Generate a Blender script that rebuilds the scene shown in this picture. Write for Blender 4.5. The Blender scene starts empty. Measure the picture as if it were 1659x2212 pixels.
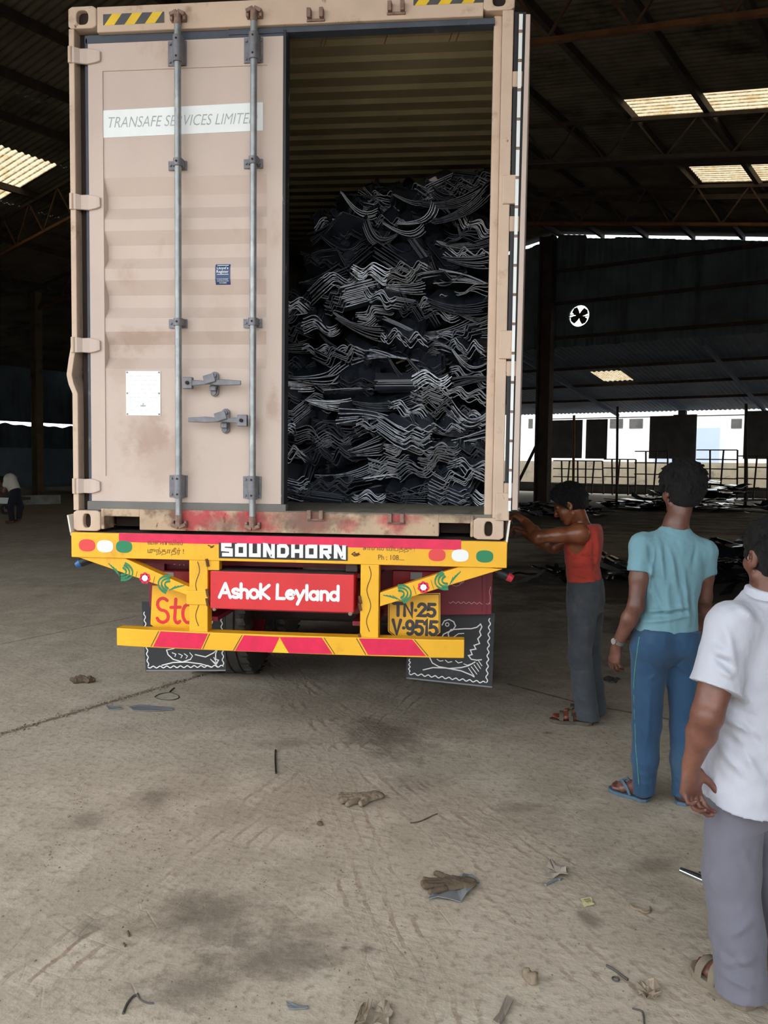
import bpy, math, random
import numpy as np
from mathutils import Vector, Matrix

# ---------------------------------------------------------------- camera, sky, exposure
SC = bpy.context.scene
COL = SC.collection
FPX, YAW, PIT, ROL = 1773.73, 0.103107, 0.0602468, 0.0125521     # focal length in pixels of the 1659x2212 frame
IW, IH = 1659.0, 2212.0
CAMP = np.array([0.0, 0.0, 1.7])
_c, _s = math.cos(YAW), math.sin(YAW)
CR = np.array([_c, _s, 0.0]); _f0 = np.array([-_s, _c, 0.0]); _up = np.array([0, 0, 1.0])
CF = math.cos(PIT)*_f0 - math.sin(PIT)*_up
CU = math.cos(PIT)*_up + math.sin(PIT)*_f0
cam_data = bpy.data.cameras.new('camera'); cam = bpy.data.objects.new('camera', cam_data); COL.objects.link(cam)
cam_data.sensor_fit = 'VERTICAL'; cam_data.sensor_height = 36.0
cam_data.lens = 36.0*FPX/IH
cam_data.clip_start = 0.05; cam_data.clip_end = 600
_cr = math.cos(ROL)*CR + math.sin(ROL)*CU      # a rolled camera: the horizon drops to the right
_cu = -math.sin(ROL)*CR + math.cos(ROL)*CU
cam.matrix_world = Matrix(((_cr[0], _cu[0], -CF[0], CAMP[0]), (_cr[1], _cu[1], -CF[1], CAMP[1]),
                           (_cr[2], _cu[2], -CF[2], CAMP[2]), (0, 0, 0, 1)))
SC.camera = cam

SKY_STRENGTH = 3.15
world = bpy.data.worlds.new('overcast_sky'); SC.world = world; world.use_nodes = True
_bg = world.node_tree.nodes['Background']
_bg.inputs['Color'].default_value = (0.93, 0.97, 1.0, 1); _bg.inputs['Strength'].default_value = SKY_STRENGTH
SC.view_settings.view_transform = 'Standard'; SC.view_settings.look = 'None'
SC.view_settings.gamma = 1.0; SC.view_settings.use_curve_mapping = False
SC.view_settings.exposure = 0.0
try:
    SC.cycles.max_bounces = 5; SC.cycles.diffuse_bounces = 4; SC.cycles.glossy_bounces = 2; SC.cycles.transmission_bounces = 2
    SC.cycles.use_adaptive_sampling = True; SC.cycles.adaptive_threshold = 0.09; SC.cycles.adaptive_min_samples = 12; SC.cycles.use_denoising = True
except Exception:
    pass

# ---------------------------------------------------------------- measuring helpers: a sight line cut with a real plane
def ray(px, py):
    x2, y2 = px-IW/2, py-IH/2
    x = x2*math.cos(ROL)+y2*math.sin(ROL); y = -x2*math.sin(ROL)+y2*math.cos(ROL)
    return CR*x-CU*y+CF*FPX
def gnd(px, py, z=0.0):
    d = ray(px, py); return CAMP+d*((z-CAMP[2])/d[2])
def atY(px, py, Y):
    d = ray(px, py); return CAMP+d*(Y/d[1])
BA = math.radians(28.9)                          # the shed is turned against the truck
BU = np.array([math.sin(BA), math.cos(BA), 0]); BV = np.array([math.cos(BA), -math.sin(BA), 0])
def uv(u, v, z=0.0):
    return BU*u+BV*v+np.array([0, 0, z])
def atu(px, py, u):
    d = ray(px, py); P = CAMP+d*(u/(d@BU)); return P@BV, P[2]

rng = random.Random(7)
def blotch(t, cur, spots, col, nz, ax=('X', 'Z')):
    """patches of dirt, worn paint or painted shade, each a ragged outline of its own: spots = (a, b, radius a, radius b, strength)"""
    geo = t.n('ShaderNodeNewGeometry'); sep = t.n('ShaderNodeSeparateXYZ'); t.l(geo.outputs['Position'], sep.inputs[0])
    for (a, b, ra, rb, k) in spots:
        u = t.math('DIVIDE', t.math('SUBTRACT', sep.outputs[ax[0]], float(a)), ra); v = t.math('DIVIDE', t.math('SUBTRACT', sep.outputs[ax[1]], float(b)), rb)
        r = t.math('SQRT', t.math('ADD', t.math('MULTIPLY', u, u), t.math('MULTIPLY', v, v)))
        r = t.math('ADD', r, t.math('MULTIPLY', t.math('SUBTRACT', nz, 0.5), 2.6))
        cur = t.mix(t.math('MULTIPLY', t.math('SUBTRACT', 1.0, t.ramp(r, 0.25, 1.1)), k), cur, col)
    return cur

# ---------------------------------------------------------------- materials
def S2L(r, g, b):
    f = lambda c: (c/255/12.92 if c/255 <= 0.04045 else ((c/255+0.055)/1.055)**2.4)
    return (f(r), f(g), f(b))
class NT:
    def __init__(s, name):
        s.m = bpy.data.materials.new(name); s.m.use_nodes = True
        s.t = s.m.node_tree; s.b = s.t.nodes['Principled BSDF']
    def n(s, typ, **kw):
        x = s.t.nodes.new(typ)
        for k, v in kw.items():
            if k.startswith('i_'):
                x.inputs[k[2:].replace('_', ' ')].default_value = v
            else:
                setattr(x, k, v)
        return x
    def l(s, a, b): s.t.links.new(a, b)
    def coord(s, scale=(1, 1, 1)):
        c = s.n('ShaderNodeTexCoord'); m = s.n('ShaderNodeMapping'); m.inputs['Scale'].default_value = scale
        s.l(c.outputs['Object'], m.inputs['Vector']); return m.outputs['Vector']
    def noise(s, vec, scale, detail=4, rough=0.6):
        x = s.n('ShaderNodeTexNoise'); x.inputs['Scale'].default_value = scale
        x.inputs['Detail'].default_value = detail; x.inputs['Roughness'].default_value = rough
        s.l(vec, x.inputs['Vector']); return x.outputs['Fac']
    def ramp(s, fac, lo, hi, a=0.0, b=1.0):
        x = s.n('ShaderNodeMapRange'); x.inputs['From Min'].default_value = lo; x.inputs['From Max'].default_value = hi
        x.inputs['To Min'].default_value = a; x.inputs['To Max'].default_value = b; x.interpolation_type = 'SMOOTHSTEP'
        s.l(fac, x.inputs['Value']); return x.outputs['Result']
    def math(s, op, a, b=None):
        x = s.n('ShaderNodeMath', operation=op)
        for i, v in enumerate((a, b)):
            if v is None: continue
            if isinstance(v, (int, float)): x.inputs[i].default_value = v
            else: s.l(v, x.inputs[i])
        return x.outputs[0]
    def mix(s, fac, a, b):
        x = s.n('ShaderNodeMix', data_type='RGBA')
        for i, v in ((0, fac), (6, a), (7, b)):
            if isinstance(v, (int, float)): x.inputs[i].default_value = v
            elif isinstance(v, tuple): x.inputs[i].default_value = (*v, 1) if len(v) == 3 else v
            else: s.l(v, x.inputs[i])
        return x.outputs[2]
    def bump(s, h, strength=0.3, dist=0.01):
        x = s.n('ShaderNodeBump'); x.inputs['Strength'].default_value = strength; x.inputs['Distance'].default_value = dist
        s.l(h, x.inputs['Height']); s.l(x.outputs['Normal'], s.b.inputs['Normal'])
    def base(s, v):
        if isinstance(v, tuple): s.b.inputs['Base Color'].default_value = (*v, 1)
        else: s.l(v, s.b.inputs['Base Color'])

def mk(name, col, rough=0.6, metal=0.0, var=0.0, vscale=6.0, dirt=None, dlo=0.55, dhi=0.7, dscale=4.0, dstretch=(1, 1, 1),
       bump=0.0, bscale=40.0, bdist=0.004, spec=0.5, bstretch=(1, 1, 1), spots=None):
    """a painted or plain surface: base colour, slight mottling, optional dirt or wear patches, optional fine bump"""
    t = NT(name); c = S2L(*col)
    t.b.inputs['Roughness'].default_value = rough; t.b.inputs['Metallic'].default_value = metal
    t.b.inputs['Specular IOR Level'].default_value = spec
    cur = c
    if var > 0:
        f = t.noise(t.coord(), vscale, 5)
        lo = tuple(x*(1-var) for x in c); hi = tuple(min(1, x*(1+var)) for x in c)
        cur = t.mix(t.ramp(f, 0.3, 0.7), lo, hi)
    if dirt:
        if isinstance(dirt[0], tuple): dirt = list(dirt) if isinstance(dirt[0][0], tuple) else [dirt]
        ds = dirt if isinstance(dirt, list) else [(dirt, dlo, dhi, dscale, dstretch)]
        for (dc, a, b, sc, st) in ds:
            f = t.noise(t.coord(st), sc, 8, 0.65)
            cur = t.mix(t.ramp(f, a, b), cur, S2L(*dc))
    if spots:
        for sc, (sp, c2) in spots: cur = blotch(t, cur, sp, S2L(*c2), t.noise(t.coord(), sc, 8, 0.7))
    t.base(cur)
    if bump > 0:
        t.bump(t.noise(t.coord(bstretch), bscale, 5), bump, bdist)
    return t.m
# ---------------------------------------------------------------- mesh helpers
WM = {}
def A3(p): return np.array([float(p[0]), float(p[1]), float(p[2])])
def unit(v):
    v = np.array(v, float); return v/(np.linalg.norm(v)+1e-12)
class MB:
    def __init__(s): s.v, s.f, s.mi, s.cur = [], [], [], 0
    def add(s, vs, fs):
        o = len(s.v); s.v += [tuple(map(float, p)) for p in vs]
        s.f += [tuple(i+o for i in q) for q in fs]; s.mi += [s.cur]*len(fs); return s
    def hexa(s, P):      # eight corners: bottom ring of four, top ring of four
        return s.add(P, [(3, 2, 1, 0), (4, 5, 6, 7), (0, 1, 5, 4), (1, 2, 6, 5), (2, 3, 7, 6), (3, 0, 4, 7)])
    def box(s, x0, x1, y0, y1, z0, z1):
        return s.hexa([(x0, y0, z0), (x1, y0, z0), (x1, y1, z0), (x0, y1, z0), (x0, y0, z1), (x1, y0, z1), (x1, y1, z1), (x0, y1, z1)])
    def obox(s, c, ax, ay, az, hx, hy, hz):
        c = A3(c); ax, ay, az = unit(ax)*hx, unit(ay)*hy, unit(az)*hz
        return s.hexa([c-ax-ay-az, c+ax-ay-az, c+ax+ay-az, c-ax+ay-az, c-ax-ay+az, c+ax-ay+az, c+ax+ay+az, c-ax+ay+az])
    def bar(s, p, q, w, h, up=(0, 0, 1)):
        p, q = A3(p), A3(q); d = unit(q-p); r = np.cross(d, unit(up)); r = unit(r); u = np.cross(r, d)
        return s.obox((p+q)/2, r, d, u, w/2, np.linalg.norm(q-p)/2, h/2)
    def prism(s, poly, nrm):          # planar polygon of 3-D points pushed along a vector
        P = [A3(p) for p in poly]; n = A3(nrm); k = len(P)
        fs = [tuple(range(k)), tuple(range(2*k-1, k-1, -1))]
        fs += [(i+k, (i+1) % k+k, (i+1) % k, i) for i in range(k)]
        return s.add(P+[p+n for p in P], fs)
    def tube(s, pts, r, n=10, cap=True, closed=False):
        P = [A3(p) for p in pts]; m = len(P); R = r if isinstance(r, (list, tuple)) else [r]*m
        T = [unit((P[(i+1) % m] if closed or i < m-1 else P[i])-(P[i-1] if closed or i > 0 else P[i])) for i in range(m)]
        up = np.array([0, 0, 1.0]) if abs(T[0][2]) < 0.9 else np.array([1.0, 0, 0])
        a = unit(np.cross(T[0], up)); V = []
        for i in range(m):
            a = unit(a-T[i]*(a@T[i])); b = np.cross(T[i], a)
            V += [P[i]+R[i]*(a*math.cos(2*math.pi*k/n)+b*math.sin(2*math.pi*k/n)) for k in range(n)]
        F = []
        for i in range(m if closed else m-1):
            j = (i+1) % m
            F += [(i*n+k, i*n+(k+1) % n, j*n+(k+1) % n, j*n+k) for k in range(n)]
        if cap and not closed: F += [tuple(range(n-1, -1, -1)), tuple((m-1)*n+k for k in range(n))]
        return s.add(V, F)
    def disc(s, c, nrm, r, t, n=20):
        c = A3(c); d = unit(nrm); return s.tube([c, c+d*t], r, n)
    def lathe(s, c, axis, prof, n=32):     # profile of (distance along the axis, radius), closed ring
        c = A3(c); d = unit(axis); a = unit(np.cross(d, (0, 0, 1) if abs(d[2]) < .9 else (1, 0, 0))); b = np.cross(d, a); m = len(prof)
        V = [c+d*h+r*(a*math.cos(2*math.pi*k/n)+b*math.sin(2*math.pi*k/n)) for h, r in prof for k in range(n)]
        F = [(i*n+k, i*n+(k+1) % n, ((i+1) % m)*n+(k+1) % n, ((i+1) % m)*n+k) for i in range(m) for k in range(n)]
        return s.add(V, F)
    def sheet(s, P, nu, nv, th=None):      # P(i,j) grid of points; th = thickness vector function or None
        V = [A3(P(i, j)) for i in range(nu) for j in range(nv)]
        F = [(i*nv+j, (i+1)*nv+j, (i+1)*nv+j+1, i*nv+j+1) for i in range(nu-1) for j in range(nv-1)]
        if th is None: return s.add(V, F)
        n = len(V); W = [v+A3(th) for v in V]
        F2 = [tuple(n+k for k in reversed(q)) for q in F]
        E = [[i*nv for i in range(nu)], [i*nv+nv-1 for i in range(nu-1, -1, -1)], list(range(nv-1, -1, -1)), [(nu-1)*nv+j for j in range(nv)]]
        F3 = [(e[k], e[k]+n, e[k+1]+n, e[k+1])[::-1] for e in E for k in range(len(e)-1)]
        return s.add(V+W, F+F2+F3)
    def stroke(s, pts, w, to3, nrm, closed=False, cap=6):
        """a brush stroke: flat ribbon of width w along 2-D points, on the plane given by to3, nrm its thickness vector"""
        P = [np.array(p, float) for p in pts]
        if closed: P = P+[P[0]]
        P = [p for i, p in enumerate(P) if i == 0 or np.linalg.norm(p-P[i-1]) > 1e-9]
        m = len(P)
        if m < 2: return s
        L, Rr = [], []
        for i in range(m):
            d0 = unit(P[i]-P[i-1]) if i > 0 else (unit(P[0]-P[-2]) if closed else None)
            d1 = unit(P[i+1]-P[i]) if i < m-1 else (unit(P[1]-P[0]) if closed else None)
            d0 = d1 if d0 is None else d0; d1 = d0 if d1 is None else d1
            t = unit(d0+d1) if np.linalg.norm(d0+d1) > 1e-6 else d0
            k = 1/max(0.5, abs(t@d1)); nn = np.array([-t[1], t[0]])*w/2*k
            L.append(P[i]+nn); Rr.append(P[i]-nn)
        ring = list(Rr)
        if not closed and cap:
            d = unit(P[-1]-P[-2]); a0 = math.atan2(d[1], d[0])
            ring += [P[-1]+w/2*np.array([math.cos(a0-math.pi/2+math.pi*k/cap), math.sin(a0-math.pi/2+math.pi*k/cap)]) for k in range(1, cap)]
        left = list(reversed(L))
        n = np.array(nrm, float)
        def quad(a, b, c, d):
            Q = [A3(to3(x)) for x in (a, b, c, d)]
            s.q = getattr(s, 'q', 0)+1; s.prism(Q, n*(1+.012*(s.q % 37)))
        for i in range(m-1): quad(Rr[i], Rr[i+1], L[i+1], L[i])
        if not closed and cap:
            for e, q in ((P[-1], P[-2]), (P[0], P[1])):
                d = unit(e-q); a0 = math.atan2(d[1], d[0])
                arc = [e+w/2*np.array([math.cos(a0-math.pi/2+math.pi*k/cap), math.sin(a0-math.pi/2+math.pi*k/cap)]) for k in range(cap+1)]
                s.q = getattr(s, 'q', 0)+1; s.prism([A3(to3(x)) for x in arc], n*(1+.012*(s.q % 37)))
        return s
    def build(s, name, mats, parent=None, loc=None, smooth=False, bevel=0.0, angle=40, fix=True):
        me = bpy.data.meshes.new(name)
        off = np.array(loc, float) if loc is not None else np.zeros(3)
        me.from_pydata([tuple(np.array(v)-off) for v in s.v], [], s.f)
        mats = mats if isinstance(mats, (list, tuple)) else [mats]
        for m in mats: me.materials.append(m)
        if len(mats) > 1: me.polygons.foreach_set('material_index', s.mi)
        if fix:
            import bmesh
            bm = bmesh.new(); bm.from_mesh(me); bmesh.ops.recalc_face_normals(bm, faces=bm.faces); bm.to_mesh(me); bm.free()
        if smooth:
            me.polygons.foreach_set('use_smooth', [True]*len(me.polygons))
            try: me.set_sharp_from_angle(angle=math.radians(angle))
            except Exception: pass
        o = link(name, me, parent, off if loc is not None else None)
        if bevel > 0:
            b = o.modifiers.new('bevel', 'BEVEL'); b.width = bevel; b.segments = 2; b.limit_method = 'ANGLE'; b.angle_limit = math.radians(40)
        return o
def link(name, data, parent=None, loc=None):
    o = bpy.data.objects.new(name, data); COL.objects.link(o)
    M = Matrix.Translation(Vector(loc)) if loc is not None else Matrix.Identity(4)
    if parent is not None:
        o.parent = parent; o.matrix_parent_inverse = WM[parent.name].inverted()
    if loc is not None: o.location = Vector(loc)
    WM[o.name] = M
    return o
def tag(o, label, cat, group=None):
    o['label'] = label; o['category'] = cat
    if group: o['group'] = group
    return o
def thing(name, label, cat, loc, group=None):
    return tag(link(name, None, None, loc), label, cat, group)
def struct(o):
    o['kind'] = 'structure'; return o
def stuff(o, label, cat):
    tag(o, label, cat); o['kind'] = 'stuff'; return o

def text_into(mb, body, to3, nrm, height, width=None, shear=0.0, bold=0.0):
    """lettering set in the built-in font, laid on a plane: to3 maps (x, y) metres to a point"""
    c = bpy.data.curves.new('lettering', 'FONT'); c.body = body; c.shear = shear; c.offset = bold
    c.resolution_u = 3; c.fill_mode = 'FRONT'
    o = bpy.data.objects.new('lettering_source', c); COL.objects.link(o)
    dg = bpy.context.evaluated_depsgraph_get(); dg.update()
    me = o.evaluated_get(dg).to_mesh()
    P = np.array([v.co[:2] for v in me.vertices]); F = [tuple(p.vertices) for p in me.polygons]
    x0, x1 = P[:, 0].min(), P[:, 0].max(); y0, y1 = P[:, 1].min(), P[:, 1].max()
    sy = height/(y1-y0); sx = width/(x1-x0) if width else sy
    Q = [(( p[0]-x0)*sx, (p[1]-y0)*sy) for p in P]
    top = [A3(to3(q))+A3(nrm) for q in Q]
    mb.add(top, F)
    bpy.data.objects.remove(o); bpy.data.curves.remove(c)
    return (x1-x0)*sx

def arc(cx, cy, rx, ry, a0, a1, n=10):
    return [(cx+rx*math.cos(math.radians(a0+(a1-a0)*k/n)), cy+ry*math.sin(math.radians(a0+(a1-a0)*k/n))) for k in range(n+1)]
GLY = {   # brush lettering: (advance, strokes); height 1, small letters .62 high
 'A': (.72, [[(0, 0), (.34, 1)], [(.34, 1), (.62, 0)], [(.12, .34), (.52, .34)]]),
 's': (.46, [arc(.2, .47, .16, .15, 30, 250, 8)+arc(.2, .16, .17, .15, 80, -150, 8)]),
 'h': (.52, [[(.04, 1), (.04, 0)], [(.04, .4)]+arc(.22, .4, .18, .2, 160, 0, 6)+[(.4, 0)]]),
 'o': (.56, [arc(.24, .31, .22, .3, 0, 360, 14)]),
 'K': (.64, [[(.05, 1), (.05, 0)], [(.52, .95), (.08, .45), (.52, 0)]]),
 'L': (.52, [[(.05, 1), (.03, .03), (.42, .03)]]),
 'e': (.55, [[(.05, .33), (.44, .36)]+arc(.24, .32, .21, .29, 10, 310, 12)]),
 'y': (.52, [[(.02, .62), (.2, .1)], [(.44, .62), (.08, -.34)]]),
 'l': (.24, [[(.08, 1), (.08, 0)]]),
 'a': (.58, [arc(.22, .3, .2, .28, 30, 330, 12), [(.43, .6), (.43, 0)]]),
 'n': (.54, [[(.05, .6), (.05, 0)], [(.05, .38)]+arc(.23, .38, .18, .22, 160, 0, 6)+[(.41, 0)]]),
 'd': (.6, [arc(.22, .3, .2, .28, 30, 330, 12), [(.43, 1), (.43, 0)]]),
 ' ': (.3, []),
 'T': (.68, [[(0, .96), (.6, .96)], [(.3, .96), (.3, 0)]]),
 'N': (.7, [[(.06, 0), (.06, 1), (.54, 0), (.54, 1)]]),
 '2': (.62, [arc(.27, .72, .23, .25, 170, -25, 9)+[(.05, .04), (.52, .04)]]),
 '5': (.62, [[(.5, .96), (.12, .96), (.08, .55)]+arc(.26, .31, .25, .29, 120, -150, 10)]),
 'V': (.66, [[(.02, 1), (.28, 0), (.54, 1)]]),
 '9': (.62, [arc(.27, .68, .22, .28, 0, 360, 12), [(.49, .68), (.47, .3)]+arc(.27, .25, .2, .22, 0, -130, 6)]),
 '1': (.34, [[(.02, .8), (.16, 1), (.16, 0)]]),
 '.': (.24, [[(.08, .45), (.1, .45)]]),
 'S': (.66, [arc(.3, .73, .25, .24, 40, 260, 9)+arc(.28, .26, .26, .24, 80, -160, 9)]),
 't': (.5, [[(.22, .95), (.17, .2)]+arc(.3, .2, .13, .18, 190, 320, 5), [(.0, .62), (.42, .64)]]),
 'O': (.62, [arc(.27, .4, .24, .36, 100, 460, 14)]),
 'p': (.6, [[(.08, .75), (.04, -.2)], [(.08, .6)]+arc(.26, .42, .2, .28, 120, -130, 10)]),
}
BLOCK = {
 'S': (1, [[(.9, .87), (.15, .87), (.15, .52), (.85, .48), (.85, .13), (.08, .13)]]),
 'O': (1, [[(.15, .87), (.85, .87), (.85, .13), (.15, .13), (.15, .95)]]),
 'U': (1, [[(.15, 1), (.15, .13), (.85, .13), (.85, 1)]]),
 'N': (1, [[(.15, 0), (.15, .92), (.28, .9), (.72, .1), (.85, .08), (.85, 1)]]),
 'D': (1, [[(.15, .87), (.7, .87), (.85, .7), (.85, .3), (.7, .13), (.15, .13), (.15, .95)]]),
 'H': (1, [[(.15, 1), (.15, 0)], [(.85, 1), (.85, 0)], [(.15, .5), (.85, .5)]]),
 'R': (1, [[(.15, 0), (.15, .87), (.85, .87), (.85, .48), (.2, .45)], [(.45, .45), (.85, 0)]]),
}
def lettering(mb, text, to3, nrm, height, width, w, glyphs=GLY, gap=0.0, cap=6):
    tot = sum(glyphs[c][0]+gap for c in text)-gap; sx = width/tot; x = 0
    for ch in text:
        adv, sts = glyphs[ch]
        for st in sts:
            mb.stroke([((x+p[0])*sx, p[1]*height) for p in st], w, to3, nrm, cap=cap)
        x += adv+gap

# ---------------------------------------------------------------- sculpting: blended solids turned into one skin
class Sculpt:
    def __init__(s, lo, hi, h):
        s.lo, s.h = np.array(lo, float), h
        s.n = np.ceil((np.array(hi)-s.lo)/h).astype(int)+1
        s.F = np.full(s.n, 0.25, np.float32); s.axs = [s.lo[i]+h*np.arange(s.n[i]) for i in range(3)]
    def sub(s, lo, hi):
        a = np.clip(np.floor((np.array(lo)-s.lo)/s.h).astype(int), 0, s.n-1); b = np.clip(np.ceil((np.array(hi)-s.lo)/s.h).astype(int)+1, 1, s.n)
        if np.any(b <= a): return None, None
        sl = tuple(slice(a[i], b[i]) for i in range(3))
        X = s.axs[0][sl[0]][:, None, None]; Y = s.axs[1][sl[1]][None, :, None]; Z = s.axs[2][sl[2]][None, None, :]
        return sl, (X, Y, Z)
    def put(s, f, lo, hi, k=0.01, op='u'):
        m = 0.02+k+2*s.h
        sl, P = s.sub(np.array(lo)-m, np.array(hi)+m)
        if sl is None: return s
        d = np.asarray(f(*P), np.float32); a = s.F[sl]; d = np.broadcast_to(d, a.shape)
        if op == 'u':
            hh = np.clip(0.5+0.5*(d-a)/k, 0, 1); s.F[sl] = d*(1-hh)+a*hh-k*hh*(1-hh)
        elif op == 's':
            d = -d; hh = np.clip(0.5-0.5*(d-a)/k, 0, 1); s.F[sl] = d*(1-hh)+a*hh+k*hh*(1-hh)
        return s
    def cut(s, p, nrm, k=0.002):        # remove everything on the side the normal points to
        p, n = A3(p), unit(nrm)
        X, Y, Z = s.axs[0][:, None, None], s.axs[1][None, :, None], s.axs[2][None, None, :]
        d = (X-p[0])*n[0]+(Y-p[1])*n[1]+(Z-p[2])*n[2]
        s.F = np.maximum(s.F, d.astype(np.float32)); return s
    def cone(s, p, q, r1, r2, k=0.01, op='u'):
        p, q = A3(p), A3(q); ba = q-p; bb = ba@ba+1e-12; R = max(r1, r2)
        def f(X, Y, Z):
            t = np.clip(((X-p[0])*ba[0]+(Y-p[1])*ba[1]+(Z-p[2])*ba[2])/bb, 0, 1)
            return np.sqrt((X-p[0]-t*ba[0])**2+(Y-p[1]-t*ba[1])**2+(Z-p[2]-t*ba[2])**2)-(r1+(r2-r1)*t)
        return s.put(f, np.minimum(p, q)-R, np.maximum(p, q)+R, k, op)
    def chain(s, pts, rs, k=0.01):
        for i in range(len(pts)-1): s.cone(pts[i], pts[i+1], rs[i], rs[i+1], k)
        return s
    def ell(s, c, r, M=None, k=0.01, op='u'):
        c = A3(c); M = np.eye(3) if M is None else np.array(M, float); R = max(r)
        def f(X, Y, Z):
            x, y, z = X-c[0], Y-c[1], Z-c[2]
            L = [x*M[0][i]+y*M[1][i]+z*M[2][i] for i in range(3)]
            k0 = np.sqrt(sum((L[i]/r[i])**2 for i in range(3)))+1e-9; k1 = np.sqrt(sum((L[i]/r[i]**2)**2 for i in range(3)))+1e-9
            return k0*(k0-1)/k1
        return s.put(f, c-R, c+R, k, op)
    def loft(s, o, M, tab, k=0.02, e=2.3):
        """cross sections along the third axis of M: rows of (height, x shift, y shift, half width, half depth)"""
        o = A3(o); M = np.array(M, float); T = np.array(tab, float); R = float(max(T[:, 3].max(), T[:, 4].max())+np.abs(T[:, 1:3]).max())
        ends = [o+M[:, 2]*T[0, 0], o+M[:, 2]*T[-1, 0]]
        tt = np.linspace(T[0, 0], T[-1, 0], 80)
        def sm(c):
            v = np.interp(tt, T[:, 0], T[:, c]); w = v.copy()
            for _ in range(14): w[1:-1] = (w[:-2]+2*w[1:-1]+w[2:])/4
            return w
        S_ = [sm(c) for c in (1, 2, 3, 4)]
        def f(X, Y, Z):
            x, y, z = X-o[0], Y-o[1], Z-o[2]
            l0 = x*M[0, 0]+y*M[1, 0]+z*M[2, 0]; l1 = x*M[0, 1]+y*M[1, 1]+z*M[2, 1]; l2 = x*M[0, 2]+y*M[1, 2]+z*M[2, 2]
            cx, cy, a, b = (np.interp(l2, tt, q) for q in S_)
            g = (np.abs((l0-cx)/a)**e+np.abs((l1-cy)/b)**e)**(1/e)
            return np.maximum((g-1)*np.minimum(a, b), np.maximum(T[0, 0]-l2, l2-T[-1, 0]))
        return s.put(f, np.minimum(*ends)-R, np.maximum(*ends)+R, k)
    def merge(s, o, k=0.01):             # blend in another sculpt made on the same grid
        a, d = s.F, o.F; hh = np.clip(0.5+0.5*(d-a)/k, 0, 1); s.F = d*(1-hh)+a*hh-k*hh*(1-hh); return s
    def fold(s, p, q, w, amp, dy=.12):   # a fold on the side turned to the camera, followed through whatever depth the cloth has there
        p, q = A3(p), A3(q); lo, hi = np.minimum(p, q)-2.5*w, np.maximum(p, q)+2.5*w; lo[1] -= dy; hi[1] += dy
        sl, P = s.sub(lo, hi)
        if sl is None: return s
        X, Y, Z = P; bx, bz = q[0]-p[0], q[2]-p[2]; bb = bx*bx+bz*bz+1e-12
        t = np.clip(((X-p[0])*bx+(Z-p[2])*bz)/bb, 0, 1); d2 = (X-p[0]-t*bx)**2+(Z-p[2]-t*bz)**2
        g = (amp*np.sin(np.pi*np.clip(0.08+0.84*t, 0, 1))*np.exp(-d2/(w*w))+0*Y)
        s.F[sl] -= (g*np.clip(1.5-np.abs(Y-(p[1]+q[1])/2)/dy*1.5, 0, 1)).astype(np.float32); return s
    def hit(s, px, py):                  # first point of the sculpt along a sight line
        d = unit(ray(px, py)); t = np.arange(1.0, 8.0, s.h*.5); Q = CAMP+d[None, :]*t[:, None]; i = np.round((Q-s.lo)/s.h).astype(int)
        ok = ((i >= 0) & (i < s.n)).all(1); i = i[ok]; Q = Q[ok]; v = s.F[i[:, 0], i[:, 1], i[:, 2]] < 0
        return Q[np.argmax(v)] if v.any() else None
    def crease(s, p, q, w, amp):         # a fold: raises (amp > 0) or sinks the skin along a line
        p, q = A3(p), A3(q); ba = q-p; bb = ba@ba+1e-12
        sl, P = s.sub(np.minimum(p, q)-3*w, np.maximum(p, q)+3*w)
        if sl is None: return s
        X, Y, Z = P
        t = np.clip(((X-p[0])*ba[0]+(Y-p[1])*ba[1]+(Z-p[2])*ba[2])/bb, 0, 1)
        d2 = (X-p[0]-t*ba[0])**2+(Y-p[1]-t*ba[1])**2+(Z-p[2]-t*ba[2])**2
        s.F[sl] -= (amp*np.sin(np.pi*np.clip(0.12+0.76*t, 0, 1))*np.exp(-d2/(w*w))).astype(np.float32); return s
    def skin(s, disp=None):
        F, h = s.F, s.h
        I = F < 0
        n = np.array(F.shape)
        c = np.zeros(n-1, np.uint8)
        for dx in (0, 1):
            for dy in (0, 1):
                for dz in (0, 1): c += I[dx:n[0]-1+dx, dy:n[1]-1+dy, dz:n[2]-1+dz]
        act = (c > 0) & (c < 8); idx = np.full(n-1, -1, np.int64); cells = np.argwhere(act); idx[act] = np.arange(len(cells))
        P = np.zeros((len(cells), 3)); cnt = np.zeros(len(cells))
        co = [(a, b, d) for a in (0, 1) for b in (0, 1) for d in (0, 1)]
        V = {k: F[cells[:, 0]+k[0], cells[:, 1]+k[1], cells[:, 2]+k[2]] for k in co}
        for a in co:
            for ax in range(3):
                if a[ax] == 0:
                    b = list(a); b[ax] = 1; b = tuple(b); va, vb = V[a], V[b]; m = (va < 0) != (vb < 0)
                    t = va[m]/(va[m]-vb[m]); pt = np.tile(np.array(a, float), (m.sum(), 1)); pt[:, ax] = t
                    P[m] += pt; cnt[m] += 1
        P = s.lo+(cells+P/cnt[:, None])*h
        Q = []
        for ax in range(3):
            o1, o2 = (ax+1) % 3, (ax+2) % 3
            s0 = [slice(None)]*3; s1 = [slice(None)]*3; s0[ax] = slice(0, -1); s1[ax] = slice(1, None)
            ch = I[tuple(s0)] != I[tuple(s1)]; E = np.argwhere(ch)
            E = E[(E[:, o1] > 0) & (E[:, o2] > 0) & (E[:, o1] < n[o1]-1) & (E[:, o2] < n[o2]-1)]
            fl = I[tuple(E.T)]
            def at(d1, d2):
                K = E.copy(); K[:, o1] -= d1; K[:, o2] -= d2; return idx[tuple(K.T)]
            q = np.stack([at(1, 1), at(0, 1), at(0, 0), at(1, 0)], 1)
            q[~fl] = q[~fl][:, ::-1]; Q.append(q)
        Q = np.concatenate(Q)
        Q = Q[(Q >= 0).all(1)]
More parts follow.
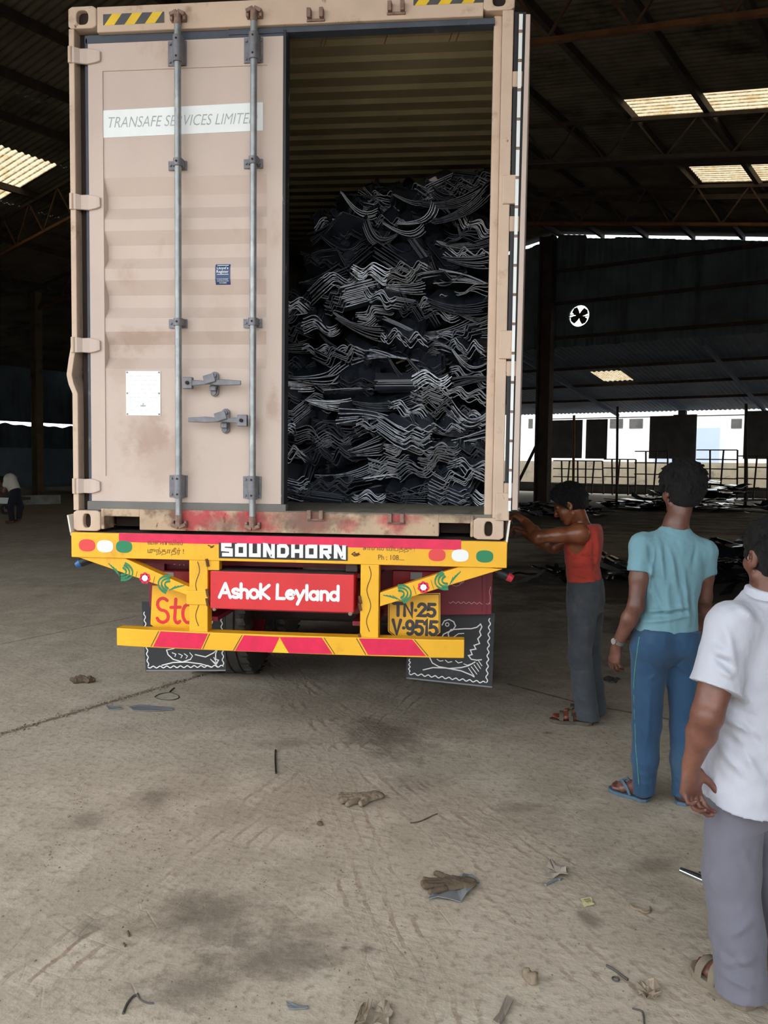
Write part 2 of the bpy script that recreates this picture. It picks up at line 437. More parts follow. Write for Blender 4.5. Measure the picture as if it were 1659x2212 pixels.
        # two gentle smoothing passes
        for lam in (0.5, -0.35, 0.5, -0.35):
            S_ = np.zeros_like(P); w = np.zeros(len(P))
            for a, b in ((0, 1), (1, 2), (2, 3), (3, 0)):
                np.add.at(S_, Q[:, a], P[Q[:, b]]); np.add.at(w, Q[:, a], 1)
                np.add.at(S_, Q[:, b], P[Q[:, a]]); np.add.at(w, Q[:, b], 1)
            P = P+lam*(S_/np.maximum(w, 1)[:, None]-P)
        if disp is not None:
            e1 = P[Q[:, 2]]-P[Q[:, 0]]; e2 = P[Q[:, 3]]-P[Q[:, 1]]; fn = np.cross(e1, e2); N = np.zeros_like(P)
            for k in range(4): np.add.at(N, Q[:, k], fn)
            N /= np.linalg.norm(N, axis=1)[:, None]+1e-12
            P = P+N*disp(P)[:, None]
        return P, Q
    def build(s, name, mat, parent=None, loc=None, disp=None):
        P, Q = s.skin(disp)
        if np.einsum('ij,ij->', P[Q[:, 0]], np.cross(P[Q[:, 1]]-P[Q[:, 0]], P[Q[:, 2]]-P[Q[:, 0]])) < 0: Q = Q[:, ::-1]
        off = np.array(loc, float) if loc is not None else np.zeros(3)
        me = bpy.data.meshes.new(name); me.vertices.add(len(P)); me.vertices.foreach_set('co', (P-off).astype(np.float32).ravel())
        me.loops.add(len(Q)*4); me.loops.foreach_set('vertex_index', Q.astype(np.int32).ravel())
        me.polygons.add(len(Q)); me.polygons.foreach_set('loop_start', np.arange(0, len(Q)*4, 4, dtype=np.int32))
        me.update(calc_edges=True); me.validate()
        me.polygons.foreach_set('use_smooth', np.ones(len(me.polygons), bool)); me.materials.append(mat)
        return link(name, me, parent, off if loc is not None else None)
def vnoise(P, seed=0):
    P = np.asarray(P, float); i = np.floor(P).astype(np.int64); f = P-i; f = f*f*(3-2*f)
    def hsh(a, b, c):
        x = (a*374761393+b*668265263+c*2147483647+seed*1274126177) & 0xffffffff
        x = ((x ^ (x >> 13))*1274126177) & 0xffffffff
        return ((x ^ (x >> 16)) & 0xffff)/32767.5-1
    r = 0
    for a in (0, 1):
        for b in (0, 1):
            for c in (0, 1):
                w = (f[:, 0] if a else 1-f[:, 0])*(f[:, 1] if b else 1-f[:, 1])*(f[:, 2] if c else 1-f[:, 2])
                r = r+w*hsh(i[:, 0]+a, i[:, 1]+b, i[:, 2]+c)
    return r
def rot_axes(yaw=0, pitch=0, roll=0):
    """columns right, forward, up; yaw turns left, pitch tips the front down"""
    return np.array((Matrix.Rotation(yaw, 3, 'Z') @ Matrix.Rotation(-pitch, 3, 'X') @ Matrix.Rotation(roll, 3, 'Y')))
# ---------------------------------------------------------------- materials of the shed
def floor_material():
    t = NT('dusty_concrete')
    o = t.coord(); b = t.b
    n1 = t.noise(o, 0.55, 6, 0.6); n2 = t.noise(o, 3.2, 8, 0.68); n3 = t.noise(o, 26, 5, 0.6); n4 = t.noise(o, 1.3, 7, 0.7)
    base = t.mix(t.ramp(n1, 0.32, 0.68), S2L(160, 149, 132), S2L(182, 170, 153))
    base = t.mix(t.ramp(n2, 0.42, 0.72), base, S2L(192, 181, 164))
    base = t.mix(t.math('MULTIPLY', t.ramp(n4, 0.55, 0.72), 0.5), base, S2L(134, 124, 109))
    base = t.mix(t.math('MULTIPLY', t.ramp(n3, 0.48, 0.72), 0.6), base, S2L(128, 116, 100))
    # tyre tracks: faint bands of tread marks that swing away from the truck
    geo = t.n('ShaderNodeNewGeometry'); sep = t.n('ShaderNodeSeparateXYZ'); t.l(geo.outputs['Position'], sep.inputs[0])
    X, Y = sep.outputs['X'], sep.outputs['Y']
    rough_h = t.math('MULTIPLY', n3, 0.6)
    wob = t.math('MULTIPLY', t.math('SUBTRACT', n2, 0.5), 0.10)
    track_h = None
    for (x0, y0, sx, w, per) in [(-1.02, 3.6, 0.26, 0.26, 0.055), (-0.45, 3.5, -0.33, 0.22, 0.05), (0.25, 3.2, -0.55, 0.30, 0.06), (-0.2, 4.4, -0.62, 0.2, 0.05)]:
        d = t.math('SUBTRACT', X, t.math('ADD', x0-y0*sx, t.math('MULTIPLY', Y, sx)))
        d = t.math('ADD', d, wob)
        band = t.math('SUBTRACT', 1.0, t.ramp(t.math('ABSOLUTE', d), w*0.55, w))
        rib = t.ramp(t.math('SINE', t.math('MULTIPLY', d, 2*math.pi/per/1.6)), 0.55, 0.95)
        lug = t.ramp(t.math('SINE', t.math('ADD', t.math('MULTIPLY', Y, 2*math.pi/per/1.2), t.math('MULTIPLY', d, 40))), 0.0, 0.9)
        h = t.math('MULTIPLY', band, t.math('ADD', t.math('MULTIPLY', rib, 0.6), t.math('MULTIPLY', lug, 0.4)))
        h = t.math('MULTIPLY', h, t.ramp(n4, 0.38, 0.62))
        track_h = h if track_h is None else t.math('MAXIMUM', track_h, h)
        base = t.mix(t.math('MULTIPLY', t.math('MULTIPLY', band, rib), t.math('MULTIPLY', t.ramp(n2, 0.46, 0.66), 0.8)), base, S2L(138, 116, 98))
    # oil and dirt stains, each with its own outline
    stain_n = t.math('MULTIPLY', t.math('SUBTRACT', t.noise(o, 5.5, 8, 0.75), 0.5), 3.2)
    for (px, py, rx, ry, a, k) in [(830, 1590, .26, .42, .5, .8), (330, 1725, .1, .16, .2, .6), (450, 1985, .22, .2, -.4, .75), (600, 2060, .22, .16, .3, .75), (400, 2135, .18, .10, .2, .65),
                                   (190, 1770, .10, .12, 0, .5), (180, 2010, .05, .09, 0, .6), (890, 1695, .2, .16, .8, .4), (790, 2050, .03, .03, 0, .8), (745, 2048, .02, .02, 0, .8),
                                   (1270, 1985, .04, .07, .2, .7), (1183, 1583, .045, .03, 0, .75), (1400, 1870, .16, .06, .4, .5), (620, 1605, .22, .1, .3, .5), (1115, 1745, .12, .07, .4, .4)]:
        c = gnd(px, py)
        dx, dy = t.math('SUBTRACT', X, float(c[0])), t.math('SUBTRACT', Y, float(c[1]))
        ca, sa = math.cos(a), math.sin(a)
        u = t.math('DIVIDE', t.math('ADD', t.math('MULTIPLY', dx, ca), t.math('MULTIPLY', dy, sa)), rx)
        v = t.math('DIVIDE', t.math('SUBTRACT', t.math('MULTIPLY', dy, ca), t.math('MULTIPLY', dx, sa)), ry)
        r = t.math('SQRT', t.math('ADD', t.math('MULTIPLY', u, u), t.math('MULTIPLY', v, v)))
        r = t.math('ADD', r, stain_n)
        m = t.math('MULTIPLY', t.math('SUBTRACT', 1.0, t.ramp(r, 0.1, 1.35)), k*0.92)
        base = t.mix(m, base, S2L(98, 89, 78))
    # slab joints, crumbled and filled with dirt
    jn = t.noise(o, 9, 6, 0.7)
    for (pa, pb, wd) in [((-60, 1604), (445, 1456), .030), ((1095, 1477), (1265, 1522), .018), ((1265, 1522), (1530, 1568), .022), ((0, 1392), (300, 1330), .012)]:
        A, B = gnd(*pa), gnd(*pb); dx, dy = B[0]-A[0], B[1]-A[1]; L = math.hypot(dx, dy)
        rx, ry = t.math('SUBTRACT', X, float(A[0])), t.math('SUBTRACT', Y, float(A[1]))
        al = t.math('ADD', t.math('MULTIPLY', rx, dx/L), t.math('MULTIPLY', ry, dy/L)); ac = t.math('ABSOLUTE', t.math('SUBTRACT', t.math('MULTIPLY', ry, dx/L), t.math('MULTIPLY', rx, dy/L)))
        ac = t.math('ADD', ac, t.math('MULTIPLY', t.math('SUBTRACT', jn, 0.5), wd*2.2))
        mj = t.math('MULTIPLY', t.math('SUBTRACT', 1.0, t.ramp(ac, wd*.25, wd*1.2)), t.math('MULTIPLY', t.ramp(al, -.05, .05), t.math('SUBTRACT', 1.0, t.ramp(al, L-.05, L+.05))))
        base = t.mix(t.math('MULTIPLY', mj, 0.85), base, S2L(104, 92, 78)); track_h = t.math('MAXIMUM', track_h, t.math('MULTIPLY', mj, t.math('MULTIPLY', n3, 1.6)))
    # black rubber dust, with the far floor's gloom darkened into the colour
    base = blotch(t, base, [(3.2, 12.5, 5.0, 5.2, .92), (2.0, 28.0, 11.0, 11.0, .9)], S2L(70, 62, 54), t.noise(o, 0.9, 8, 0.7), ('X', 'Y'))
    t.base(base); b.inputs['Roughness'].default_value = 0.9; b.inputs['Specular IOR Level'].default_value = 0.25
    vor = t.n('ShaderNodeTexVoronoi', feature='DISTANCE_TO_EDGE'); vor.inputs['Scale'].default_value = 5.5; t.l(o, vor.inputs['Vector'])
    crk = t.math('MULTIPLY', t.math('SUBTRACT', 1.0, t.ramp(vor.outputs['Distance'], 0.0, 0.03)), t.ramp(n4, 0.5, 0.6))
    H = t.math('ADD', t.math('MULTIPLY', n2, 0.9), rough_h)
    H = t.math('ADD', H, t.math('MULTIPLY', track_h, 0.24))
    H = t.math('SUBTRACT', H, t.math('MULTIPLY', crk, 0.12))
    t.bump(H, 0.55, 0.012)
    return t.m
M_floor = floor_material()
M_roof = mk('asbestos_sheet', (106, 98, 86), 0.9, var=0.25, vscale=0.8, spec=0.2, dirt=(48, 44, 38), dlo=0.5, dhi=0.75, dscale=0.5)
M_wallsheet = mk('dark_sheeting', (98, 110, 116), 0.8, var=0.25, vscale=0.7, spec=0.25, dirt=(60, 68, 74), dlo=0.5, dhi=0.75, dscale=0.4, dstretch=(3, 3, .4))
M_leanto = mk('blue_grey_sheeting', (62, 78, 98), 0.7, var=0.2, vscale=0.9, spec=0.3)
M_rust = mk('rusty_steel', (104, 66, 38), 0.8, var=0.3, vscale=3.0, dirt=(70, 42, 26), dscale=2.5)
M_darksteel = mk('dark_primer_steel', (62, 50, 42), 0.8, var=0.25, vscale=3.0)
M_ochre = mk('ochre_painted_steel', (92, 78, 52), 0.75, var=0.2, vscale=2.0, dirt=(58, 46, 34), dscale=1.5)
M_render = mk('cement_render', (190, 178, 156), 0.9, var=0.12, vscale=1.5, dirt=(150, 142, 128), dscale=1.2)
M_bluewall = mk('pale_blue_render', (152, 168, 182), 0.9, var=0.15, vscale=1.2)
M_plinth = mk('dark_cement', (84, 82, 80), 0.9, var=0.2, vscale=1.5)
def skylight_material():
    t = NT('weathered_translucent_sheet')
    o = t.coord((1, 1, 1)); n = t.noise(o, 2.2, 8, 0.7); n2 = t.noise(o, 9, 5, 0.7)
    c = t.mix(t.ramp(n, 0.45, 0.7), (0.44, 0.37, 0.25), (0.34, 0.24, 0.11))
    c = t.mix(t.math('MULTIPLY', t.ramp(n2, 0.5, 0.75), 0.6), c, (0.22, 0.13, 0.05))
    g = t.n('ShaderNodeNewGeometry'); s_ = t.n('ShaderNodeSeparateXYZ'); t.l(g.outputs['Position'], s_.inputs[0])      # corrugation shading painted as dark lines in the valleys of the sheet
    al = t.math('ADD', t.math('MULTIPLY', s_.outputs['X'], float(BU[0])), t.math('MULTIPLY', s_.outputs['Y'], float(BU[1])))
    vl = t.ramp(t.math('SINE', t.math('MULTIPLY', al, -2*math.pi/0.21)), 0.2, 0.95); c = t.mix(t.math('MULTIPLY', vl, t.ramp(n2, 0.3, 0.6, 0.45, 1.0)), c, (0.10, 0.055, 0.02))
    tr = t.n('ShaderNodeBsdfTranslucent'); t.l(c, tr.inputs['Color'])
    t.l(tr.outputs[0], t.t.nodes['Material Output'].inputs['Surface'])
    return t.m
M_sky = skylight_material()

# ---------------------------------------------------------------- floor and the ground outside
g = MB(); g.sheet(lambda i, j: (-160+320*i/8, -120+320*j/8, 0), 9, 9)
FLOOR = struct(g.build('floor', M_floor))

# ---------------------------------------------------------------- roof: a low gable along BU, ridge at v = -14.8
RV, RZ, SL = -14.8, 11.9, 0.157
U0, U1, V0, V1 = -1.0, 34.9, -46.0, 20.0
def roofz(v): return RZ-SL*abs(v-RV)
WL = 0.21
def wave(u, a=0.028): return a*math.sin(2*math.pi*u/WL)
sky_rects = [(20.35, 21.75, -7.15, -1.2), (25.8, 27.5, -7.0, -1.2), (13.45, 15.25, -26.2, -22.9), (8.3, 9.9, -20.2, -17.6)]
def roof_piece(mb, u0, u1, v0, v1, dz=0.0):
    n = max(2, int((u1-u0)/WL*7)+1)
    def P(i, j):
        u = u0+(u1-u0)*i/(n-1); v = v0+(v1-v0)*j
        return uv(u, v, roofz(v)+wave(u)+dz)
    mb.sheet(P, n, 2)
roof = MB()
for side in (0, 1):
    va, vb = (V0, RV) if side == 0 else (RV, V1)
    cuts = sorted({va, vb} | {v for r in sky_rects for v in r[2:] if va < v < vb})
    for a, b in zip(cuts[:-1], cuts[1:]):
        us = sorted([(r[0], r[1]) for r in sky_rects if r[2] <= a+1e-6 and r[3] >= b-1e-6]); u = U0
        for (x0, x1) in us:
            if x0 > u: roof_piece(roof, u, x0, a, b)
            u = x1
        roof_piece(roof, u, U1, a, b)
struct(roof.build('ceiling', M_roof, fix=False))
for k, r in enumerate(sky_rects):
    m = MB(); roof_piece(m, r[0]-.02, r[1]+.02, r[2]-0.05, r[3]+0.05, 0.02); struct(m.build('window_%d' % (k+1), M_sky, fix=False))

# purlins along the shed, lattice girders across it
def purlin(v, w=0.12, h=0.2):
    m = MB(); m.bar(uv(U0+.2, v, roofz(v)-.03-h/2), uv(U1-.3, v, roofz(v)-.03-h/2), w, h)
    o = m.build('purlin', M_darksteel)
    if v > RV: tag(o, 'dark steel purlin under the roof slope right of the container', 'beam', 'purlins under the right roof slope')
    else: tag(o, 'dark steel purlin under the roof slope left of the container', 'beam', 'purlins under the left roof slope')
for k in range(8): purlin(-14.72+1.88*k+0.02)
for v in (-17.4, -19.4, -21.2, -24.9, -28.7, -32.4): purlin(v)
M_lat = mk('darkened_truss_steel', (78, 54, 36), 0.8, var=0.25, vscale=3.0)  # rust steel darkened in colour, as only the bottom chord catches light
def girder(u, lo, hi, label, dz=1.15, mat=M_rust, step=1.55):
    t = thing('roof_truss', label, 'truss', uv(u, (lo+hi)/2, 0))
    top = lambda v: uv(u, v, roofz(v)-0.26); bot = lambda v: uv(u, v, roofz(v)-0.26-dz)
    m = MB(); segs = sorted({lo, hi} | ({RV} if lo < RV < hi else set()))
    for a, b in zip(segs[:-1], segs[1:]): m.bar(top(a), top(b), 0.10, 0.10)
    m.build('top_chord', M_darksteel, t)
    m = MB()
    for a, b in zip(segs[:-1], segs[1:]): m.bar(bot(a), bot(b), 0.11, 0.09)
    m.build('bottom_chord', mat, t)
    v = lo; i = 0; m = MB()
    while v+step/2 <= hi:
        p, q = (top(v), bot(v+step/2)) if i % 2 == 0 else (bot(v), top(v+step/2))
        m.bar(p, q, 0.045, 0.045); v += step/2; i += 1
    m.build('lattice', M_lat if mat is M_rust else mat, t)
girder(13.85, RV, 3.0, 'rust-brown lattice truss, nearest one under the right roof slope')
girder(21.05, RV, 3.0, 'lattice truss crossing the larger upper skylight on the right', dz=.95, mat=M_darksteel)
girder(27.05, RV, 3.0, 'rust-brown lattice truss beneath the lower skylight on the right')
girder(15.8, -33, RV, 'rust-brown lattice truss at left beside the leftmost skylight')
girder(20.5, -33, RV, 'dark lattice truss ending on the left steel column', dz=0.9)
for u in (24.3, 28.0, 31.3):
    m = MB(); m.bar(uv(u, RV, roofz(RV)-.33), uv(u, 3.0, roofz(3.0)-.33), 0.12, 0.16)
    tag(m.build('rafter', M_darksteel), {24.3: 'dark rafter crossing the right roof between the two skylights', 28.0: 'dark rafter just beyond the lower right skylight', 31.3: 'dark rafter last before the end wall on the right'}[u], 'beam')

# ---------------------------------------------------------------- end wall with its ragged daylight gap and round fan opening
WU = 34.4
FANV, FANZ, FANR = -13.72, 8.15, 0.46
def wallsheet(mb, v0, v1, zlo, zhi, u=WU, wl=0.25, a=0.022, per=6):
    n = max(2, int((v1-v0)/wl*per)+1)
    def P(i, j):
        v = v0+(v1-v0)*i/(n-1); z = zlo(v) if j == 0 else zhi(v)
        return uv(u+a*math.sin(2*math.pi*v/wl), v, z)
    mb.sheet(P, n, 2)
hole = (FANV-.5, FANV+.5, FANZ-.5, FANZ+.5)
gap_r = random.Random(3)
gaps = [gap_r.uniform(0.12, 0.27) for _ in range(80)]
top = lambda v: roofz(v)-gaps[int((v-V0)/1.25) % 80]-(0.10 if v < RV else 0)
low = lambda v: 6.85+0.02*math.sin(v*9)
w = MB()
wallsheet(w, V0, hole[0], low, top); wallsheet(w, hole[1], V1, low, top)
wallsheet(w, hole[0], hole[1], low, lambda v: hole[2]); wallsheet(w, hole[0], hole[1], lambda v: hole[3], top)
WALL = struct(w.build('wall_far', M_wallsheet, fix=False))
f = thing('exhaust_fan', 'round wall fan with dark blades against daylight, high on the far wall', 'fan', uv(WU, FANV, FANZ-.5))
m = MB(); fo = uv(WU-.03, FANV, FANZ); ringn = 28
sq = [uv(WU-.05, FANV+x, FANZ+z) for x, z in ((-.56, -.62), (.56, -.62), (.56, .56), (-.56, .56))]
V = []; Fc = []
for k in range(ringn):
    a = 2*math.pi*k/ringn; ca, sa = math.cos(a), math.sin(a); sc = .58/max(abs(ca), abs(sa))
    for (uu, r) in ((-.06, FANR), (-.06, sc), (.06, sc), (.06, FANR)): V.append(uv(WU+uu, FANV+r*ca, FANZ+r*sa))
for k in range(ringn):
    for j in range(4): Fc.append((k*4+j, k*4+(j+1) % 4, ((k+1) % ringn)*4+(j+1) % 4, ((k+1) % ringn)*4+j))
m.add(V, Fc); m.build('frame', M_wallsheet, f)
m = MB(); m.disc(uv(WU-.06, FANV, FANZ), BU, .1, .14, 16); m.build('hub', M_darksteel, f)
for a in (40, 135, 215, 320):
    m = MB(); ar = math.radians(a); d = np.array([math.cos(ar), math.sin(ar)]); e = np.array([-d[1], d[0]])
    poly = [(.05, -.07), (.18, -.15), (.34, -.20), (.42, -.06), (.37, .12), (.20, .11), (.05, .07)]
    m.prism([uv(WU-.01+.12*q, FANV+d[0]*p+e[0]*q, FANZ+d[1]*p+e[1]*q) for p, q in poly], BU*0.01); m.build('blade', M_darksteel, f)
for i in range(2):
    m = MB(); m.bar(uv(WU-.1, FANV-.45, FANZ+(-.1, .1)[i]*.6), uv(WU-.1, FANV+.45, FANZ+(-.1, .1)[i]*.6), .03, .03); m.build('motor_bracket', M_darksteel, f)
# girts that stiffen the end wall and the posts that carry it
for z, lb in ((7.25, 'lowest'), (8.75, 'middle'), (10.15, 'uppermost')):
    m = MB(); m.bar(uv(WU-.12, RV, z), uv(WU-.12, V1, z), 0.1, 0.14)
    tag(m.build('wall_girt', M_darksteel), '%s horizontal steel girt on the dark far wall' % lb, 'beam')
def column(u, v, w, d, h, label, mat=M_ochre):
    t = thing('steel_column', label, 'column', uv(u, v, 0))
    m = MB(); z = lambda q: np.array([0, 0, q])
    for s_ in (-1, 1): m.bar(uv(u, v+s_*w/2*.86, 0.02), uv(u, v+s_*w/2*.86, h), d, w*.14, up=BV)
    m.bar(uv(u, v, 0.02), uv(u, v, h), d*.14, w*.74, up=BV); m.build('shaft', mat, t)
    m = MB(); m.bar(uv(u-d*.8, v, .02), uv(u+d*.8, v, .02), w*1.6, .04); m.build('base_plate', M_darksteel, t)
    return t
column(33.7, -14.95, 0.62, 0.45, 11.55, 'tall dark steel column under the ridge beside the container door', M_darksteel)
column(20.5, -32.4, 0.42, 0.3, 8.7, 'ochre steel column left of the container, in the gloom')
column(27.4, -32.4, 0.42, 0.3, 8.7, 'steel column behind the container edge, farther of the two at left')
m = MB(); m.bar(uv(33.6, -16.5, 0), uv(33.6, -15.0, 3.0), .1, .1); tag(m.build('steel_brace', M_darksteel), 'slanting steel brace leaning on the ridge column', 'beam')

# ---------------------------------------------------------------- lean-to beyond the end wall
LU = 48.4
zl = lambda u: 6.95+(4.98-6.95)*(u-WU)/(LU-WU)
lt = MB(); lsk = (39.2, 41.2, -15.0, -13.5)
def lean_piece(u0, u1, v0, v1, mb):
    n = max(2, int((v1-v0)/.25*6)+1)
    mb.sheet(lambda i, j: uv(u0+(u1-u0)*j, v0+(v1-v0)*i/(n-1), zl(u0+(u1-u0)*j)+.025*math.sin(2*math.pi*(v0+(v1-v0)*i/(n-1))/.25)), n, 2)
lean_piece(WU+.1, LU+.6, V0, lsk[2], lt); lean_piece(WU+.1, LU+.6, lsk[3], V1, lt)
lean_piece(WU+.1, lsk[0], lsk[2], lsk[3], lt); lean_piece(lsk[1], LU+.6, lsk[2], lsk[3], lt)
struct(lt.build('trim_1', M_leanto, fix=False))
m = MB(); lean_piece(lsk[0]-.05, lsk[1]+.05, lsk[2]-.05, lsk[3]+.05, m); struct(m.build('window_5', M_sky, fix=False))
for u in (38.0, 41.5, 45.0):
    m = MB(); m.bar(uv(u, -24, zl(u)-.12), uv(u, 6, zl(u)-.12), .1, .14)
    tag(m.build('purlin', M_darksteel), {38.0: 'dark purlin under the low blue roof, first behind the far wall', 41.5: 'dark purlin under the low blue roof, below its small skylight', 45.0: 'dark purlin under the low blue roof, last before the openings'}[u], 'beam')
for v, nm in ((-16.7, 'left'), (-8.6, 'right')):
    m = MB(); m.bar(uv(WU+.3, v, zl(WU)-.32), uv(LU, v, zl(LU)-.3), .12, .16)
    tag(m.build('rafter', M_leanto), 'pale sloping rafter under the low blue roof, %s one' % ('nearer the ridge column' if nm == 'left' else 'above the teal-shirted man'), 'beam')
# outer wall: dark plinth, pale parapet, open bays above
m = MB(); m.bar(uv(LU+.15, V0, .29), uv(LU+.15, V1, .29), .34, .58); struct(m.build('baseboard_far', M_plinth))
m = MB(); m.bar(uv(53.2, V0-20, .97), uv(53.2, V1+20, .97), .26, 1.94); struct(m.build('wall_outside', M_render))
for v, w_ in ((-26.0, .3), (-13.0, .42), (-4.5, .3)):
    m = MB(); m.bar(uv(LU+.1, v, 0), uv(LU+.1, v, zl(LU)-.1), .3, w_, up=BV); struct(m.build('wall_pier', M_plinth))
# ---------------------------------------------------------------- side walls of the shed
sw = MB(); VL = -45.6
n = 500
sw.sheet(lambda i, j: uv(U0+(LU-U0)*i/(n-1), VL+.02*math.sin(i*.9), 3.83 if j == 0 else roofz(VL)+.1), n, 2)
sw.sheet(lambda i, j: uv(U0+(LU-U0)*i/(n-1), VL+.02*math.sin(i*.9), 2.3 if j == 0 else 3.66+.09*math.sin(i*.43)*math.sin(i*.141)), n, 2)
struct(sw.build('wall_left', M_wallsheet, fix=False))
m = MB(); m.bar(uv(U0, VL, 1.15), uv(LU, VL, 1.15), .3, 2.3); struct(m.build('baseboard_left', M_bluewall))
sw = MB(); sw.sheet(lambda i, j: uv(U0+(LU-U0)*i/(n-1), 19.6+.02*math.sin(i*.9), 0 if j == 0 else roofz(19.6)+.1), n, 2)
struct(sw.build('wall_right', M_wallsheet, fix=False))
sw = MB(); wallsheet(sw, V0, -27, lambda v: 0, lambda v: 6.9); struct(sw.build('wall_end', M_wallsheet, fix=False))

# added front gable, unseen behind the camera, doorway sized to limit the daylight
fw = MB(); DW0, DW1, DH = -15.0, 9.0, 5.7
wallsheet(fw, V0, DW0, lambda v: 0, lambda v: roofz(v), -1.0); wallsheet(fw, DW1, V1, lambda v: 0, lambda v: roofz(v), -1.0)
wallsheet(fw, DW0, DW1, lambda v: DH, lambda v: roofz(v), -1.0); struct(fw.build('wall_front_unseen', M_wallsheet, fix=False))
# ---------------------------------------------------------------- materials of the truck
M_tan = mk('tan_container_paint', (200, 181, 170), 0.5, var=0.05, vscale=1.5, spec=0.4,
           spots=[(7, ([(atY(x, y, 4.5)[0], atY(x, y, 4.5)[2], ra, rb, k) for x, y, ra, rb, k in ((300, 735, .22, .09, .34), (315, 930, .20, .16, .34), (350, 985, .24, .22, .26), (260, 790, .12, .14, .22), (470, 700, .1, .3, .15), (590, 880, .05, .12, .4))], (146, 112, 88)))],
           dirt=[((176, 146, 124), 0.56, 0.78, 2.2, (1, 1, .6)), ((150, 118, 96), 0.70, 0.82, 9.0, (1, 1, .5))], bump=0.06, bscale=30)
M_tanframe = mk('worn_tan_frame_paint', (202, 178, 158), 0.6, var=0.08, vscale=3, spec=0.35,
           dirt=[((150, 116, 90), 0.56, 0.74, 5.0, (1, 1, 1)), ((96, 62, 46), 0.66, 0.74, 14.0, (1, 1, .6))], bump=0.1, bscale=40)
M_sill = mk('scuffed_sill_paint', (190, 166, 140), 0.7, var=0.1, vscale=4, spec=0.3, spots=[(9, ([(atY(x, y, 4.474)[0], atY(x, y, 4.474)[2], ra, rb, k) for x, y, ra, rb, k in ((430, 1122, .17, .10, .85), (560, 1124, .16, .09, .8), (675, 1122, .15, .09, .75), (855, 1122, .13, .09, .8), (750, 1135, .1, .05, .5))], (184, 58, 72))), (7, ([(atY(x, y, 4.474)[0], atY(x, y, 4.474)[2], ra, rb, k) for x, y, ra, rb, k in ((650, 1122, .30, .10, .8), (480, 1135, .2, .06, .5), (1000, 1110, .3, .05, .7), (800, 1104, .5, .03, .8))], (112, 98, 86)))],
           dirt=[((120, 98, 82), 0.5, 0.66, 5.0, (1, 1, 1)), ((92, 70, 56), 0.62, 0.7, 16.0, (1, 1, .5))], bump=0.12, bscale=40)
M_gasket = mk('blue_grey_rubber_gasket', (66, 72, 84), 0.6, var=0.15, vscale=6, dirt=(110, 108, 104), dlo=.6, dhi=.75, dscale=8)
M_gasketlow = mk('dusty_grey_gasket', (112, 110, 106), 0.7, var=0.1, vscale=6)
M_galv = mk('galvanised_steel', (150, 153, 155), 0.42, metal=0.55, var=0.15, vscale=14, dirt=(176, 178, 178), dlo=.55, dhi=.7, dscale=18, dstretch=(1, 1, .3))
M_cast = mk('grey_cast_fitting', (122, 122, 128), 0.55, metal=0.4, var=0.15, vscale=20)
M_rustcam = mk('rusted_cam', (134, 108, 96), 0.8, var=0.25, vscale=30, dirt=(150, 122, 106), dscale=20)
M_white = mk('white_vinyl', (236, 240, 240), 0.45, var=0.03, vscale=5)
M_greytext = mk('faded_grey_print', (168, 174, 177), 0.6, var=0.15, vscale=30)
M_blue = mk('navy_vinyl', (32, 62, 110), 0.4, var=0.1, vscale=20)
M_black = mk('black_paint', (30, 30, 34), 0.5, var=0.15, vscale=10)
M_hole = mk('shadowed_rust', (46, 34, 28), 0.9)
M_yel = mk('yellow_enamel', (240, 180, 32), 0.42, var=0.05, vscale=3, dirt=[((196, 136, 40), 0.55, 0.75, 4.0, (1, 1, .6)), ((120, 78, 40), 0.69, 0.76, 12.0, (1, 1, .6))], bump=0.06, bscale=35)
M_red = mk('red_enamel', (212, 44, 50), 0.42, var=0.06, vscale=4, dirt=((232, 120, 116), 0.66, 0.8, 9.0, (1, 1, 1)), bump=0.05)
M_pink = mk('crimson_reflective_tape', (222, 24, 76), 0.4, var=0.1, vscale=14, dirt=[((240, 160, 150), 0.71, 0.77, 9.0, (1, 1, 1))])
M_dred = mk('dark_red_chassis_paint', (126, 26, 44), 0.5, var=0.15, vscale=5, dirt=(84, 34, 40), dscale=4)
M_green = mk('green_enamel', (28, 128, 84), 0.45)
M_wpaint = mk('white_brush_paint', (240, 240, 240), 0.5)
M_flap = mk('black_rubber_mudflap', (44, 46, 50), 0.6, var=0.15, vscale=5, dirt=(92, 92, 92), dlo=.62, dhi=.8, dscale=4)
M_tyre = mk('dusty_tyre_rubber', (58, 54, 50), 0.85, var=0.2, vscale=7, dirt=(104, 94, 82), dlo=.5, dhi=.7, dscale=6)
M_ply = mk('worn_plywood_floor', (124, 118, 106), 0.85, var=0.15, vscale=4, dirt=(90, 84, 76), dscale=3, dstretch=(4, .6, 1))
M_inner = mk('aged_cream_interior_paint', (146, 134, 104), 0.7, var=0.12, vscale=2, dirt=(120, 84, 58), dlo=.68, dhi=.76, dscale=5)
M_grime = mk('road_grime', (56, 46, 42), 0.85, var=0.2, vscale=6)
M_tape = mk('yellow_hazard_vinyl', (232, 192, 40), 0.45, var=0.06, vscale=8)
M_tapek = mk('charcoal_hazard_vinyl', (74, 74, 78), 0.5, var=0.12, vscale=12)

# ---------------------------------------------------------------- container
YR = 4.474; CX = -1.03; CZ = 1.288; HW = 1.219; CH = 2.896; CL = 12.19
P = lambda x, y, Y=YR: atY(x, y, Y)
CON = thing('shipping_container', 'tan corrugated shipping container on the trailer, one rear door open', 'container', (CX, YR, CZ))
xl, xr, zt = CX-HW, CX+HW, CZ+CH
def on(Y):     # to3 for (x, z) world pairs on a vertical plane
    return lambda q: (q[0], Y, q[1])
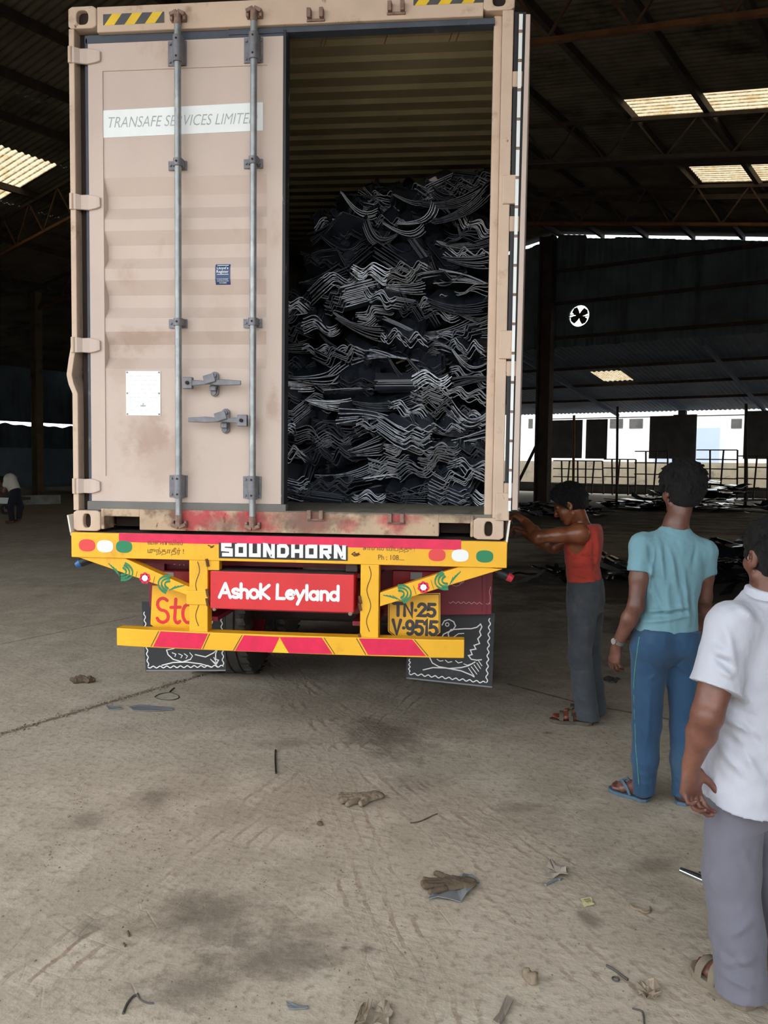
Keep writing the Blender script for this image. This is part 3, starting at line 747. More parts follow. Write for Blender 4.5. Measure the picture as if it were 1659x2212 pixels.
# corner castings with their slotted faces
def casting(x0, z0, round_hole):
    x1, z1 = x0+.162, z0+.118; m = MB(); y0, y1 = YR, YR+.178
    cx_, cz_ = (x0+x1)/2, (z0+z1)/2; n = 24; V = []; F = []
    for k in range(n):
        a = 2*math.pi*k/n; ca, sa = math.cos(a), math.sin(a)
        hx, hz = (.034, .038) if round_hole else (.022, .040)
        px_, pz_ = hx*math.copysign(abs(ca)**.7, ca), hz*math.copysign(abs(sa)**.7, sa)
        sc = 1/max(abs(ca)/.081, abs(sa)/.059)
        V += [(cx_+px_, y0+.035, cz_+pz_), (cx_+px_, y0, cz_+pz_), (cx_+sc*ca, y0, cz_+sc*sa), (cx_+sc*ca, y1, cz_+sc*sa)]
    for k in range(n):
        q = (k+1) % n
        for j in range(3): F.append((k*4+j, k*4+j+1, q*4+j+1, q*4+j))
    F.append(tuple(k*4+3 for k in range(n))); m.add(V, F)
    for (a, b) in ((x0, z0), (x1, z0), (x1, z1), (x0, z1)):
        # fill the square corners left by the round sampling
        pass
    o = m.build('corner_casting', M_tanframe, CON, bevel=.006)
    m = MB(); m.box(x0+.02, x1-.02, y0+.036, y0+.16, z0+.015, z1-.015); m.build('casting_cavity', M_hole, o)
casting(xl, zt-.118, True); casting(xr-.162, zt-.118, True); casting(xl, CZ, False); casting(xr-.162, CZ, False)
# corner posts; the left one is dented
lw = .034
dent = [(P(150, 1080)[2], 0), (P(155, 850)[2], .0), (P(150, 830)[2], -.022), (P(150, 810)[2], -.034), (P(152, 775)[2], -.020), (P(152, 735)[2], 0)]
zs = [CZ+.118]+[d[0] for d in dent]+[CZ+2.0, zt-.118]; xs = [0, 0]+[d[1] for d in dent[1:]]+[0, 0]
m = MB(); V = []; F = []
for z, dx in zip(zs, xs):
    a, b = xl+dx+.002, xl+dx+lw
    V += [(a, YR, z), (b, YR, z), (b, YR+.13, z), (a, YR+.13, z)]
for i in range(len(zs)-1): F += [(i*4+k, i*4+(k+1) % 4, i*4+4+(k+1) % 4, i*4+4+k) for k in range(4)]
F += [(3, 2, 1, 0), tuple(len(V)-4+k for k in range(4))]
m.add(V, F); m.build('corner_post', M_tanframe, CON, bevel=.004)
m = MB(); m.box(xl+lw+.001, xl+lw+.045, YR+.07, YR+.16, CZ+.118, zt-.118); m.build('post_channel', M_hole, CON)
m = MB(); m.box(xr-.062, xr-.004, YR, YR+.12, CZ+.118, zt-.118)
m.box(xr-.105, xr-.062, YR+.05, YR+.14, CZ+.118, zt-.118); m.build('corner_post', M_tanframe, CON, bevel=.005)
for yy in (410, 745, 1095):
    z = P(1100, yy)[2]; m = MB(); m.box(xr-.045, xr+.028, YR-.012, YR+.05, z-.075, z+.075); m.build('hinge_lug', M_tanframe, CON, bevel=.006)
# header and sill
zh0, zh1 = P(411, 60)[2], zt-.004
zs1 = P(450, 1103)[2]                               # top of the sill
m = MB(); m.box(xl+.162, xr-.162, YR+.006, YR+.12, zh0, zh1); HEAD = m.build('header', M_tanframe, CON, bevel=.006)
zpl = zs1
m = MB(); PKT = .36                                   # sill with two fork pockets
pk = [(P(224, 1120)[0], P(300, 1120)[0]), (P(948, 1140)[0], P(1016, 1140)[0])]
zpk = P(260, 1116)[2]
m.box(xl+.162, pk[0][0], YR+.006, YR+.14, CZ+.012, zpl); m.box(pk[0][1], pk[1][0], YR+.006, YR+.14, CZ+.012, zpl); m.box(pk[1][1], xr-.162, YR+.006, YR+.14, CZ+.012, zpl)
for a, b in pk: m.box(a-.002, b+.002, YR+.006, YR+.14, zpk, zpl)
SILL = m.build('sill', M_sill, CON, bevel=.005)
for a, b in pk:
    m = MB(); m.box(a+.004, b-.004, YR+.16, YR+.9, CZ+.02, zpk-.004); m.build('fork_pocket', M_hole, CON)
# hazard stripes on the header
def hazard(x0, x1, nstripe, z0, z1):
    m = MB(); y = YR+.0045; m.box(x0, x1, y, y+.002, z0, z1); o = m.build('hazard_tape', M_tape, CON)
    m = MB(); h = z1-z0; step = (x1-x0)/nstripe
    for k in range(nstripe+1):
        a = x0+step*(k-.45); b = a+step*.5
        pts = [(a, z0), (b, z0), (b+h*.75, z1), (a+h*.75, z1)]
        c = []
        for (px_, pz_) in pts: c.append((min(max(px_, x0), x1), y-.001, pz_))
        if c[1][0]-c[0][0] > .004 or c[2][0]-c[3][0] > .004: m.prism(c, (0, .0008, 0))
    m.build('stripes', M_tapek, o)
hazard(P(222, 40)[0], P(354, 40)[0], 3, P(290, 51)[2], P(290, 27)[2])
hazard(P(893, 5)[0], P(1045, 5)[0], 3, P(960, 8)[2], min(P(960, -20)[2], zt-.02))
# walls, roof and floor
yb = YR+CL
def corr(n_, y0, y1, per, a):
    pts = []; k = 0; y = y0
    while y < y1:
        pts += [(y, 0), (y+per*.3, 0), (y+per*.5, a), (y+per*.8, a)]; y += per
    return [p for p in pts if p[0] <= y1]+[(y1, 0)]
for sx, nm in ((xl+.005, 1), (xr-.005, -1)):
    pts = corr(0, YR+.15, yb, .278, .036)
    m = MB(); m.sheet(lambda i, j: (sx+nm*pts[i][1], pts[i][0], zpl+.0 if j == 0 else zt-.06), len(pts), 2, (nm*.004, 0, 0)); m.build('side_wall', M_inner, CON)
    m = MB(); m.box(min(sx, sx+nm*.06), max(sx, sx+nm*.06), YR+.15, yb, CZ+.01, zpl); m.box(min(sx, sx+nm*.06), max(sx, sx+nm*.06), YR+.15, yb, zt-.065, zt-.005); m.build('side_rail', M_tanframe, CON)
pts = []; y = YR+.32
ROOFP = .195
pts = [(YR+.12, 0), (YR+.32, 0)]
while y < yb-.3:
    pts += [(y+.045, 0), (y+.075, -.022), (y+.095, -.022), (y+.125, 0)]; y += ROOFP
pts.append((yb, 0))
m = MB(); m.sheet(lambda i, j: (xl+.06+(xr-xl-.12)*j, pts[i][0], zt-.05+pts[i][1]), len(pts), 2, (0, 0, .004)); m.build('roof_panel', M_inner, CON)
m = MB(); m.box(xl+.01, xr-.01, yb-.04, yb, CZ+.01, zt-.005); m.build('front_wall', M_inner, CON)
m = MB(); m.box(xl+.05, xr-.05, YR+.10, yb-.05, zpl-.03, zpl); m.build('floor_boards', M_ply, CON)
m = MB(); m.box(xl+.62, P(1090, 1100)[0]-.0, YR+.02, YR+.10, zpl-.02, zpl+.004); m.build('threshold_plate', M_ply, CON)
m = MB(); m.box(xl+.9, xr-.1, YR+.03, YR+.1, zh0-.03, zh0); m.build('header_gasket', M_gasket, CON)
m = MB()
for x_ in (697, 705, 835, 975, 990):
    p = P(x_, 62, YR+.2); m.tube([(p[0], p[1], zt-.07), (p[0]+.01, p[1]-.02, zt-.12), (p[0]-.012, p[1], zt-.17)], .003, 5)
m.build('wire_ends', M_rust, CON)

# --- the closed door, with a recessed corrugated field
dx0, dx1 = P(187, 400)[0], P(608, 400)[0]
dz0, dz1 = P(400, 1086)[2], P(400, 80)[2]
fx0, fx1 = P(219, 500)[0], P(573, 500)[0]
YD = YR+.03; D2 = .006
zf0, zf1 = P(400, 1031)[2], P(400, 141)[2]
bands = [(378, 415), (442, 469), (494, 523), (552, 577), (602, 633), (660, 685), (714, 741), (770, 795)]
prof = [(zf1, D2)]; dep = False
for a, b in bands:
    prof += [(P(300, a)[2], .040 if dep else D2), (P(300, b)[2], D2 if dep else .040)]; dep = not dep
prof.append((zf0, D2))
door = MB()
def rect(mb, x0, x1, z0, z1, y, th=.04): mb.box(x0, x1, y, y+th, z0, z1)
rect(door, dx0, fx0, dz0, dz1, YD); rect(door, fx1, dx1, dz0, dz1, YD); rect(door, fx0, fx1, zf1, dz1, YD); rect(door, fx0, fx1, dz0, zf0, YD)
V = []; F = []
for z, d in prof: V += [(fx0+d*.25, YD+d, z), (fx1-d*.25, YD+d, z)]
for i in range(len(prof)-1): F.append((2*i, 2*i+1, 2*i+3, 2*i+2))
door.add(V, F)
for e, sgn in ((0, 1), (1, -1)):       # cheeks at the ends of the corrugations
    X = fx0 if e == 0 else fx1
    Vc = [(X, YD, z) for z, d in prof]+[(V[2*i+e][0], V[2*i+e][1], V[2*i+e][2]) for i in range(len(prof))]; k = len(prof)
    door.add(Vc, [(i, i+1, k+i+1, k+i) for i in range(k-1)])
door.box(fx0, fx1, YD+.046, YD+.05, zf0, zf1)
DOOR = door.build('door', M_tan, CON)
DOOR['label'] = 'closed tan door with locking bars and white name panel'
m = MB(); g_ = .05
m.box(xl+.075, dx0, YD+.006, YD+.05, dz0-.01, dz1+.04); m.build('gasket', M_gasket, DOOR, bevel=.008)
m = MB(); m.box(xl+.075, dx1+.02, YD+.006, YD+.05, dz1, zh0+.004); m.build('gasket', M_gasket, DOOR, bevel=.006)
m = MB(); m.box(xl+.075, dx1+.03, YD-.012, YD+.05, zpl-.012, dz0); m.build('gasket', M_gasketlow, DOOR, bevel=.006)
m = MB(); m.box(dx1, dx1+.016, YD-.004, YD+.09, dz0-.03, dz1+.03); m.build('edge_gasket', mk('scraped_black_gasket', (40, 40, 46), .6, dirt=(190, 186, 180), dlo=.62, dhi=.72, dscale=9, dstretch=(1, 1, .5)), DOOR)
for yy in (118, 435, 745, 1050):                     # strap hinges wrapping the post
    x0_, x1_ = P(158, yy)[0], P(213, yy)[0]; z = P(180, yy)[2]; x0_ = xl+.006
    m = MB(); h = .048
    pts3 = [(x0_, YR-.006, .043), (x0_+.03, YR-.008, .043), (x0_+.055, YR+.010, .040), (x0_+.095, YR+.016, .042), (x1_-.02, YR+.014, .034), (x1_, YR+.016, .026)]
    m.sheet(lambda i, j: (pts3[i][0], pts3[i][1], z+(j*2-1)*pts3[i][2]), len(pts3), 2, (0, .018, 0))
    hg = m.build('hinge', M_tan, DOOR, bevel=.004)
    m = MB(); m.tube([(xl+.012, YR-.004, z-.043), (xl+.012, YR-.004, z+.043)], .012, 10); m.build('hinge_knuckle', M_tanframe, DOOR, smooth=True)
# locking bars, keepers, brackets
YB = YR-.022
def bracket(x, z, hz, wide):
    xp = x*YD/YB; m = MB(); m.box(xp-wide, xp+wide, YD-.008, YD, z-hz, z+hz)
    if hz > .04:
        m.tube([(x, YB, z-hz*1.05), (x, YB, z+hz*1.05)], .027, 14); m.box(x-.027, x+.027, YB, YD, z-hz, z+hz)
    else:
        m.tube([(x, YB, z-.02), (x, YB, z+.02)], .026, 14); m.box(x-.026, x+.026, YB, YD, z-.02, z+.02)
    o = m.build('bar_bracket', M_cast, DOOR, smooth=True, angle=35)
    for sx in (-1, 1):
        for sz in ((-1, 1) if hz > .04 else (0,)):
            b = MB(); b.tube([(xp+sx*wide*.76, YD-.016, z+sz*hz*.72), (xp+sx*wide*.76, YD-.008, z+sz*hz*.72)], .007, 8); b.build('rivet', M_cast, o)
    for sz in ((-.7, .7) if hz > .04 else (0,)):
        b = MB(); b.tube([(x, YB-.0285, z+sz*hz), (x, YB-.02, z+sz*hz)], .006, 8); b.build('rivet', M_hole, o)
cams = []
for bx in (P(388, 600)[0], P(549, 600)[0]):
    ztop = zh0+.055; zbot = zpl-.075
    m = MB(); m.tube([(bx, YB, zbot+.02), (bx, YB, ztop-.02)], .0185, 16); m.build('locking_bar', M_galv, DOOR, smooth=True)
    for yy, hz in ((107, .066), (352, .024), (697, .024), (1052, .062)):
        bracket(bx, P(470, yy)[2], hz, .052)
    for z, sg in ((ztop, 1), (zbot, -1)):             # claw cams hooked on the keepers
        m = MB(); m.tube([(bx, YB, z-sg*.05), (bx, YB, z+sg*.005)], .020, 12)
        m.obox((bx-.022, YB-.004, z+sg*.012), (1, 0, sg*.45), (0, 1, 0), (-sg*.45, 0, 1), .022, .012, .010)
        m.obox((bx+.022, YB-.004, z+sg*.012), (1, 0, -sg*.45), (0, 1, 0), (sg*.45, 0, 1), .022, .012, .010)
        m.box(bx-.014, bx+.014, YB-.02, YB+.02, z-.014, z+.014)
        m.build('cam', M_rustcam, DOOR, bevel=.004)
        k = MB(); k.box(bx-.044, bx-.028, YB-.004, YR+.01, z-.022, z+.016); k.box(bx+.028, bx+.044, YB-.004, YR+.01, z-.022, z+.016); k.box(bx-.044, bx+.044, YR-.002, YR+.01, z-.024, z-.016)
        k.build('cam_keeper', M_rustcam, HEAD if sg > 0 else SILL, bevel=.004)
for xx, yt, yb_ in ((682, 32, 1112), (856, 17, 1119)):  # keepers left free by the opened door
    for yy, par in ((yt, HEAD), (yb_, SILL)):
        p = P(xx, yy); k = MB(); k.box(p[0]-.045, p[0]-.022, YR-.03, YR+.01, p[2]-.024, p[2]+.026); k.box(p[0]+.022, p[0]+.045, YR-.03, YR+.01, p[2]-.024, p[2]+.026)
        k.box(p[0]-.05, p[0]+.05, YR-.004, YR+.01, p[2]-.034, p[2]-.02)
        k.build('cam_keeper', M_rustcam, par, bevel=.004)
def handle(x_bar, x_end, yy, xh):
    z0, z1 = P(x_bar, yy)[2], P(x_end, yy)[2]; zc = P(xh, yy)[2]; a, b = P(x_bar, yy)[0], P(x_end, yy)[0]; sg = 1 if b > a else -1
    hx = P(xh, yy)[0]
    m = MB(); y = YB-.012
    m.prism([(a+sg*.05, y, zc-.018), (a+sg*.16, y, zc-.008), (b-sg*.10, y, zc-.014), (b, y, zc-.010), (b, y, zc+.014), (b-sg*.10, y, zc+.020), (a+sg*.16, y, zc+.012), (a+sg*.05, y, zc+.018)], (0, -.014, 0))
    m.box(min(a+sg*.02, a+sg*.075), max(a+sg*.02, a+sg*.075), y-.018, y+.016, zc-.032, zc+.032)
    h = m.build('door_handle', M_cast, DOOR, bevel=.004)
    m = MB(); m.tube([(a+sg*.05, y-.03, zc), (a+sg*.05, y-.018, zc)], .010, 10); m.build('rivet', M_hole, h)
    m = MB(); poly = [(hx+.024*math.cos(t), YD, zc+(.045 if math.sin(t) > 0 else -.045)+.024*math.sin(t)) for t in np.linspace(0, 2*math.pi, 20, endpoint=False)]
    m.prism(poly, (0, -.012, 0)); m.box(hx-.018, hx+.018, YD-.05, YD-.012, zc-.04, zc-.012)
    m.obox((hx-.006, y-.018, zc+.022), (1, 0, .3), (0, 1, 0), (-.3, 0, 1), .032, .010, .024)
    c = m.build('handle_catch', M_cast, DOOR, bevel=.004)
    m = MB(); m.disc((hx, YD-.012, zc+.048), (0, -1, 0), .013, .012, 10); m.disc((hx, YD-.012, zc-.048), (0, -1, 0), .013, .012, 10); m.build('catch_bolts', M_cast, c)
handle(393, 525, 829, 461); handle(546, 412, 909, 485)
# name panel, certification decal, data plate
def quad_on(mb, pts, Y, th): mb.prism([(*P(x, y, Y)[[0]], Y, P(x, y, Y)[2]) for x, y in pts], (0, th, 0))
YP = YD+D2-.001
m = MB(); quad_on(m, [(222, 298), (568, 282), (568, 221), (222, 239)], YP, -.0015); SIGN = m.build('name_panel', M_white, DOOR)
p0, p1 = P(235, 279, YP), P(556, 263, YP)
m = MB(); text_into(m, 'TRANSAFE SERVICES LIMITED', lambda q: (p0[0]+q[0], YP-.0018, p0[2]+.006+q[1]), (0, -.0004, 0), P(250, 258, YP)[2]-P(250, 278, YP)[2]+.008, p1[0]-p0[0], shear=.28, bold=-.006)
m.build('lettering', M_greytext, SIGN)
m = MB(); Yc = YD+.028
z0_, z1_ = P(477, 611)[2], P(477, 567)[2]; x0_, x1_ = P(461, 590)[0], P(493, 590)[0]
yv = lambda z: YD+max(.0, np.interp(-z, [-q[0] for q in prof], [q[1] for q in prof]))
m.sheet(lambda i, j: (x0_+(x1_-x0_)*j, yv(z0_+(z1_-z0_)*i/8)-.003, z0_+(z1_-z0_)*i/8), 9, 2, (0, .002, 0)); DEC = m.build('certification_decal', M_blue, DOOR)
m = MB(); W_ = x1_-x0_; Hh = z1_-z0_
for txt, fz, hh, ww in (("Lloyd's", .70, .17, .78), ('Register', .52, .17, .82), ('CONTAINER', .22, .055, .78), ('CERTIFICATION', .135, .055, .8), ('SCHEME', .05, .055, .5)):
    z = z0_+fz*Hh; text_into(m, txt, lambda q: (x0_+W_*(1-ww)/2+q[0], yv(z+q[1])-.0036, z+q[1]), (0, -.0004, 0), hh*Hh, W_*ww, bold=.008)
for fz in (.92, .47): m.box(x0_+W_*.12, x1_-W_*.1, yv(z0_+fz*Hh)-.0045, yv(z0_+fz*Hh)-.0035, z0_+fz*Hh, z0_+fz*Hh+.003)
m.build('lettering', M_white, DEC)
m = MB(); x0_, x1_ = P(267, 850)[0], P(342, 850)[0]; z0_, z1_ = P(305, 897)[2], P(305, 800)[2]
m.box(x0_, x1_, YP-.003, YP, z0_, z1_); PL = m.build('data_plate', M_white, DOOR, bevel=.001)
m = MB()
for (a, b) in ((0, 0), (1, 0), (0, 1), (1, 1), (0, .5), (1, .5)): m.disc((x0_+.008+(x1_-x0_-.016)*a, YP-.003, z0_+.008+(z1_-z0_-.016)*b), (0, -1, 0), .005, .002, 8)
m.build('plate_rivets', M_cast, PL)
m = MB(); rr = random.Random(5)
for k in range(9):
    z = z1_-.03-k*.024; a = x0_+.02; 
    while a < x1_-.03:
        l = rr.uniform(.01, .03); m.box(a, min(a+l, x1_-.015), YP-.0035, YP-.003, z, z+.0025); a += l+rr.uniform(.006, .03)
m.build('printed_lines', mk('pale_grey_print', (214, 218, 220), .6), PL)
m = MB(); m.box((x0_+x1_)/2-.016, (x0_+x1_)/2+.014, YP-.0035, YP-.003, z0_+.052, z0_+.058); m.prism([((x0_+x1_)/2-.006+a*.014, YP-.003, z0_+.06+b*.014) for a, b in ((0, 0), (.8, 0), (.4, 1))], (0, -.0006, 0)); m.build('stamp', M_greytext, PL)

# --- the opened door, swung back along the right side
def strip(mb, top, bot, Y, th):       # top/bottom pixel pairs
    (a0, a1), (b0, b1) = top, bot
    q = [P(b0, 1104, Y), P(b1, 1104, Y), P(a1, 30, Y), P(a0, 30, Y)]; mb.prism(q, (0, th, 0))
OD = MB(); Yo = YR-.02
q = [P(1106, 1102, Yo), P(1118, 1102, Yo), P(1146, 30, Yo), P(1136, 30, Yo)]
far = np.array([0.075, 1.14, 0])
OD.prism(q, far); ODOOR = OD.build('door', M_tan, CON, bevel=.003); ODOOR['label'] = 'open tan door folded back, seen edge on'
m = MB(); q = [P(1089, 1104, Yo+.03), P(1107, 1106, Yo+.03), P(1137, 26, Yo+.03), P(1112, 26, Yo+.03)]; m.prism(q, far*.5); m.build('gasket', M_black, ODOOR)  # black gasket, widened so its colour paints the dark gap beside the post
m = MB(); strip(m, (1121.5, 1129.5), (1097.5, 1103.5), Yo-.004, .004); RT = m.build('gasket_retainer', M_white, ODOOR)
for k in range(17):
    m = MB(); t = (k+.6)/17; y_ = 30+t*1074; xa = 1121.5+(1097.5-1121.5)*t; xb = 1129.5+(1103.5-1129.5)*t
    a, b = P(xa, y_, Yo-.004), P(xb, y_, Yo-.004); m.box(a[0], b[0], Yo-.0075, Yo-.0035, a[2]-.007, a[2]+.007); m.build('rivet', M_rustcam, RT)
for yy in (165, 480, 795, 1060):
    m = MB(); a = P(1128-(yy-30)*.022, yy, Yo); m.box(xr-.004, a[0]+.01, YR+.005, YR+.03, a[2]-.04, a[2]+.04); m.build('hinge', M_tanframe, ODOOR, bevel=.004)
m = MB(); a, b = P(1148, 30, Yo+.01), P(1119, 1100, Yo+.01); m.tube([a+far*.45+np.array([-.045, 0, 0]), b+far*.45+np.array([-.045, 0, 0])], .0175, 12); m.build('locking_bar', M_galv, ODOOR, smooth=True)

# ---------------------------------------------------------------- trailer
TR = thing('trailer', 'red and yellow painted flatbed trailer carrying the tan container', 'trailer', (CX, 4.44, 0))
YT = 4.44; T = lambda x, y, Y=YT: atY(x, y, Y)
bx0, bx1, bz0, bz1 = -2.245, .209, 1.140, 1.282
m = MB(); m.box(bx0, bx1, YT, YT+.09, bz0, bz1)
BEAM = m.build('rear_crossbeam', M_yel, TR, bevel=.004)
M_guide = mk('chipped_white_paint', (226, 222, 214), .6, dirt=(150, 60, 50), dscale=6)
m = MB(); m.prism([(bx0-.001, YT+.01, bz1-.02), (bx0-.026, YT+.02, CZ+.09), (bx0-.014, YT+.16, CZ+.1), (bx0-.006, YT+.16, bz1-.02)], (-.008, 0, 0)); m.build('corner_guide', M_guide, TR)
m = MB(); m.prism([(bx1, YT+.01, bz1-.02), (bx1+.016, YT+.02, CZ+.11), (bx1+.004, YT+.16, CZ+.11), (bx1, YT+.16, bz1-.02)], (-.010, 0, 0)); m.build('corner_guide', M_guide, TR)
m = MB(); m.box(bx0+.02, bx1-.02, YT+.03, YT+.16, bz1-.005, bz1+.002); m.build('deck_lip', M_grime, TR)
# painted decoration of the beam (thin raised paint)
YF = YT-.0006
def tape(pts, mat, name, par, Y=YF, th=-.001):
    m = MB(); m.prism([(p[0], Y, p[2]) for p in (T(x, y, Y) for x, y in pts)], (0, th, 0)); return m.build(name, mat, par)
TP = tape([(257, 1170.5), (996, 1188), (996, 1166), (257, 1151.5)], M_pink, 'reflective_tape', BEAM)
def oval(cx_, cy_, rx, ry, mat):
    c = T(cx_, cy_, YF); m = MB(); sxp = T(cx_+rx, cy_, YF)[0]-c[0]; szp = c[2]-T(cx_, cy_+ry, YF)[2]
    m.prism([(c[0]+sxp*math.copysign(abs(math.cos(t))**.8, math.cos(t)), YF-.0002, c[2]+szp*math.copysign(abs(math.sin(t))**.8, math.sin(t))) for t in np.linspace(0, 2*math.pi, 26, endpoint=False)], (0, -.001, 0)); m.build('painted_dot', mat, BEAM)
M_red2 = mk('soft_red_enamel', (224, 66, 66), .45)
for cx_, cy_, mat in ((188, 1178, M_red2), (227, 1180, M_wpaint), (268, 1181, M_green), (944, 1199, M_red2), (994, 1200, M_wpaint), (1047, 1202, M_green)):
    oval(cx_, cy_, 18.5 if cx_ > 500 else 17.5, 13.2, mat)
SH = tape([(473, 1205.5), (751, 1211.5), (751, 1179.5), (473, 1172)], M_black, 'horn_plate', BEAM, YF, -.002)
p0, p1 = T(478, 1203, YF), T(747, 1208.5, YF); sl_ = (p1[2]-p0[2])/(p1[0]-p0[0])
m = MB(); lettering(m, 'SOUNDHORN', lambda q: (p0[0]+q[0], YF-.0022, p0[2]+.004+q[1]+sl_*q[0]), (0, -.0008, 0), .074, p1[0]-p0[0], .0205, BLOCK, gap=.20, cap=0)
m.build('lettering', M_wpaint, SH)
M_scrawl = mk('thin_brown_brush_paint', (92, 62, 34), .6)
def script(txt, x, y, w, hpx, mat=M_scrawl, bold=0.0):
    a = T(x, y, YF); b = T(x+w, y, YF); h = a[2]-T(x, y+hpx, YF)[2]
    m = MB(); text_into(m, txt, lambda q: (a[0]+q[0], YF-.0003, a[2]+q[1]), (0, -.0009, 0), h, b[0]-a[0], bold=bold); return m.build('lettering', mat, BEAM)
script('வைளவில்', 319, 1176, 76, 11); script('முந்தாதீர் !', 319, 1199, 78, 17)
script('சாைல விபத்து !', 784, 1192, 112, 14); script('Ph : 108....', 817, 1209, 56, 11)
m = MB()
for st in ([(760, 1197), (766, 1193), (768, 1197), (775, 1195), (773, 1200), (766, 1201), (760, 1197)], [(764, 1198), (777, 1198)], [(450, 1178), (457, 1181), (462, 1179)], [(455, 1183), (460, 1182)]):
    q_ = [T(x, y, YF) for x, y in st]; m.stroke([(p[0], p[2]) for p in q_], .006, on(YF-.0002), (0, -.0008, 0))
m.build('paint_chips', M_rust, BEAM)
# posts with wavy pin-stripes
def tz(x, y): return T(x, y)[2]
posts = [(T(408, 1300)[0], T(448, 1300)[0]), (T(778, 1300)[0], T(818, 1300)[0])]
zb0, zb1 = .641, .742
for k, (a, b) in enumerate(posts):
    m = MB(); m.box(a, b, YT+.004, YT+.085, zb1-.02, bz0+.002)
    if k == 0: m.box(b, T(473, 1225)[0], YT+.006, YT+.06, bz0-.055, bz0+.002)
    PO = m.build('post', M_yel, TR, bevel=.004)
    m = MB(); c = (a+b)/2-.004; pts2 = [(c+.011*math.sin(t*13), bz0-.01-t*.36) for t in np.linspace(0, 1, 60)]
    m.stroke(pts2, .0045, on(YT+.0034), (0, -.0008, 0)); m.build('pinstripe', M_scrawl, PO)
    if k == 0:
        m = MB(); z = tz(425, 1293); m.box(a-.014, b+.004, YT-.004, YT+.03, z-.035, z+.045); m.build('weld_collar', M_yel, PO, bevel=.004)
    m = MB()
    for yy in ((1215, 1280, 1300) if k == 0 else (1285, 1300, 1365)):
        z = tz(430, yy); e = b if k == 0 else a; m.obox((e, YT, z), (1, 0, .2), (0, 1, 0), (-.2, 0, 1), .007, .005, .022)
    m.build('rust_scabs', M_rust, PO)
# braces with painted leaves and flower
def brace(pts, mir):
    m = MB(); q = [T(x, y) for x, y in pts]; m.prism([(p[0], YT+.012, p[2]) for p in q], (0, .07, 0)); B = m.build('brace', M_yel, TR, bevel=.003)
    a, b = (T(215, 1222), T(405, 1276)) if not mir else (T(1012, 1240), T(822, 1297))
    d = unit(b-a); L = np.linalg.norm(b-a); n = np.array([-d[2], 0, d[0]]); n = n if n[2] > 0 else -n
    to = lambda q: a+d*q[0]*L+n*q[1]+np.array([0, -(a[1]-YT)+.0115, 0])
    m = MB()
    for c0, s_ in (((.24, .002), 1), ((.79, .0), -1)):
        for r_ in (.050, .036, .021):
            st = [(c0[0]+s_*(x*r_*1.35)/L, c0[1]+y*r_) for x, y in arc(0, 0, 1, 1, -80, 80, 8)]
            m.stroke(st, .0135, to, (0, -.001, 0))
        for k in range(4): m.stroke([(c0[0]-s_*(.005+k*.014)/L, c0[1]-.03+.010*k), (c0[0]-s_*(.035+k*.016)/L, c0[1]+.004+.006*k)], .006, to, (0, -.001, 0))
    m.build('painted_leaves', M_green, B)
    m = MB(); fc = (.51, .0)
    for k in range(7):
        an = 2*math.pi*k/7; m.prism([A3(to((fc[0]+(.021*math.cos(an)+.0125*math.cos(t))/L, fc[1]+.021*math.sin(an)+.0125*math.sin(t)))) for t in np.linspace(0, 2*math.pi, 10, endpoint=False)], (0, -.001, 0))
    fl = m.build('painted_flower', M_pink, B)
    m = MB(); m.prism([A3(to((fc[0]+.0175*math.cos(t)/L, fc[1]+.0175*math.sin(t))))+np.array([0, -.0012, 0]) for t in np.linspace(0, 2*math.pi, 14, endpoint=False)], (0, -.001, 0)); m.build('flower_centre', M_wpaint, fl)
    m = MB()
    for x_ in (.41, .61): m.stroke([(x_, -.024), (x_, .024)], .004, to, (0, -.001, 0))
    m.build('pinstripe', M_scrawl, B)
brace([(163, 1203), (402, 1286), (410, 1270), (262, 1204), (215, 1202)], False)
brace([(1086, 1230), (820, 1311), (820, 1281), (990, 1226), (1030, 1224)], True)
# red name box between the posts
ra, rb = T(455, 1300)[0], T(765, 1300)[0]; rz0, rz1 = tz(610, 1319), tz(610, 1237)
m = MB(); m.box(ra, rb, YT-.01, YT+.14, rz0, rz1); BX = m.build('name_box', M_red, TR, bevel=.006)
m = MB(); m.box(ra+.004, rb-.004, YT+.0, YT+.135, rz1, rz1+.003); m.build('rusty_lid', M_grime, BX)
p0, p1 = T(474, 1290, YT-.01), T(737, 1297, YT-.01); sl_ = (p1[2]-p0[2])/(p1[0]-p0[0])
m = MB(); lettering(m, 'AshoK Leyland', lambda q: (p0[0]+q[0], YT-.0108, p0[2]+q[1]+sl_*q[0]), (0, -.0012, 0), .078, p1[0]-p0[0], .0180)
m.build('lettering', M_wpaint, BX)
m = MB(); a = T(757, 1225); m.box(a[0]-.03, a[0]+.035, YT+.02, YT+.1, a[2]-.03, a[2]+.03); m.build('rubber_stop', M_grime, TR, bevel=.006)
m = MB(); m.tube([(T(757, 1325)[0], YT-.012, rz0-.003), (T(757, 1325)[0], YT+.03, rz0-.003)], .012, 8); m.tube([(T(464, 1324)[0], YT-.012, rz0-.003), (T(464, 1324)[0], YT+.03, rz0-.003)], .01, 8); m.build('box_bolts', M_rustcam, BX)
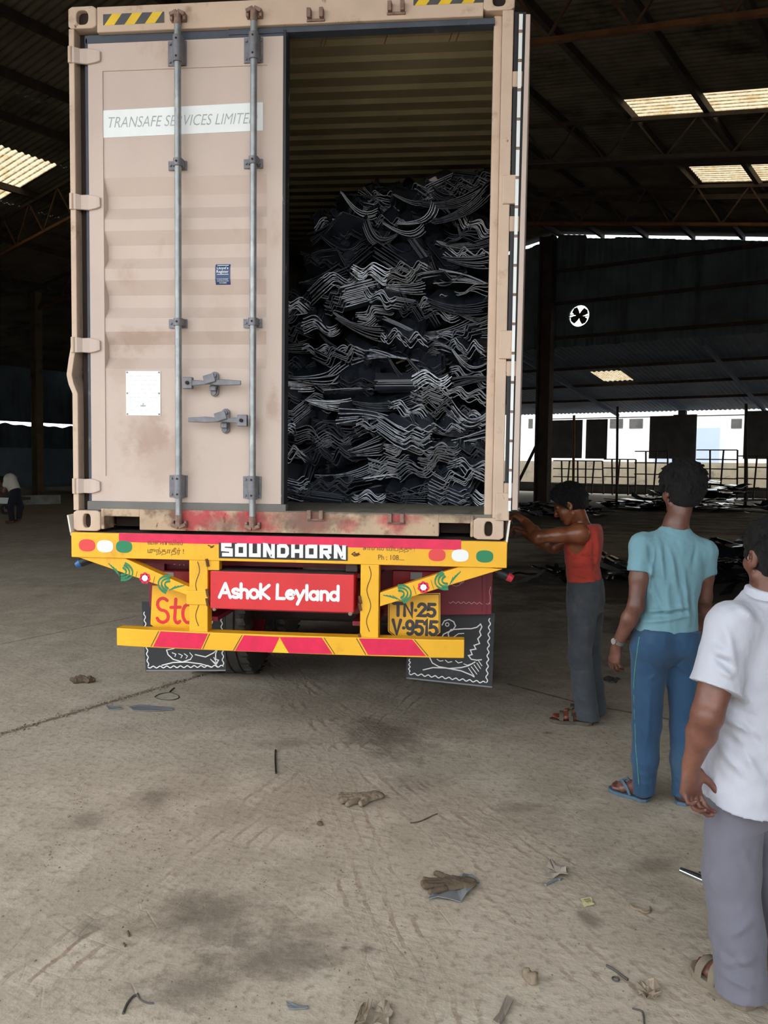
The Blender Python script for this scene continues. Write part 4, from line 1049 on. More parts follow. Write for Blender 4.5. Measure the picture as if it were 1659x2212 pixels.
# underrun bar with warning stripes
u0, u1 = T(252, 1375)[0], T(1003, 1400)[0]; YU = YT-.012
m = MB(); V = []; n = 24
for i in range(n+1):
    x = u0+(u1-u0)*i/n; sag = -.006*math.sin(math.pi*i/n); c = .012*max(0, abs(i/n-.5)*2-.85)/.15
    V += [(x, YU+c, zb0+sag), (x, YU+.09, zb0+sag), (x, YU+.09, zb1+sag), (x, YU+c, zb1+sag)]
F = []
for i in range(n): F += [(i*4+k, i*4+(k+1) % 4, i*4+4+(k+1) % 4, i*4+4+k) for k in range(4)]
F += [(0, 1, 2, 3), (n*4+3, n*4+2, n*4+1, n*4)]
m.add(V, F); UB = m.build('underrun_bar', M_yel, TR, bevel=.004)
sagz = lambda x: -.006*math.sin(math.pi*(x-u0)/(u1-u0))
def bstripe(xs, ys, mat, name):
    m = MB(); q = [T(x, y, YU-.0006) for x, y in zip(xs, ys)]; m.prism([(p[0], YU-.0008, p[2]) for p in q], (0, -.001, 0)); m.build(name, mat, UB)
top_ = lambda x: 1370+(x-252)*.0165+1; bot_ = lambda x: 1394+(x-252)*.033
top_ = lambda x: np.interp(x, [252, 600, 1003], [1358.5, 1375, 1382.5])+.8; bot_ = lambda x: np.interp(x, [252, 600, 1003], [1394, 1411, 1420])-1
for (xa, xb, xc, xd) in ((347, 449, 434, 331), (527, 604, 588, 508), (604, 695, 718, 624), (775, 890, 920, 795)):
    bstripe((xd, xc, xb, xa), (bot_(xd), bot_(xc), top_(xb), top_(xa)), M_pink, 'warning_stripe')
bstripe((588, 624, 606), (bot_(588), bot_(624), 1382), M_tape, 'warning_triangle')
m = MB()
for (xa, xb) in ((343, 326), (453, 438), (523, 504), (700, 723), (770, 790), (895, 925)):
    p, q = T(xa, top_(xa), YU), T(xb, bot_(xb), YU); m.stroke([(p[0], p[2]), (q[0], q[2])], .004, on(YU-.0008), (0, -.001, 0), cap=0)
m.build('pinstripe', M_scrawl, UB)
# stop plate and number plate
def plate(pts, Y, name):
    m = MB(); q = [T(x, y, Y) for x, y in pts]; m.prism([(p[0], Y, p[2]) for p in q], (0, .004, 0)); return m.build(name, M_yel, TR)
YS = YT+.16
SP = plate([(329, 1265), (325, 1348), (345, 1366), (448, 1366), (448, 1265)], YS, 'stop_plate')
m = MB(); p0 = T(338, 1345, YS); lettering(m, 'StOp', lambda q: (p0[0]+q[0], YS-.0004, p0[2]+q[1]), (0, -.001, 0), T(400, 1290, YS)[2]-T(400, 1345, YS)[2], T(452, 1340, YS)[0]-p0[0], .0185)
m.build('lettering', M_red, SP)
npx = [(838, 1284), (838, 1364), (854, 1376.5), (938, 1377.5), (951, 1366), (951, 1281)]
NP = plate(npx, YS, 'number_plate')
cxy = np.mean(npx, 0); q = [T(*(cxy+(np.array(p)-cxy)*.955), YS) for p in npx]
m = MB(); m.stroke([(p[0], p[2]) for p in q], .004, on(YS-.0004), (0, -.0008, 0), closed=True); m.build('border_line', M_black, NP)
m = MB()
for txt, xa, xb, yb_, hp in (('TN.25', 850, 943, 1329, 27), ('V.9515', 848, 947, 1369, 30)):
    p0 = T(xa, yb_, YS); lettering(m, txt, lambda q: (p0[0]+q[0], YS-.0004, p0[2]+q[1]), (0, -.0012, 0), T(xa, yb_-hp, YS)[2]-p0[2], T(xb, yb_, YS)[0]-p0[0], .0185)
m.build('lettering', mk('charcoal_plate_paint', (54, 52, 56), .5), NP)
# mud guards, tail lamps, mud flaps with painted birds
YG = 4.93
def px_poly(mb, pts, Y, th): mb.prism([(p[0], Y, p[2]) for p in (T(x, y, Y) for x, y in pts)], (0, th, 0))
def px_strokes(mb, strokes, w, Y):
    for st in strokes:
        q = [T(x, y, Y) for x, y in st]; mb.stroke([(p[0], p[2]) for p in q], w, on(Y), (0, -.0012, 0))
m = MB(); px_poly(m, [(319, 1200), (322, 1312), (450, 1312), (450, 1200)], YG, .03); G1 = m.build('mudguard', M_dred, TR, bevel=.004)
m = MB(); px_strokes(m, [[(375, 1219)]+[(x, 1221-10*math.sin((x-375)/45*math.pi)) for x in range(378, 420, 4)], [(333, 1207), (339, 1214), (336, 1222)], [(388, 1221), (392, 1213), (398, 1221)]], .004, YG-.001); m.build('painted_scroll', M_wpaint, G1)
m = MB(); px_poly(m, [(820, 1204), (820, 1330), (1062, 1328), (1066, 1210)], YG, .03); G2 = m.build('mudguard', M_dred, TR, bevel=.004)
m = MB(); px_strokes(m, [[(970+x, 1301+2.2*math.sin(x*.55)+x*.03) for x in range(0, 88, 3)], [(1058, 1305), (1059, 1290), (1057, 1278), (1060, 1268)],
    [(985+14*math.cos(t), 1252+14*math.sin(t)) for t in np.linspace(-2.5, 2.2, 14)], [(996+7*math.cos(t), 1252+8*math.sin(t)) for t in np.linspace(-2.5, 2.2, 10)]], .0035, YG-.001); m.build('painted_scroll', mk('faded_pink_brush_paint', (206, 150, 158), .6), G2)
M_lamp = mk('red_lamp_lens', (176, 30, 40), .25); M_lampo = mk('orange_lamp_lens', (206, 78, 40), .25); M_refl = mk('grey_reflector', (176, 178, 184), .25)
for x0_, x1_, rx0, rx1, par in ((352, 448, 355, 376, G1), (848, 955, 887, 912, G2)):
    a, b = T(x0_, 1232, YG-.08), T(x1_, 1278, YG-.08); m = MB(); m.box(a[0], b[0], YG-.08, YG-.002, b[2]+.01, a[2]); LB = m.build('tail_lamp', M_lamp, TR, bevel=.005)
    m = MB(); c, d = T(rx0, 1236, YG-.08), T(rx1, 1252, YG-.08); m.box(c[0], d[0], YG-.084, YG-.079, d[2], c[2]); m.build('reflector', M_refl, LB)
    m = MB(); e = T(x1_-22, 1262, YG-.08); m.box(e[0], b[0]-.004, YG-.084, YG-.079, b[2]+.014, e[2]); m.build('indicator_lens', M_lampo, LB)
m = MB(); px_poly(m, [(1043, 1228), (1043, 1325), (1050, 1325), (1050, 1228)], YG-.02, .02); m.build('guard_strap', M_dred, TR)
YM = 5.0
def flap(pts, strokes, fine, wavy):
    m = MB(); q = [T(x, y, YM) for x, y in pts]
    m.sheet(lambda i, j: tuple((q[0]*(1-j)+q[3]*j)*(1-i/6)+(q[1]*(1-j)+q[2]*j)*i/6), 7, 2, (0, .010, 0))
    f = m.build('mudflap', M_flap, TR)
    m = MB(); px_strokes(m, strokes, .0068, YM-.001); px_strokes(m, fine, .005, YM-.001); m.build('painted_bird', M_wpaint, f)
    m = MB(); px_strokes(m, wavy, .0062, YM-.001); m.build('painted_border', M_wpaint, f)
    b = MB(); px_strokes(b, [[(pts[1][0]+2, pts[1][1]-2.5), (pts[2][0]-1.5, pts[2][1]-2)]], .008, YM-.0012); b.build('worn_edge', mk('worn_grey_rubber', (136, 136, 138), .7), f)
def wv(x0, y0, x1, y1, n, amp):
    d = np.array([x1-x0, y1-y0], float); L = np.linalg.norm(d); nn = np.array([-d[1], d[0]])/L
    return [tuple(np.array([x0, y0])+d*t+nn*amp*math.sin(t*n*2*math.pi)) for t in np.linspace(0, 1, n*8)]
flap([(306, 1300), (315, 1451), (488, 1450), (487, 1305)],
     [[(360, 1404), (363, 1414), (374, 1424), (394, 1430), (412, 1424)], [(350, 1437), (374, 1431), (404, 1430), (434, 1434), (458, 1441)], [(422, 1414), (444, 1419), (462, 1410), (470, 1402), (466, 1412), (466, 1424), (472, 1426), (468, 1434), (459, 1428)],
      [(452, 1355), (458, 1346), (461, 1334), (457, 1331), (450, 1340)], [(446, 1372), (452, 1362), (458, 1366), (453, 1376)]],
     [[(372, 1410), (380, 1413), (378, 1418)], [(386, 1412), (394, 1416), (391, 1421)], [(398, 1412), (405, 1417), (402, 1422)], [(410, 1410), (416, 1417), (412, 1423)], [(360, 1404), (376, 1401)], [(455, 1424), (470, 1440)], [(462, 1420), (468, 1432)]],
     [wv(312, 1322, 320, 1438, 8, 1.6), wv(320, 1441, 482, 1439, 11, 2.0), wv(478, 1322, 482, 1436, 8, 1.6)])
flap([(882, 1318), (877, 1467), (1063, 1486), (1069, 1324)],
     [[(955, 1376), (958, 1370), (966, 1366), (978, 1361), (984, 1352), (980, 1343), (970, 1338), (960, 1341), (955, 1350)],
      [(970, 1378), (968, 1368), (974, 1360), (990, 1359), (1004, 1358), (1018, 1358), (1030, 1355), (1038, 1348), (1041, 1354), (1036, 1364), (1039, 1372), (1032, 1380), (1036, 1390), (1024, 1394), (1028, 1402), (1016, 1404), (1020, 1414), (1012, 1416), (1018, 1424), (1030, 1426), (1040, 1425)],
      [(928, 1420), (934, 1432), (948, 1440), (970, 1444), (996, 1442), (1012, 1438), (1026, 1430)], [(914, 1447), (935, 1442), (964, 1443), (996, 1449), (1018, 1458), (1024, 1462)]],
     [[(966+4*math.cos(t), 1349+4*math.sin(t)) for t in np.linspace(0, 6.2, 8)], [(980, 1376), (990, 1369), (1002, 1368)], [(944, 1424), (950, 1428), (957, 1427)], [(962, 1426), (968, 1431), (976, 1429)], [(984, 1427), (990, 1432), (998, 1430)], [(1002, 1434), (1010, 1437), (1018, 1434)],
      [(1030, 1432), (1038, 1444)], [(1024, 1436), (1034, 1450)], [(1018, 1440), (1030, 1456)], [(1012, 1443), (1024, 1460)], [(1034, 1428), (1041, 1438)]],
     [wv(884, 1452, 885, 1424, 3, 1.6), wv(884, 1455, 1048, 1474, 11, 2.0), wv(1051, 1474, 1058, 1336, 9, 2.0)])
# side marker lamps on stalks
for x_, y_, col, nm in ((176, 1217, (44, 92, 150), -1), (1096, 1246, (196, 48, 66), 1)):
    c = T(x_, y_, YT+.1); m = MB(); m.tube([c+np.array([nm*.0, 0, .005]), c+np.array([-nm*.055, 0, .028])], .026, 14); LM = m.build('marker_lamp', M_black, TR, smooth=True)
    m = MB(); m.tube([c+np.array([nm*.028, 0, -.012]), c+np.array([0, 0, .005])], [.02, .026], 14); m.build('lamp_lens', mk('marker_lens_%s' % ('blue' if nm < 0 else 'red'), col, .3), LM, smooth=True)
    m = MB(); m.bar(c+np.array([-nm*.05, 0, .028]), c+np.array([-nm*.085, .0, .075]), .03, .02, (0, 1, 0)); m.build('stalk', M_red2 if nm < 0 else M_dred, LM)
# chassis, axles, wheels
m = MB()
for x_ in (CX-.46, CX+.46):
    m.box(x_-.07, x_+.07, YT+.1, 16.5, 1.05, 1.075); m.box(x_-.07, x_+.07, YT+.1, 16.5, .78, .805); m.box(x_-.012, x_+.012, YT+.1, 16.5, .805, 1.05)
m.build('chassis_rail', M_dred, TR)
m = MB()
for y_ in np.arange(4.75, 16.4, .62): m.box(bx0+.06, bx1-.06, y_-.04, y_+.04, 1.08, 1.24)
m.build('cross_member', M_dred, TR)
m = MB(); m.box(bx0+.03, bx1-.03, YT+.16, 16.55, 1.24, CZ-.002); m.build('deck', M_grime, TR)
m = MB(); m.box(CX-.44, CX+.44, YT+.35, YT+.45, .80, 1.0); m.build('rear_cross_member', M_dred, TR)
m = MB(); m.box(CX-.9, CX+.9, YT+1.0, YT+1.06, .72, .9); m.box(CX-.9, CX-.84, YT+.45, YT+1.0, .95, 1.1); m.box(CX+.84, CX+.9, YT+.45, YT+1.0, .95, 1.1); m.build('spring_hanger', M_dred, TR)
def wheel(xc, yc):
    R, w = .5, .25; mw = MB()
    prof = [(-w/2, .30), (-w/2-.005, .40), (-w/2+.012, .475), (-w/2+.035, R-.008), (-.05, R), (-.045, R-.014), (-.038, R-.014), (-.033, R), (.033, R), (.038, R-.014), (.045, R-.014), (.05, R), (w/2-.035, R-.008), (w/2-.012, .475), (w/2+.005, .40), (w/2, .30)]
    mw.lathe((xc, yc, R), (1, 0, 0), prof, 40)
    for k in range(36):
        a = 2*math.pi*k/36
        for sx in (-1, 1):
            c = np.array([xc+sx*.092, yc+math.cos(a)*(R-.002), R+math.sin(a)*(R-.002)]); rad = np.array([0, math.cos(a), math.sin(a)]); tan = np.array([sx*.35, -math.sin(a), math.cos(a)])
            mw.obox(c, (1, 0, 0), tan, rad, .03, .026, .006)
    o = mw.build('tyre', M_tyre, TR, smooth=True)
    m = MB(); m.lathe((xc, yc, R), (1, 0, 0), [(-.1, .31), (-.1, .26), (-.02, .22), (-.02, .05), (.02, .05), (.02, .22), (.1, .26), (.1, .31)], 30); m.build('wheel_rim', M_dred, o, smooth=True)
for yc in (6.42, 7.65):
    for xc in (-2.07, -1.77): wheel(xc, yc); wheel(-2.06-xc, yc)
    m = MB(); m.tube([(-2.1, yc, .5), (.04, yc, .5)], .07, 14); m.build('axle', M_grime, TR, smooth=True)
# ---------------------------------------------------------------- the scrap load: bundles of thin black strips
M_rub = mk('black_rubber', (48, 53, 62), 0.2, var=0.3, vscale=6, spec=0.65, dirt=(58, 58, 60), dlo=.6, dhi=.78, dscale=7)
def edge_material():
    t = NT('cut_rubber_edge'); oi = t.n('ShaderNodeObjectInfo'); n = t.noise(t.coord((1, .4, 1)), 16, 5, .7)
    r = t.ramp(oi.outputs['Random'], 0.45, 1.0)           # pale highlights painted onto the cut edges of some bundles
    c = t.mix(t.math('MULTIPLY', t.ramp(n, .30, .56), t.math('ADD', .10, t.math('MULTIPLY', r, .90))), S2L(47, 52, 63), S2L(232, 241, 255))
    t.base(c); t.b.inputs['Roughness'].default_value = .28; t.b.inputs['Specular IOR Level'].default_value = .7; return t.m
M_edge = edge_material()
M_rubflat = mk('matt_black_rubber', (53, 57, 66), 0.32, var=0.25, vscale=5, spec=0.45)
def bundle_mesh(name, seed, W, D, n, waves, amp, pitch, fan=0.0, curl=0.0, phase=0.0, saw=0.0, mats=(0,)):
    r = random.Random(seed); mb = MB(); nu, nv = max(8, int(waves*11)+4), 3
    for k in range(n):
        dx, w = r.uniform(-.05, .05)*W, W*r.uniform(.86, 1.03); pitch_ = pitch*.88; y0 = r.uniform(-.035, .02)*1.2; a = amp*r.uniform(.9, 1.08); ph = phase+r.uniform(-.12, .12)
        tl = fan*(k/max(1, n-1)-.5)+r.uniform(-.015, .015); z0 = (k-n/2)*pitch_; sk = r.uniform(-.04, .04)
        def Pt(i, j):
            t = i/(nu-1); x = (t-.5)*w+dx; y = y0-D/2+D*j/(nv-1)
            s_ = math.sin(2*math.pi*waves*t+ph); s_ = s_+saw*math.sin(4*math.pi*waves*t+2*ph)
            return (x+sk*(y+D/2), y, z0+a*s_+tl*x+curl*(x*x)*4-curl*(y+D/2)**2*.8)
        o = len(mb.v); th = .0066
        before = len(mb.f); mb.sheet(Pt, nu, nv, (0, 0, th))
        nf = (nu-1)*(nv-1)*2
        for q in range(before, len(mb.f)): mb.mi[q] = 0 if q-before < nf else 1
    me = bpy.data.meshes.new(name); me.from_pydata(mb.v, [], mb.f)
    for m_ in mats: me.materials.append(m_)
    me.polygons.foreach_set('material_index', mb.mi); me.polygons.foreach_set('use_smooth', [True]*len(me.polygons))
    try: me.set_sharp_from_angle(angle=math.radians(50))
    except Exception: pass
    me.update(); return me
protos = []
for k, (W, D, n, wv_, am, pt, fan, curl, saw, kind) in enumerate([
    (.32, .30, 8, 2.0, .022, .0112, .1, 0, .0, 'wavy'), (.38, .32, 7, 2.5, .026, .0125, -.15, 0, .25, 'wavy'), (.28, .30, 10, 1.5, .024, .0115, .2, 0, .2, 'wavy'),
    (.34, .30, 6, 2.0, .032, .0130, .0, 0, .35, 'wavy'), (.26, .26, 9, 1.2, .028, .0120, -.2, .05, .0, 'wavy'), (.42, .30, 7, 3.0, .018, .0115, .1, 0, .0, 'wavy'), (.30, .28, 13, 2.0, .013, .0130, .05, 0, .3, 'wavy'),
    (.48, .34, 7, .5, .012, .0115, .15, .15, 0, 'flat'), (.40, .30, 9, .6, .010, .0100, .35, .1, 0, 'flat'), (.46, .26, 6, .8, .012, .0130, -.25, .0, 0, 'flat'), (.36, .30, 7, .5, .02, .0120, .3, .3, 0, 'flat'),
    (.32, .36, 5, .5, .035, .0125, .2, .7, 0, 'bowed'), (.28, .34, 7, .5, .045, .0120, -.2, .9, 0, 'bowed'), (.24, .40, 4, 1.0, .02, .0130, .5, .2, 0, 'bowed')]):
    protos.append((kind, W, n*pt+2*am*.8, bundle_mesh('rubber_strip_bundle', 100+k, W, D, n, wv_, am, pt, fan, curl, phase=k*1.3, saw=saw, mats=(M_rub if k % 3 else M_rubflat, M_edge))))
BL = {'wavy': ('stack of wavy black rubber strips, rippled edges outward, in the container heap', 'wavy strip bundles in the container'),
      'flat': ('stack of nearly flat black rubber strips lying in the container heap', 'flat strip bundles in the container'),
      'bowed': ('bowed, loosely curling stack of black rubber strips in the container heap', 'bowed strip bundles in the container')}
hr = random.Random(21)
def bundle(kind_i, x, y, z, yaw, pitch, roll):
    kind, W, H, me = protos[kind_i]
    o = bpy.data.objects.new('rubber_strip_bundle', me); COL.objects.link(o)
    o.location = (x, y, z); o.rotation_euler = (pitch, roll, yaw); WM[o.name] = Matrix.Identity(4)
    tag(o, BL[kind][0], 'bundle', BL[kind][1]); return o
ZF = zpl+.002
def heap_top(x): return float(np.interp(x, [-2.2, -1.5, -1.15, -.9, -.55, -.2, .12], [2.4, 3.0, 3.62, 3.80, 3.98, 3.93, 4.02]))
def heap_y(x, z): return 5.58+.36*(z-ZF)+.10*math.sin(x*5+z*3)+(0.0 if z < 3.2 else .12*(z-3.2))+(.12 if x < -1.2 else 0)
z = ZF+.05; count = 0; row = 0
while z < 4.0:
    x = -1.60+hr.uniform(-.08, .08); row += 1
    while x < .10:
        hi = heap_top(x)
        wild = max(0.0, (z-ZF-.9)/1.6)
        r = hr.random()
        ki = hr.choice([0, 1, 2, 3, 4, 5, 6]) if r < .66-.25*wild else (hr.choice([7, 8, 9, 10]) if r < .86-.2*wild else hr.choice([11, 12, 13]))
        W = protos[ki][1]; side = hr.random() < .14
        stepx = (W*.88 if not side else .27)*hr.uniform(.85, 1.02)
        if z < hi-.02:
            bx_ = min(x+stepx/2, .13-.5*W*.8)
            yaw = hr.gauss(0, .26+.2*wild)+(math.pi/2 if side else 0); pit = hr.gauss(.05, .10) if hr.random() < .4 else hr.gauss(.34+.1*wild, .16+.15*wild); rol = hr.gauss(0, .13+.22*wild)
            if z < ZF+.12: pit *= .3; rol *= .3
            bundle(ki, bx_, heap_y(bx_, z)+hr.gauss(.13, .08), z+hr.uniform(-.012, .012), yaw, pit, rol); count += 1
        x += stepx
    z += hr.uniform(.082, .098)
# a few bundles lying on the crown of the heap, farther in
for k in range(34):
    x = hr.uniform(-1.3, .0); z = heap_top(x)-hr.uniform(-.03, .10); bundle(hr.choice([1, 3, 4, 7, 10, 11, 12, 13]), x, heap_y(x, z)+hr.uniform(.25, .7), min(z, 4.02), hr.gauss(0, .6), hr.gauss(.2, .35), hr.gauss(0, .3)); count += 1
# nearer bundles along the left side wall, glimpsed past the closed door
for k in range(14):
    z = ZF+.07+k*.12; bundle(hr.choice([0, 2, 6, 8]), -1.62+hr.uniform(-.03, .04)-.0*k, 5.55+hr.uniform(-.05, .05), z, hr.gauss(0, .2), hr.gauss(0, .1), hr.gauss(0, .1)); count += 1
# the mass of the load behind
mb = MB(); nr = random.Random(4)
mb.sheet(lambda i, j: (-2.17+2.29*i/40, heap_y(-2.17+2.29*i/40, ZF+.02+(heap_top(-2.17+2.29*i/40)-.06-ZF)*min(j, 44)/44)+.30+nr.uniform(-.05, .05)+(0 if j <= 44 else (j-44)*.8), ZF+.02+(heap_top(-2.17+2.29*i/40)-.06-ZF)*min(j, 44)/44+nr.uniform(-.02, .02)), 41, 52)
stuff(mb.build('packed_rubber_scrap', M_rubflat, fix=False), 'dark packed mass of rubber scrap filling the container behind the bundles', 'scrap')
o = MB(); p = P(934, 398, 6.55); o.obox(p, (1, .2, .6), (0, 1, 0), (-.6, 0, 1), .05, .06, .03); tag(o.build('foam_scrap', mk('off_white_foam', (226, 216, 206), .8), loc=p, bevel=.012), 'small off-white scrap on top of the black heap inside the container', 'scrap')
o = MB(); p = P(872, 775, 5.85); o.bar(p+np.array([-.05, 0, -.03]), p+np.array([.06, .1, .03]), .012, .012); tag(o.build('wood_sliver', mk('dull_wood', (150, 134, 110), .8), loc=p), 'brown sliver of wood sticking out of the black heap', 'scrap')

# ---------------------------------------------------------------- loose black sheets in piles on the shed floor
M_sheet = mk('glossy_black_sheet', (30, 33, 38), 0.08, var=0.3, vscale=4, spec=0.6)
M_sheetg = mk('grey_dusty_sheet', (86, 88, 90), 0.5, var=0.2, vscale=4)
def sheet_mesh(seed, L, W, bend, m_, wav=.02):
    r = random.Random(seed); mb = MB(); a = r.uniform(-1, 1)
    mb.sheet(lambda i, j: ((i/10-.5)*L, (j/4-.5)*W*(1+.25*math.sin(i*.5+seed)), bend*((i/10-.5)**2*4)+wav*math.sin(i*.9+a)+wav*.75*a*(j-2)), 11, 5, (0, 0, .004))
    me = bpy.data.meshes.new('black_sheet'); me.from_pydata(mb.v, [], mb.f); me.materials.append(m_); me.polygons.foreach_set('use_smooth', [True]*len(me.polygons))
    try: me.set_sharp_from_angle(angle=math.radians(40))
    except Exception: pass
    return me
SM = [sheet_mesh(k, L, W, b, M_sheetg if k == 7 else M_sheet) for k, (L, W, b) in enumerate([(.9, .22, .05), (1.1, .16, -.04), (.7, .3, .08), (.8, .2, -.06), (1.2, .28, .03), (.6, .35, .1), (1.0, .12, .06), (.9, .24, .02)])]
SMF = [sheet_mesh(k+20, L, W, .008, M_sheet, .003) for k, (L, W) in enumerate([(.9, .34), (1.1, .26), (.7, .4), (1.0, .3), (.8, .36)])]
def pile(n, cx_, cy_, rx, ry, h, label, group, scale=1.0, seed=1, tilt=1.0):
    r = random.Random(seed)
    for k in range(n):
        a = r.uniform(0, 2*math.pi); q = math.sqrt(r.random()); x, y = cx_+rx*q*math.cos(a), cy_+ry*q*math.sin(a)
        z = .03+h*(1-q**2.2)*(k+.5)/n
        S_ = SM if tilt == 1.0 or r.random() < .25 else SMF; o = bpy.data.objects.new('black_sheet', S_[r.randrange(len(S_))]); COL.objects.link(o)
        o.location = (x, y, z+.04*scale); o.rotation_euler = (r.gauss(0, .16*tilt), r.gauss(0, .14*tilt), r.gauss(.3, .8)); o.scale = (scale,)*3
        WM[o.name] = Matrix.Identity(4); tag(o, label, 'sheet', group)
pile(96, 4.1, 12.6, 1.6, 1.6, .58, 'loose black rubber sheet in the pile beside the teal-shirted man', 'black sheets piled behind the teal shirt', 1.0, 3)
pile(26, 2.25, 12.6, .9, .9, .22, 'loose black sheet on the floor between red vest and teal shirt', 'black sheets between the two men', .8, 5)
pile(14, 1.5, 12.4, .7, .5, .10, 'black scrap strip scattered beside the trailer, left of the red vest', 'black strips beside the trailer', .6, 6)
pile(92, 8.7, 33.0, 2.9, 1.4, 1.15, 'shiny black sheet in the far pile catching window light', 'shiny sheets in the far pile', 1.7, 8, .34)
pile(26, 6.4, 33.6, 1.0, .9, .30, 'shiny black sheet in the small far pile left of the teal-shirted head', 'shiny sheets in the small far pile', 1.4, 9, .34)
pile(40, 2.9, 27.5, 1.5, 1.3, .7, 'dull black sheet heaped by the ridge column', 'black sheets by the ridge column', 1.0, 10)

# ---------------------------------------------------------------- far bays: hanging sheets, racks, poles, what stands outside
def hanging(xa, xb, ya, yb2, label, seed):
    (v0, z1), (v1, z0) = atu(xa, ya, 47.9), atu(xb, yb2, 47.9); r = random.Random(seed); m = MB()
    m.sheet(lambda i, j: uv(47.9+.05*math.sin(i*1.3+seed), v0+(v1-v0)*i/12, z0+(z1-z0)*j/3), 13, 4, tuple(BU*.02))
    tag(m.build('hanging_sheet', M_plinth, smooth=True), label, 'sheet')
hanging(1192, 1257, 908, 990, 'dark hanging sheet in the far bay beside the ridge column', 1)
hanging(1266, 1311, 906, 991, 'narrow dark hanging sheet left of the bright far bay', 2)
hanging(1404, 1453, 899, 991, 'dark hanging sheet above the teal-shirted man, left of a pair', 3)
hanging(1455, 1502, 896, 998, 'dark hanging sheet above the teal-shirted man, right of a pair', 4)
hanging(1609, 1720, 888, 992, 'wide dark hanging sheet at the right edge of the far bays', 5)
m = MB(); (va, za), (vb, _z) = atu(1180, 906, 47.95), atu(1725, 888, 47.95); m.bar(uv(47.95, va, za+.02), uv(47.95, vb, za+.02), .05, .05); tag(m.build('hanging_rail', M_darksteel), 'thin steel rail the dark sheets hang from in the far bays', 'rail')
def rack(xa, xb, ytop, ybot, u, n, label, rows=2):
    t = None; (v0, z1) = atu(xa, ytop, u); (v1, z0) = atu(xb, ybot, u); z0 = max(z0, .02)
    t = thing('steel_rack', label, 'rack', uv(u, (v0+v1)/2, 0))
    for k in range(n+1):
        m = MB(); v = v0+(v1-v0)*k/n; lean = .12*math.sin(k*2.3); m.bar(uv(u, v+lean, 0.02), uv(u, v, z1), .075, .075); m.build('upright', M_darksteel, t)
    for k in range(rows+1):
        m = MB(); z = max(.5, z0)+(z1-max(.5, z0))*(k+.0)/rows; m.bar(uv(u-.03, v0, z), uv(u-.03, v1, z), .06, .06); m.build('rail', M_darksteel, t)
rack(1196, 1300, 995, 1050, 46.6, 6, 'thin dark steel rack before the parapet right of the ridge column', 3)
rack(1305, 1372, 992, 1050, 46.0, 4, 'leaning thin steel rack in the middle of the far bays', 3)
rack(1372, 1440, 975, 1050, 45.2, 3, 'taller thin steel rack left of the teal-shirted head', 3)
rack(1505, 1590, 972, 1055, 45.2, 3, 'tall dark rack with rails right of the teal-shirted head', 4)
rack(1592, 1700, 985, 1060, 44.5, 5, 'dark steel rack at the right edge before the parapet', 3)
def pole(x, yt, yb2, r_, label, mat=None):
    b = gnd(x-2, yb2); d = np.linalg.norm(b[:2]); t = CAMP+ray(x, yt)*(b[1]/ray(x, yt)[1]); m = MB(); m.tube([b, t], r_, 8); tag(m.build('steel_pole', mat or M_darksteel, loc=b), label, 'pole')
pole(1334, 878, 1096, .05, 'thin upright steel pole standing on the shed floor before the far bays')
pole(1240, 897, 1072, .07, 'rust-brown pole before the hanging sheet near the ridge column', M_rust)
pole(1612, 872, 1090, .07, 'steel pole at the right edge before the wide hanging sheet')
m = MB(); (v0, z0), (v1, z1) = atu(1385, 998, 56), atu(1470, 925, 56)
m.prism([uv(56, v0, .02), uv(56, v1+2.5, .02), uv(56, v1+2.5, z1), uv(56, (v0*.35+v1*.65), z1)], tuple(BU*2.0)); tag(m.build('tarpaulin_cover', mk('pale_blue_tarpaulin', (196, 212, 236), .6)), 'pale blue tarpaulin cover outside, seen through the far bay', 'tarpaulin')
BD = thing('outer_building', 'white building outside with grey windows, seen through the far bays', 'building', uv(66, -12, 0))
m = MB(); c = uv(68, -14, 4.0); m.obox(c, BU, BV, (0, 0, 1), 3, 26, 4.0); m.build('wall', mk('white_render', (228, 228, 226), .9), BD)
for xa, xb in ((1318, 1345), (1360, 1388), (1580, 1602), (1142, 1150)):
    (v0, z1), (v1, z0) = atu(xa, 905, 64.95), atu(xb, 925, 64.95); m = MB(); m.obox(uv(64.97, (v0+v1)/2, (z0+z1)/2), BU, BV, (0, 0, 1), .05, abs(v1-v0)/2, abs(z1-z0)/2); m.build('window', M_plinth, BD)

# ---------------------------------------------------------------- left side of the shed
a, b = gnd(50, 1090), gnd(127, 1088); m = MB(); m.bar(a+np.array([0, 0, .17]), b+np.array([0, 0, .17]), .4, .34); tag(m.build('concrete_kerb', mk('worn_concrete_block', (160, 160, 152), .9, var=.2), loc=(a+b)/2*np.array([1, 1, 0]), bevel=.02), 'low pale concrete kerb beside the left steel column', 'kerb')
hc = gnd(8, 1112); HCT = thing('handcart', 'flat handcart with white side rail before the bending man', 'cart', hc)
m = MB(); m.box(hc[0]-1.6, hc[0]+.35, hc[1]-.1, hc[1]+.9, .42, .50); m.build('cart_bed', M_plinth, HCT)
m = MB(); m.box(hc[0]-1.6, hc[0]+.42, hc[1]-.16, hc[1]-.1, .34, .52); m.build('side_rail', M_white, HCT)
for dx in (-1.2, .0):
    m = MB(); m.lathe((hc[0]+dx, hc[1]+.1, .17), (0, 1, 0), [(0, .1), (0, .17), (.06, .17), (.06, .1)], 18); m.build('cart_wheel', M_tyre, HCT)
    m = MB(); m.bar((hc[0]+dx, hc[1]+.13, .17), (hc[0]+dx, hc[1]+.13, .43), .04, .04, (1, 0, 0)); m.build('cart_leg', M_darksteel, HCT)
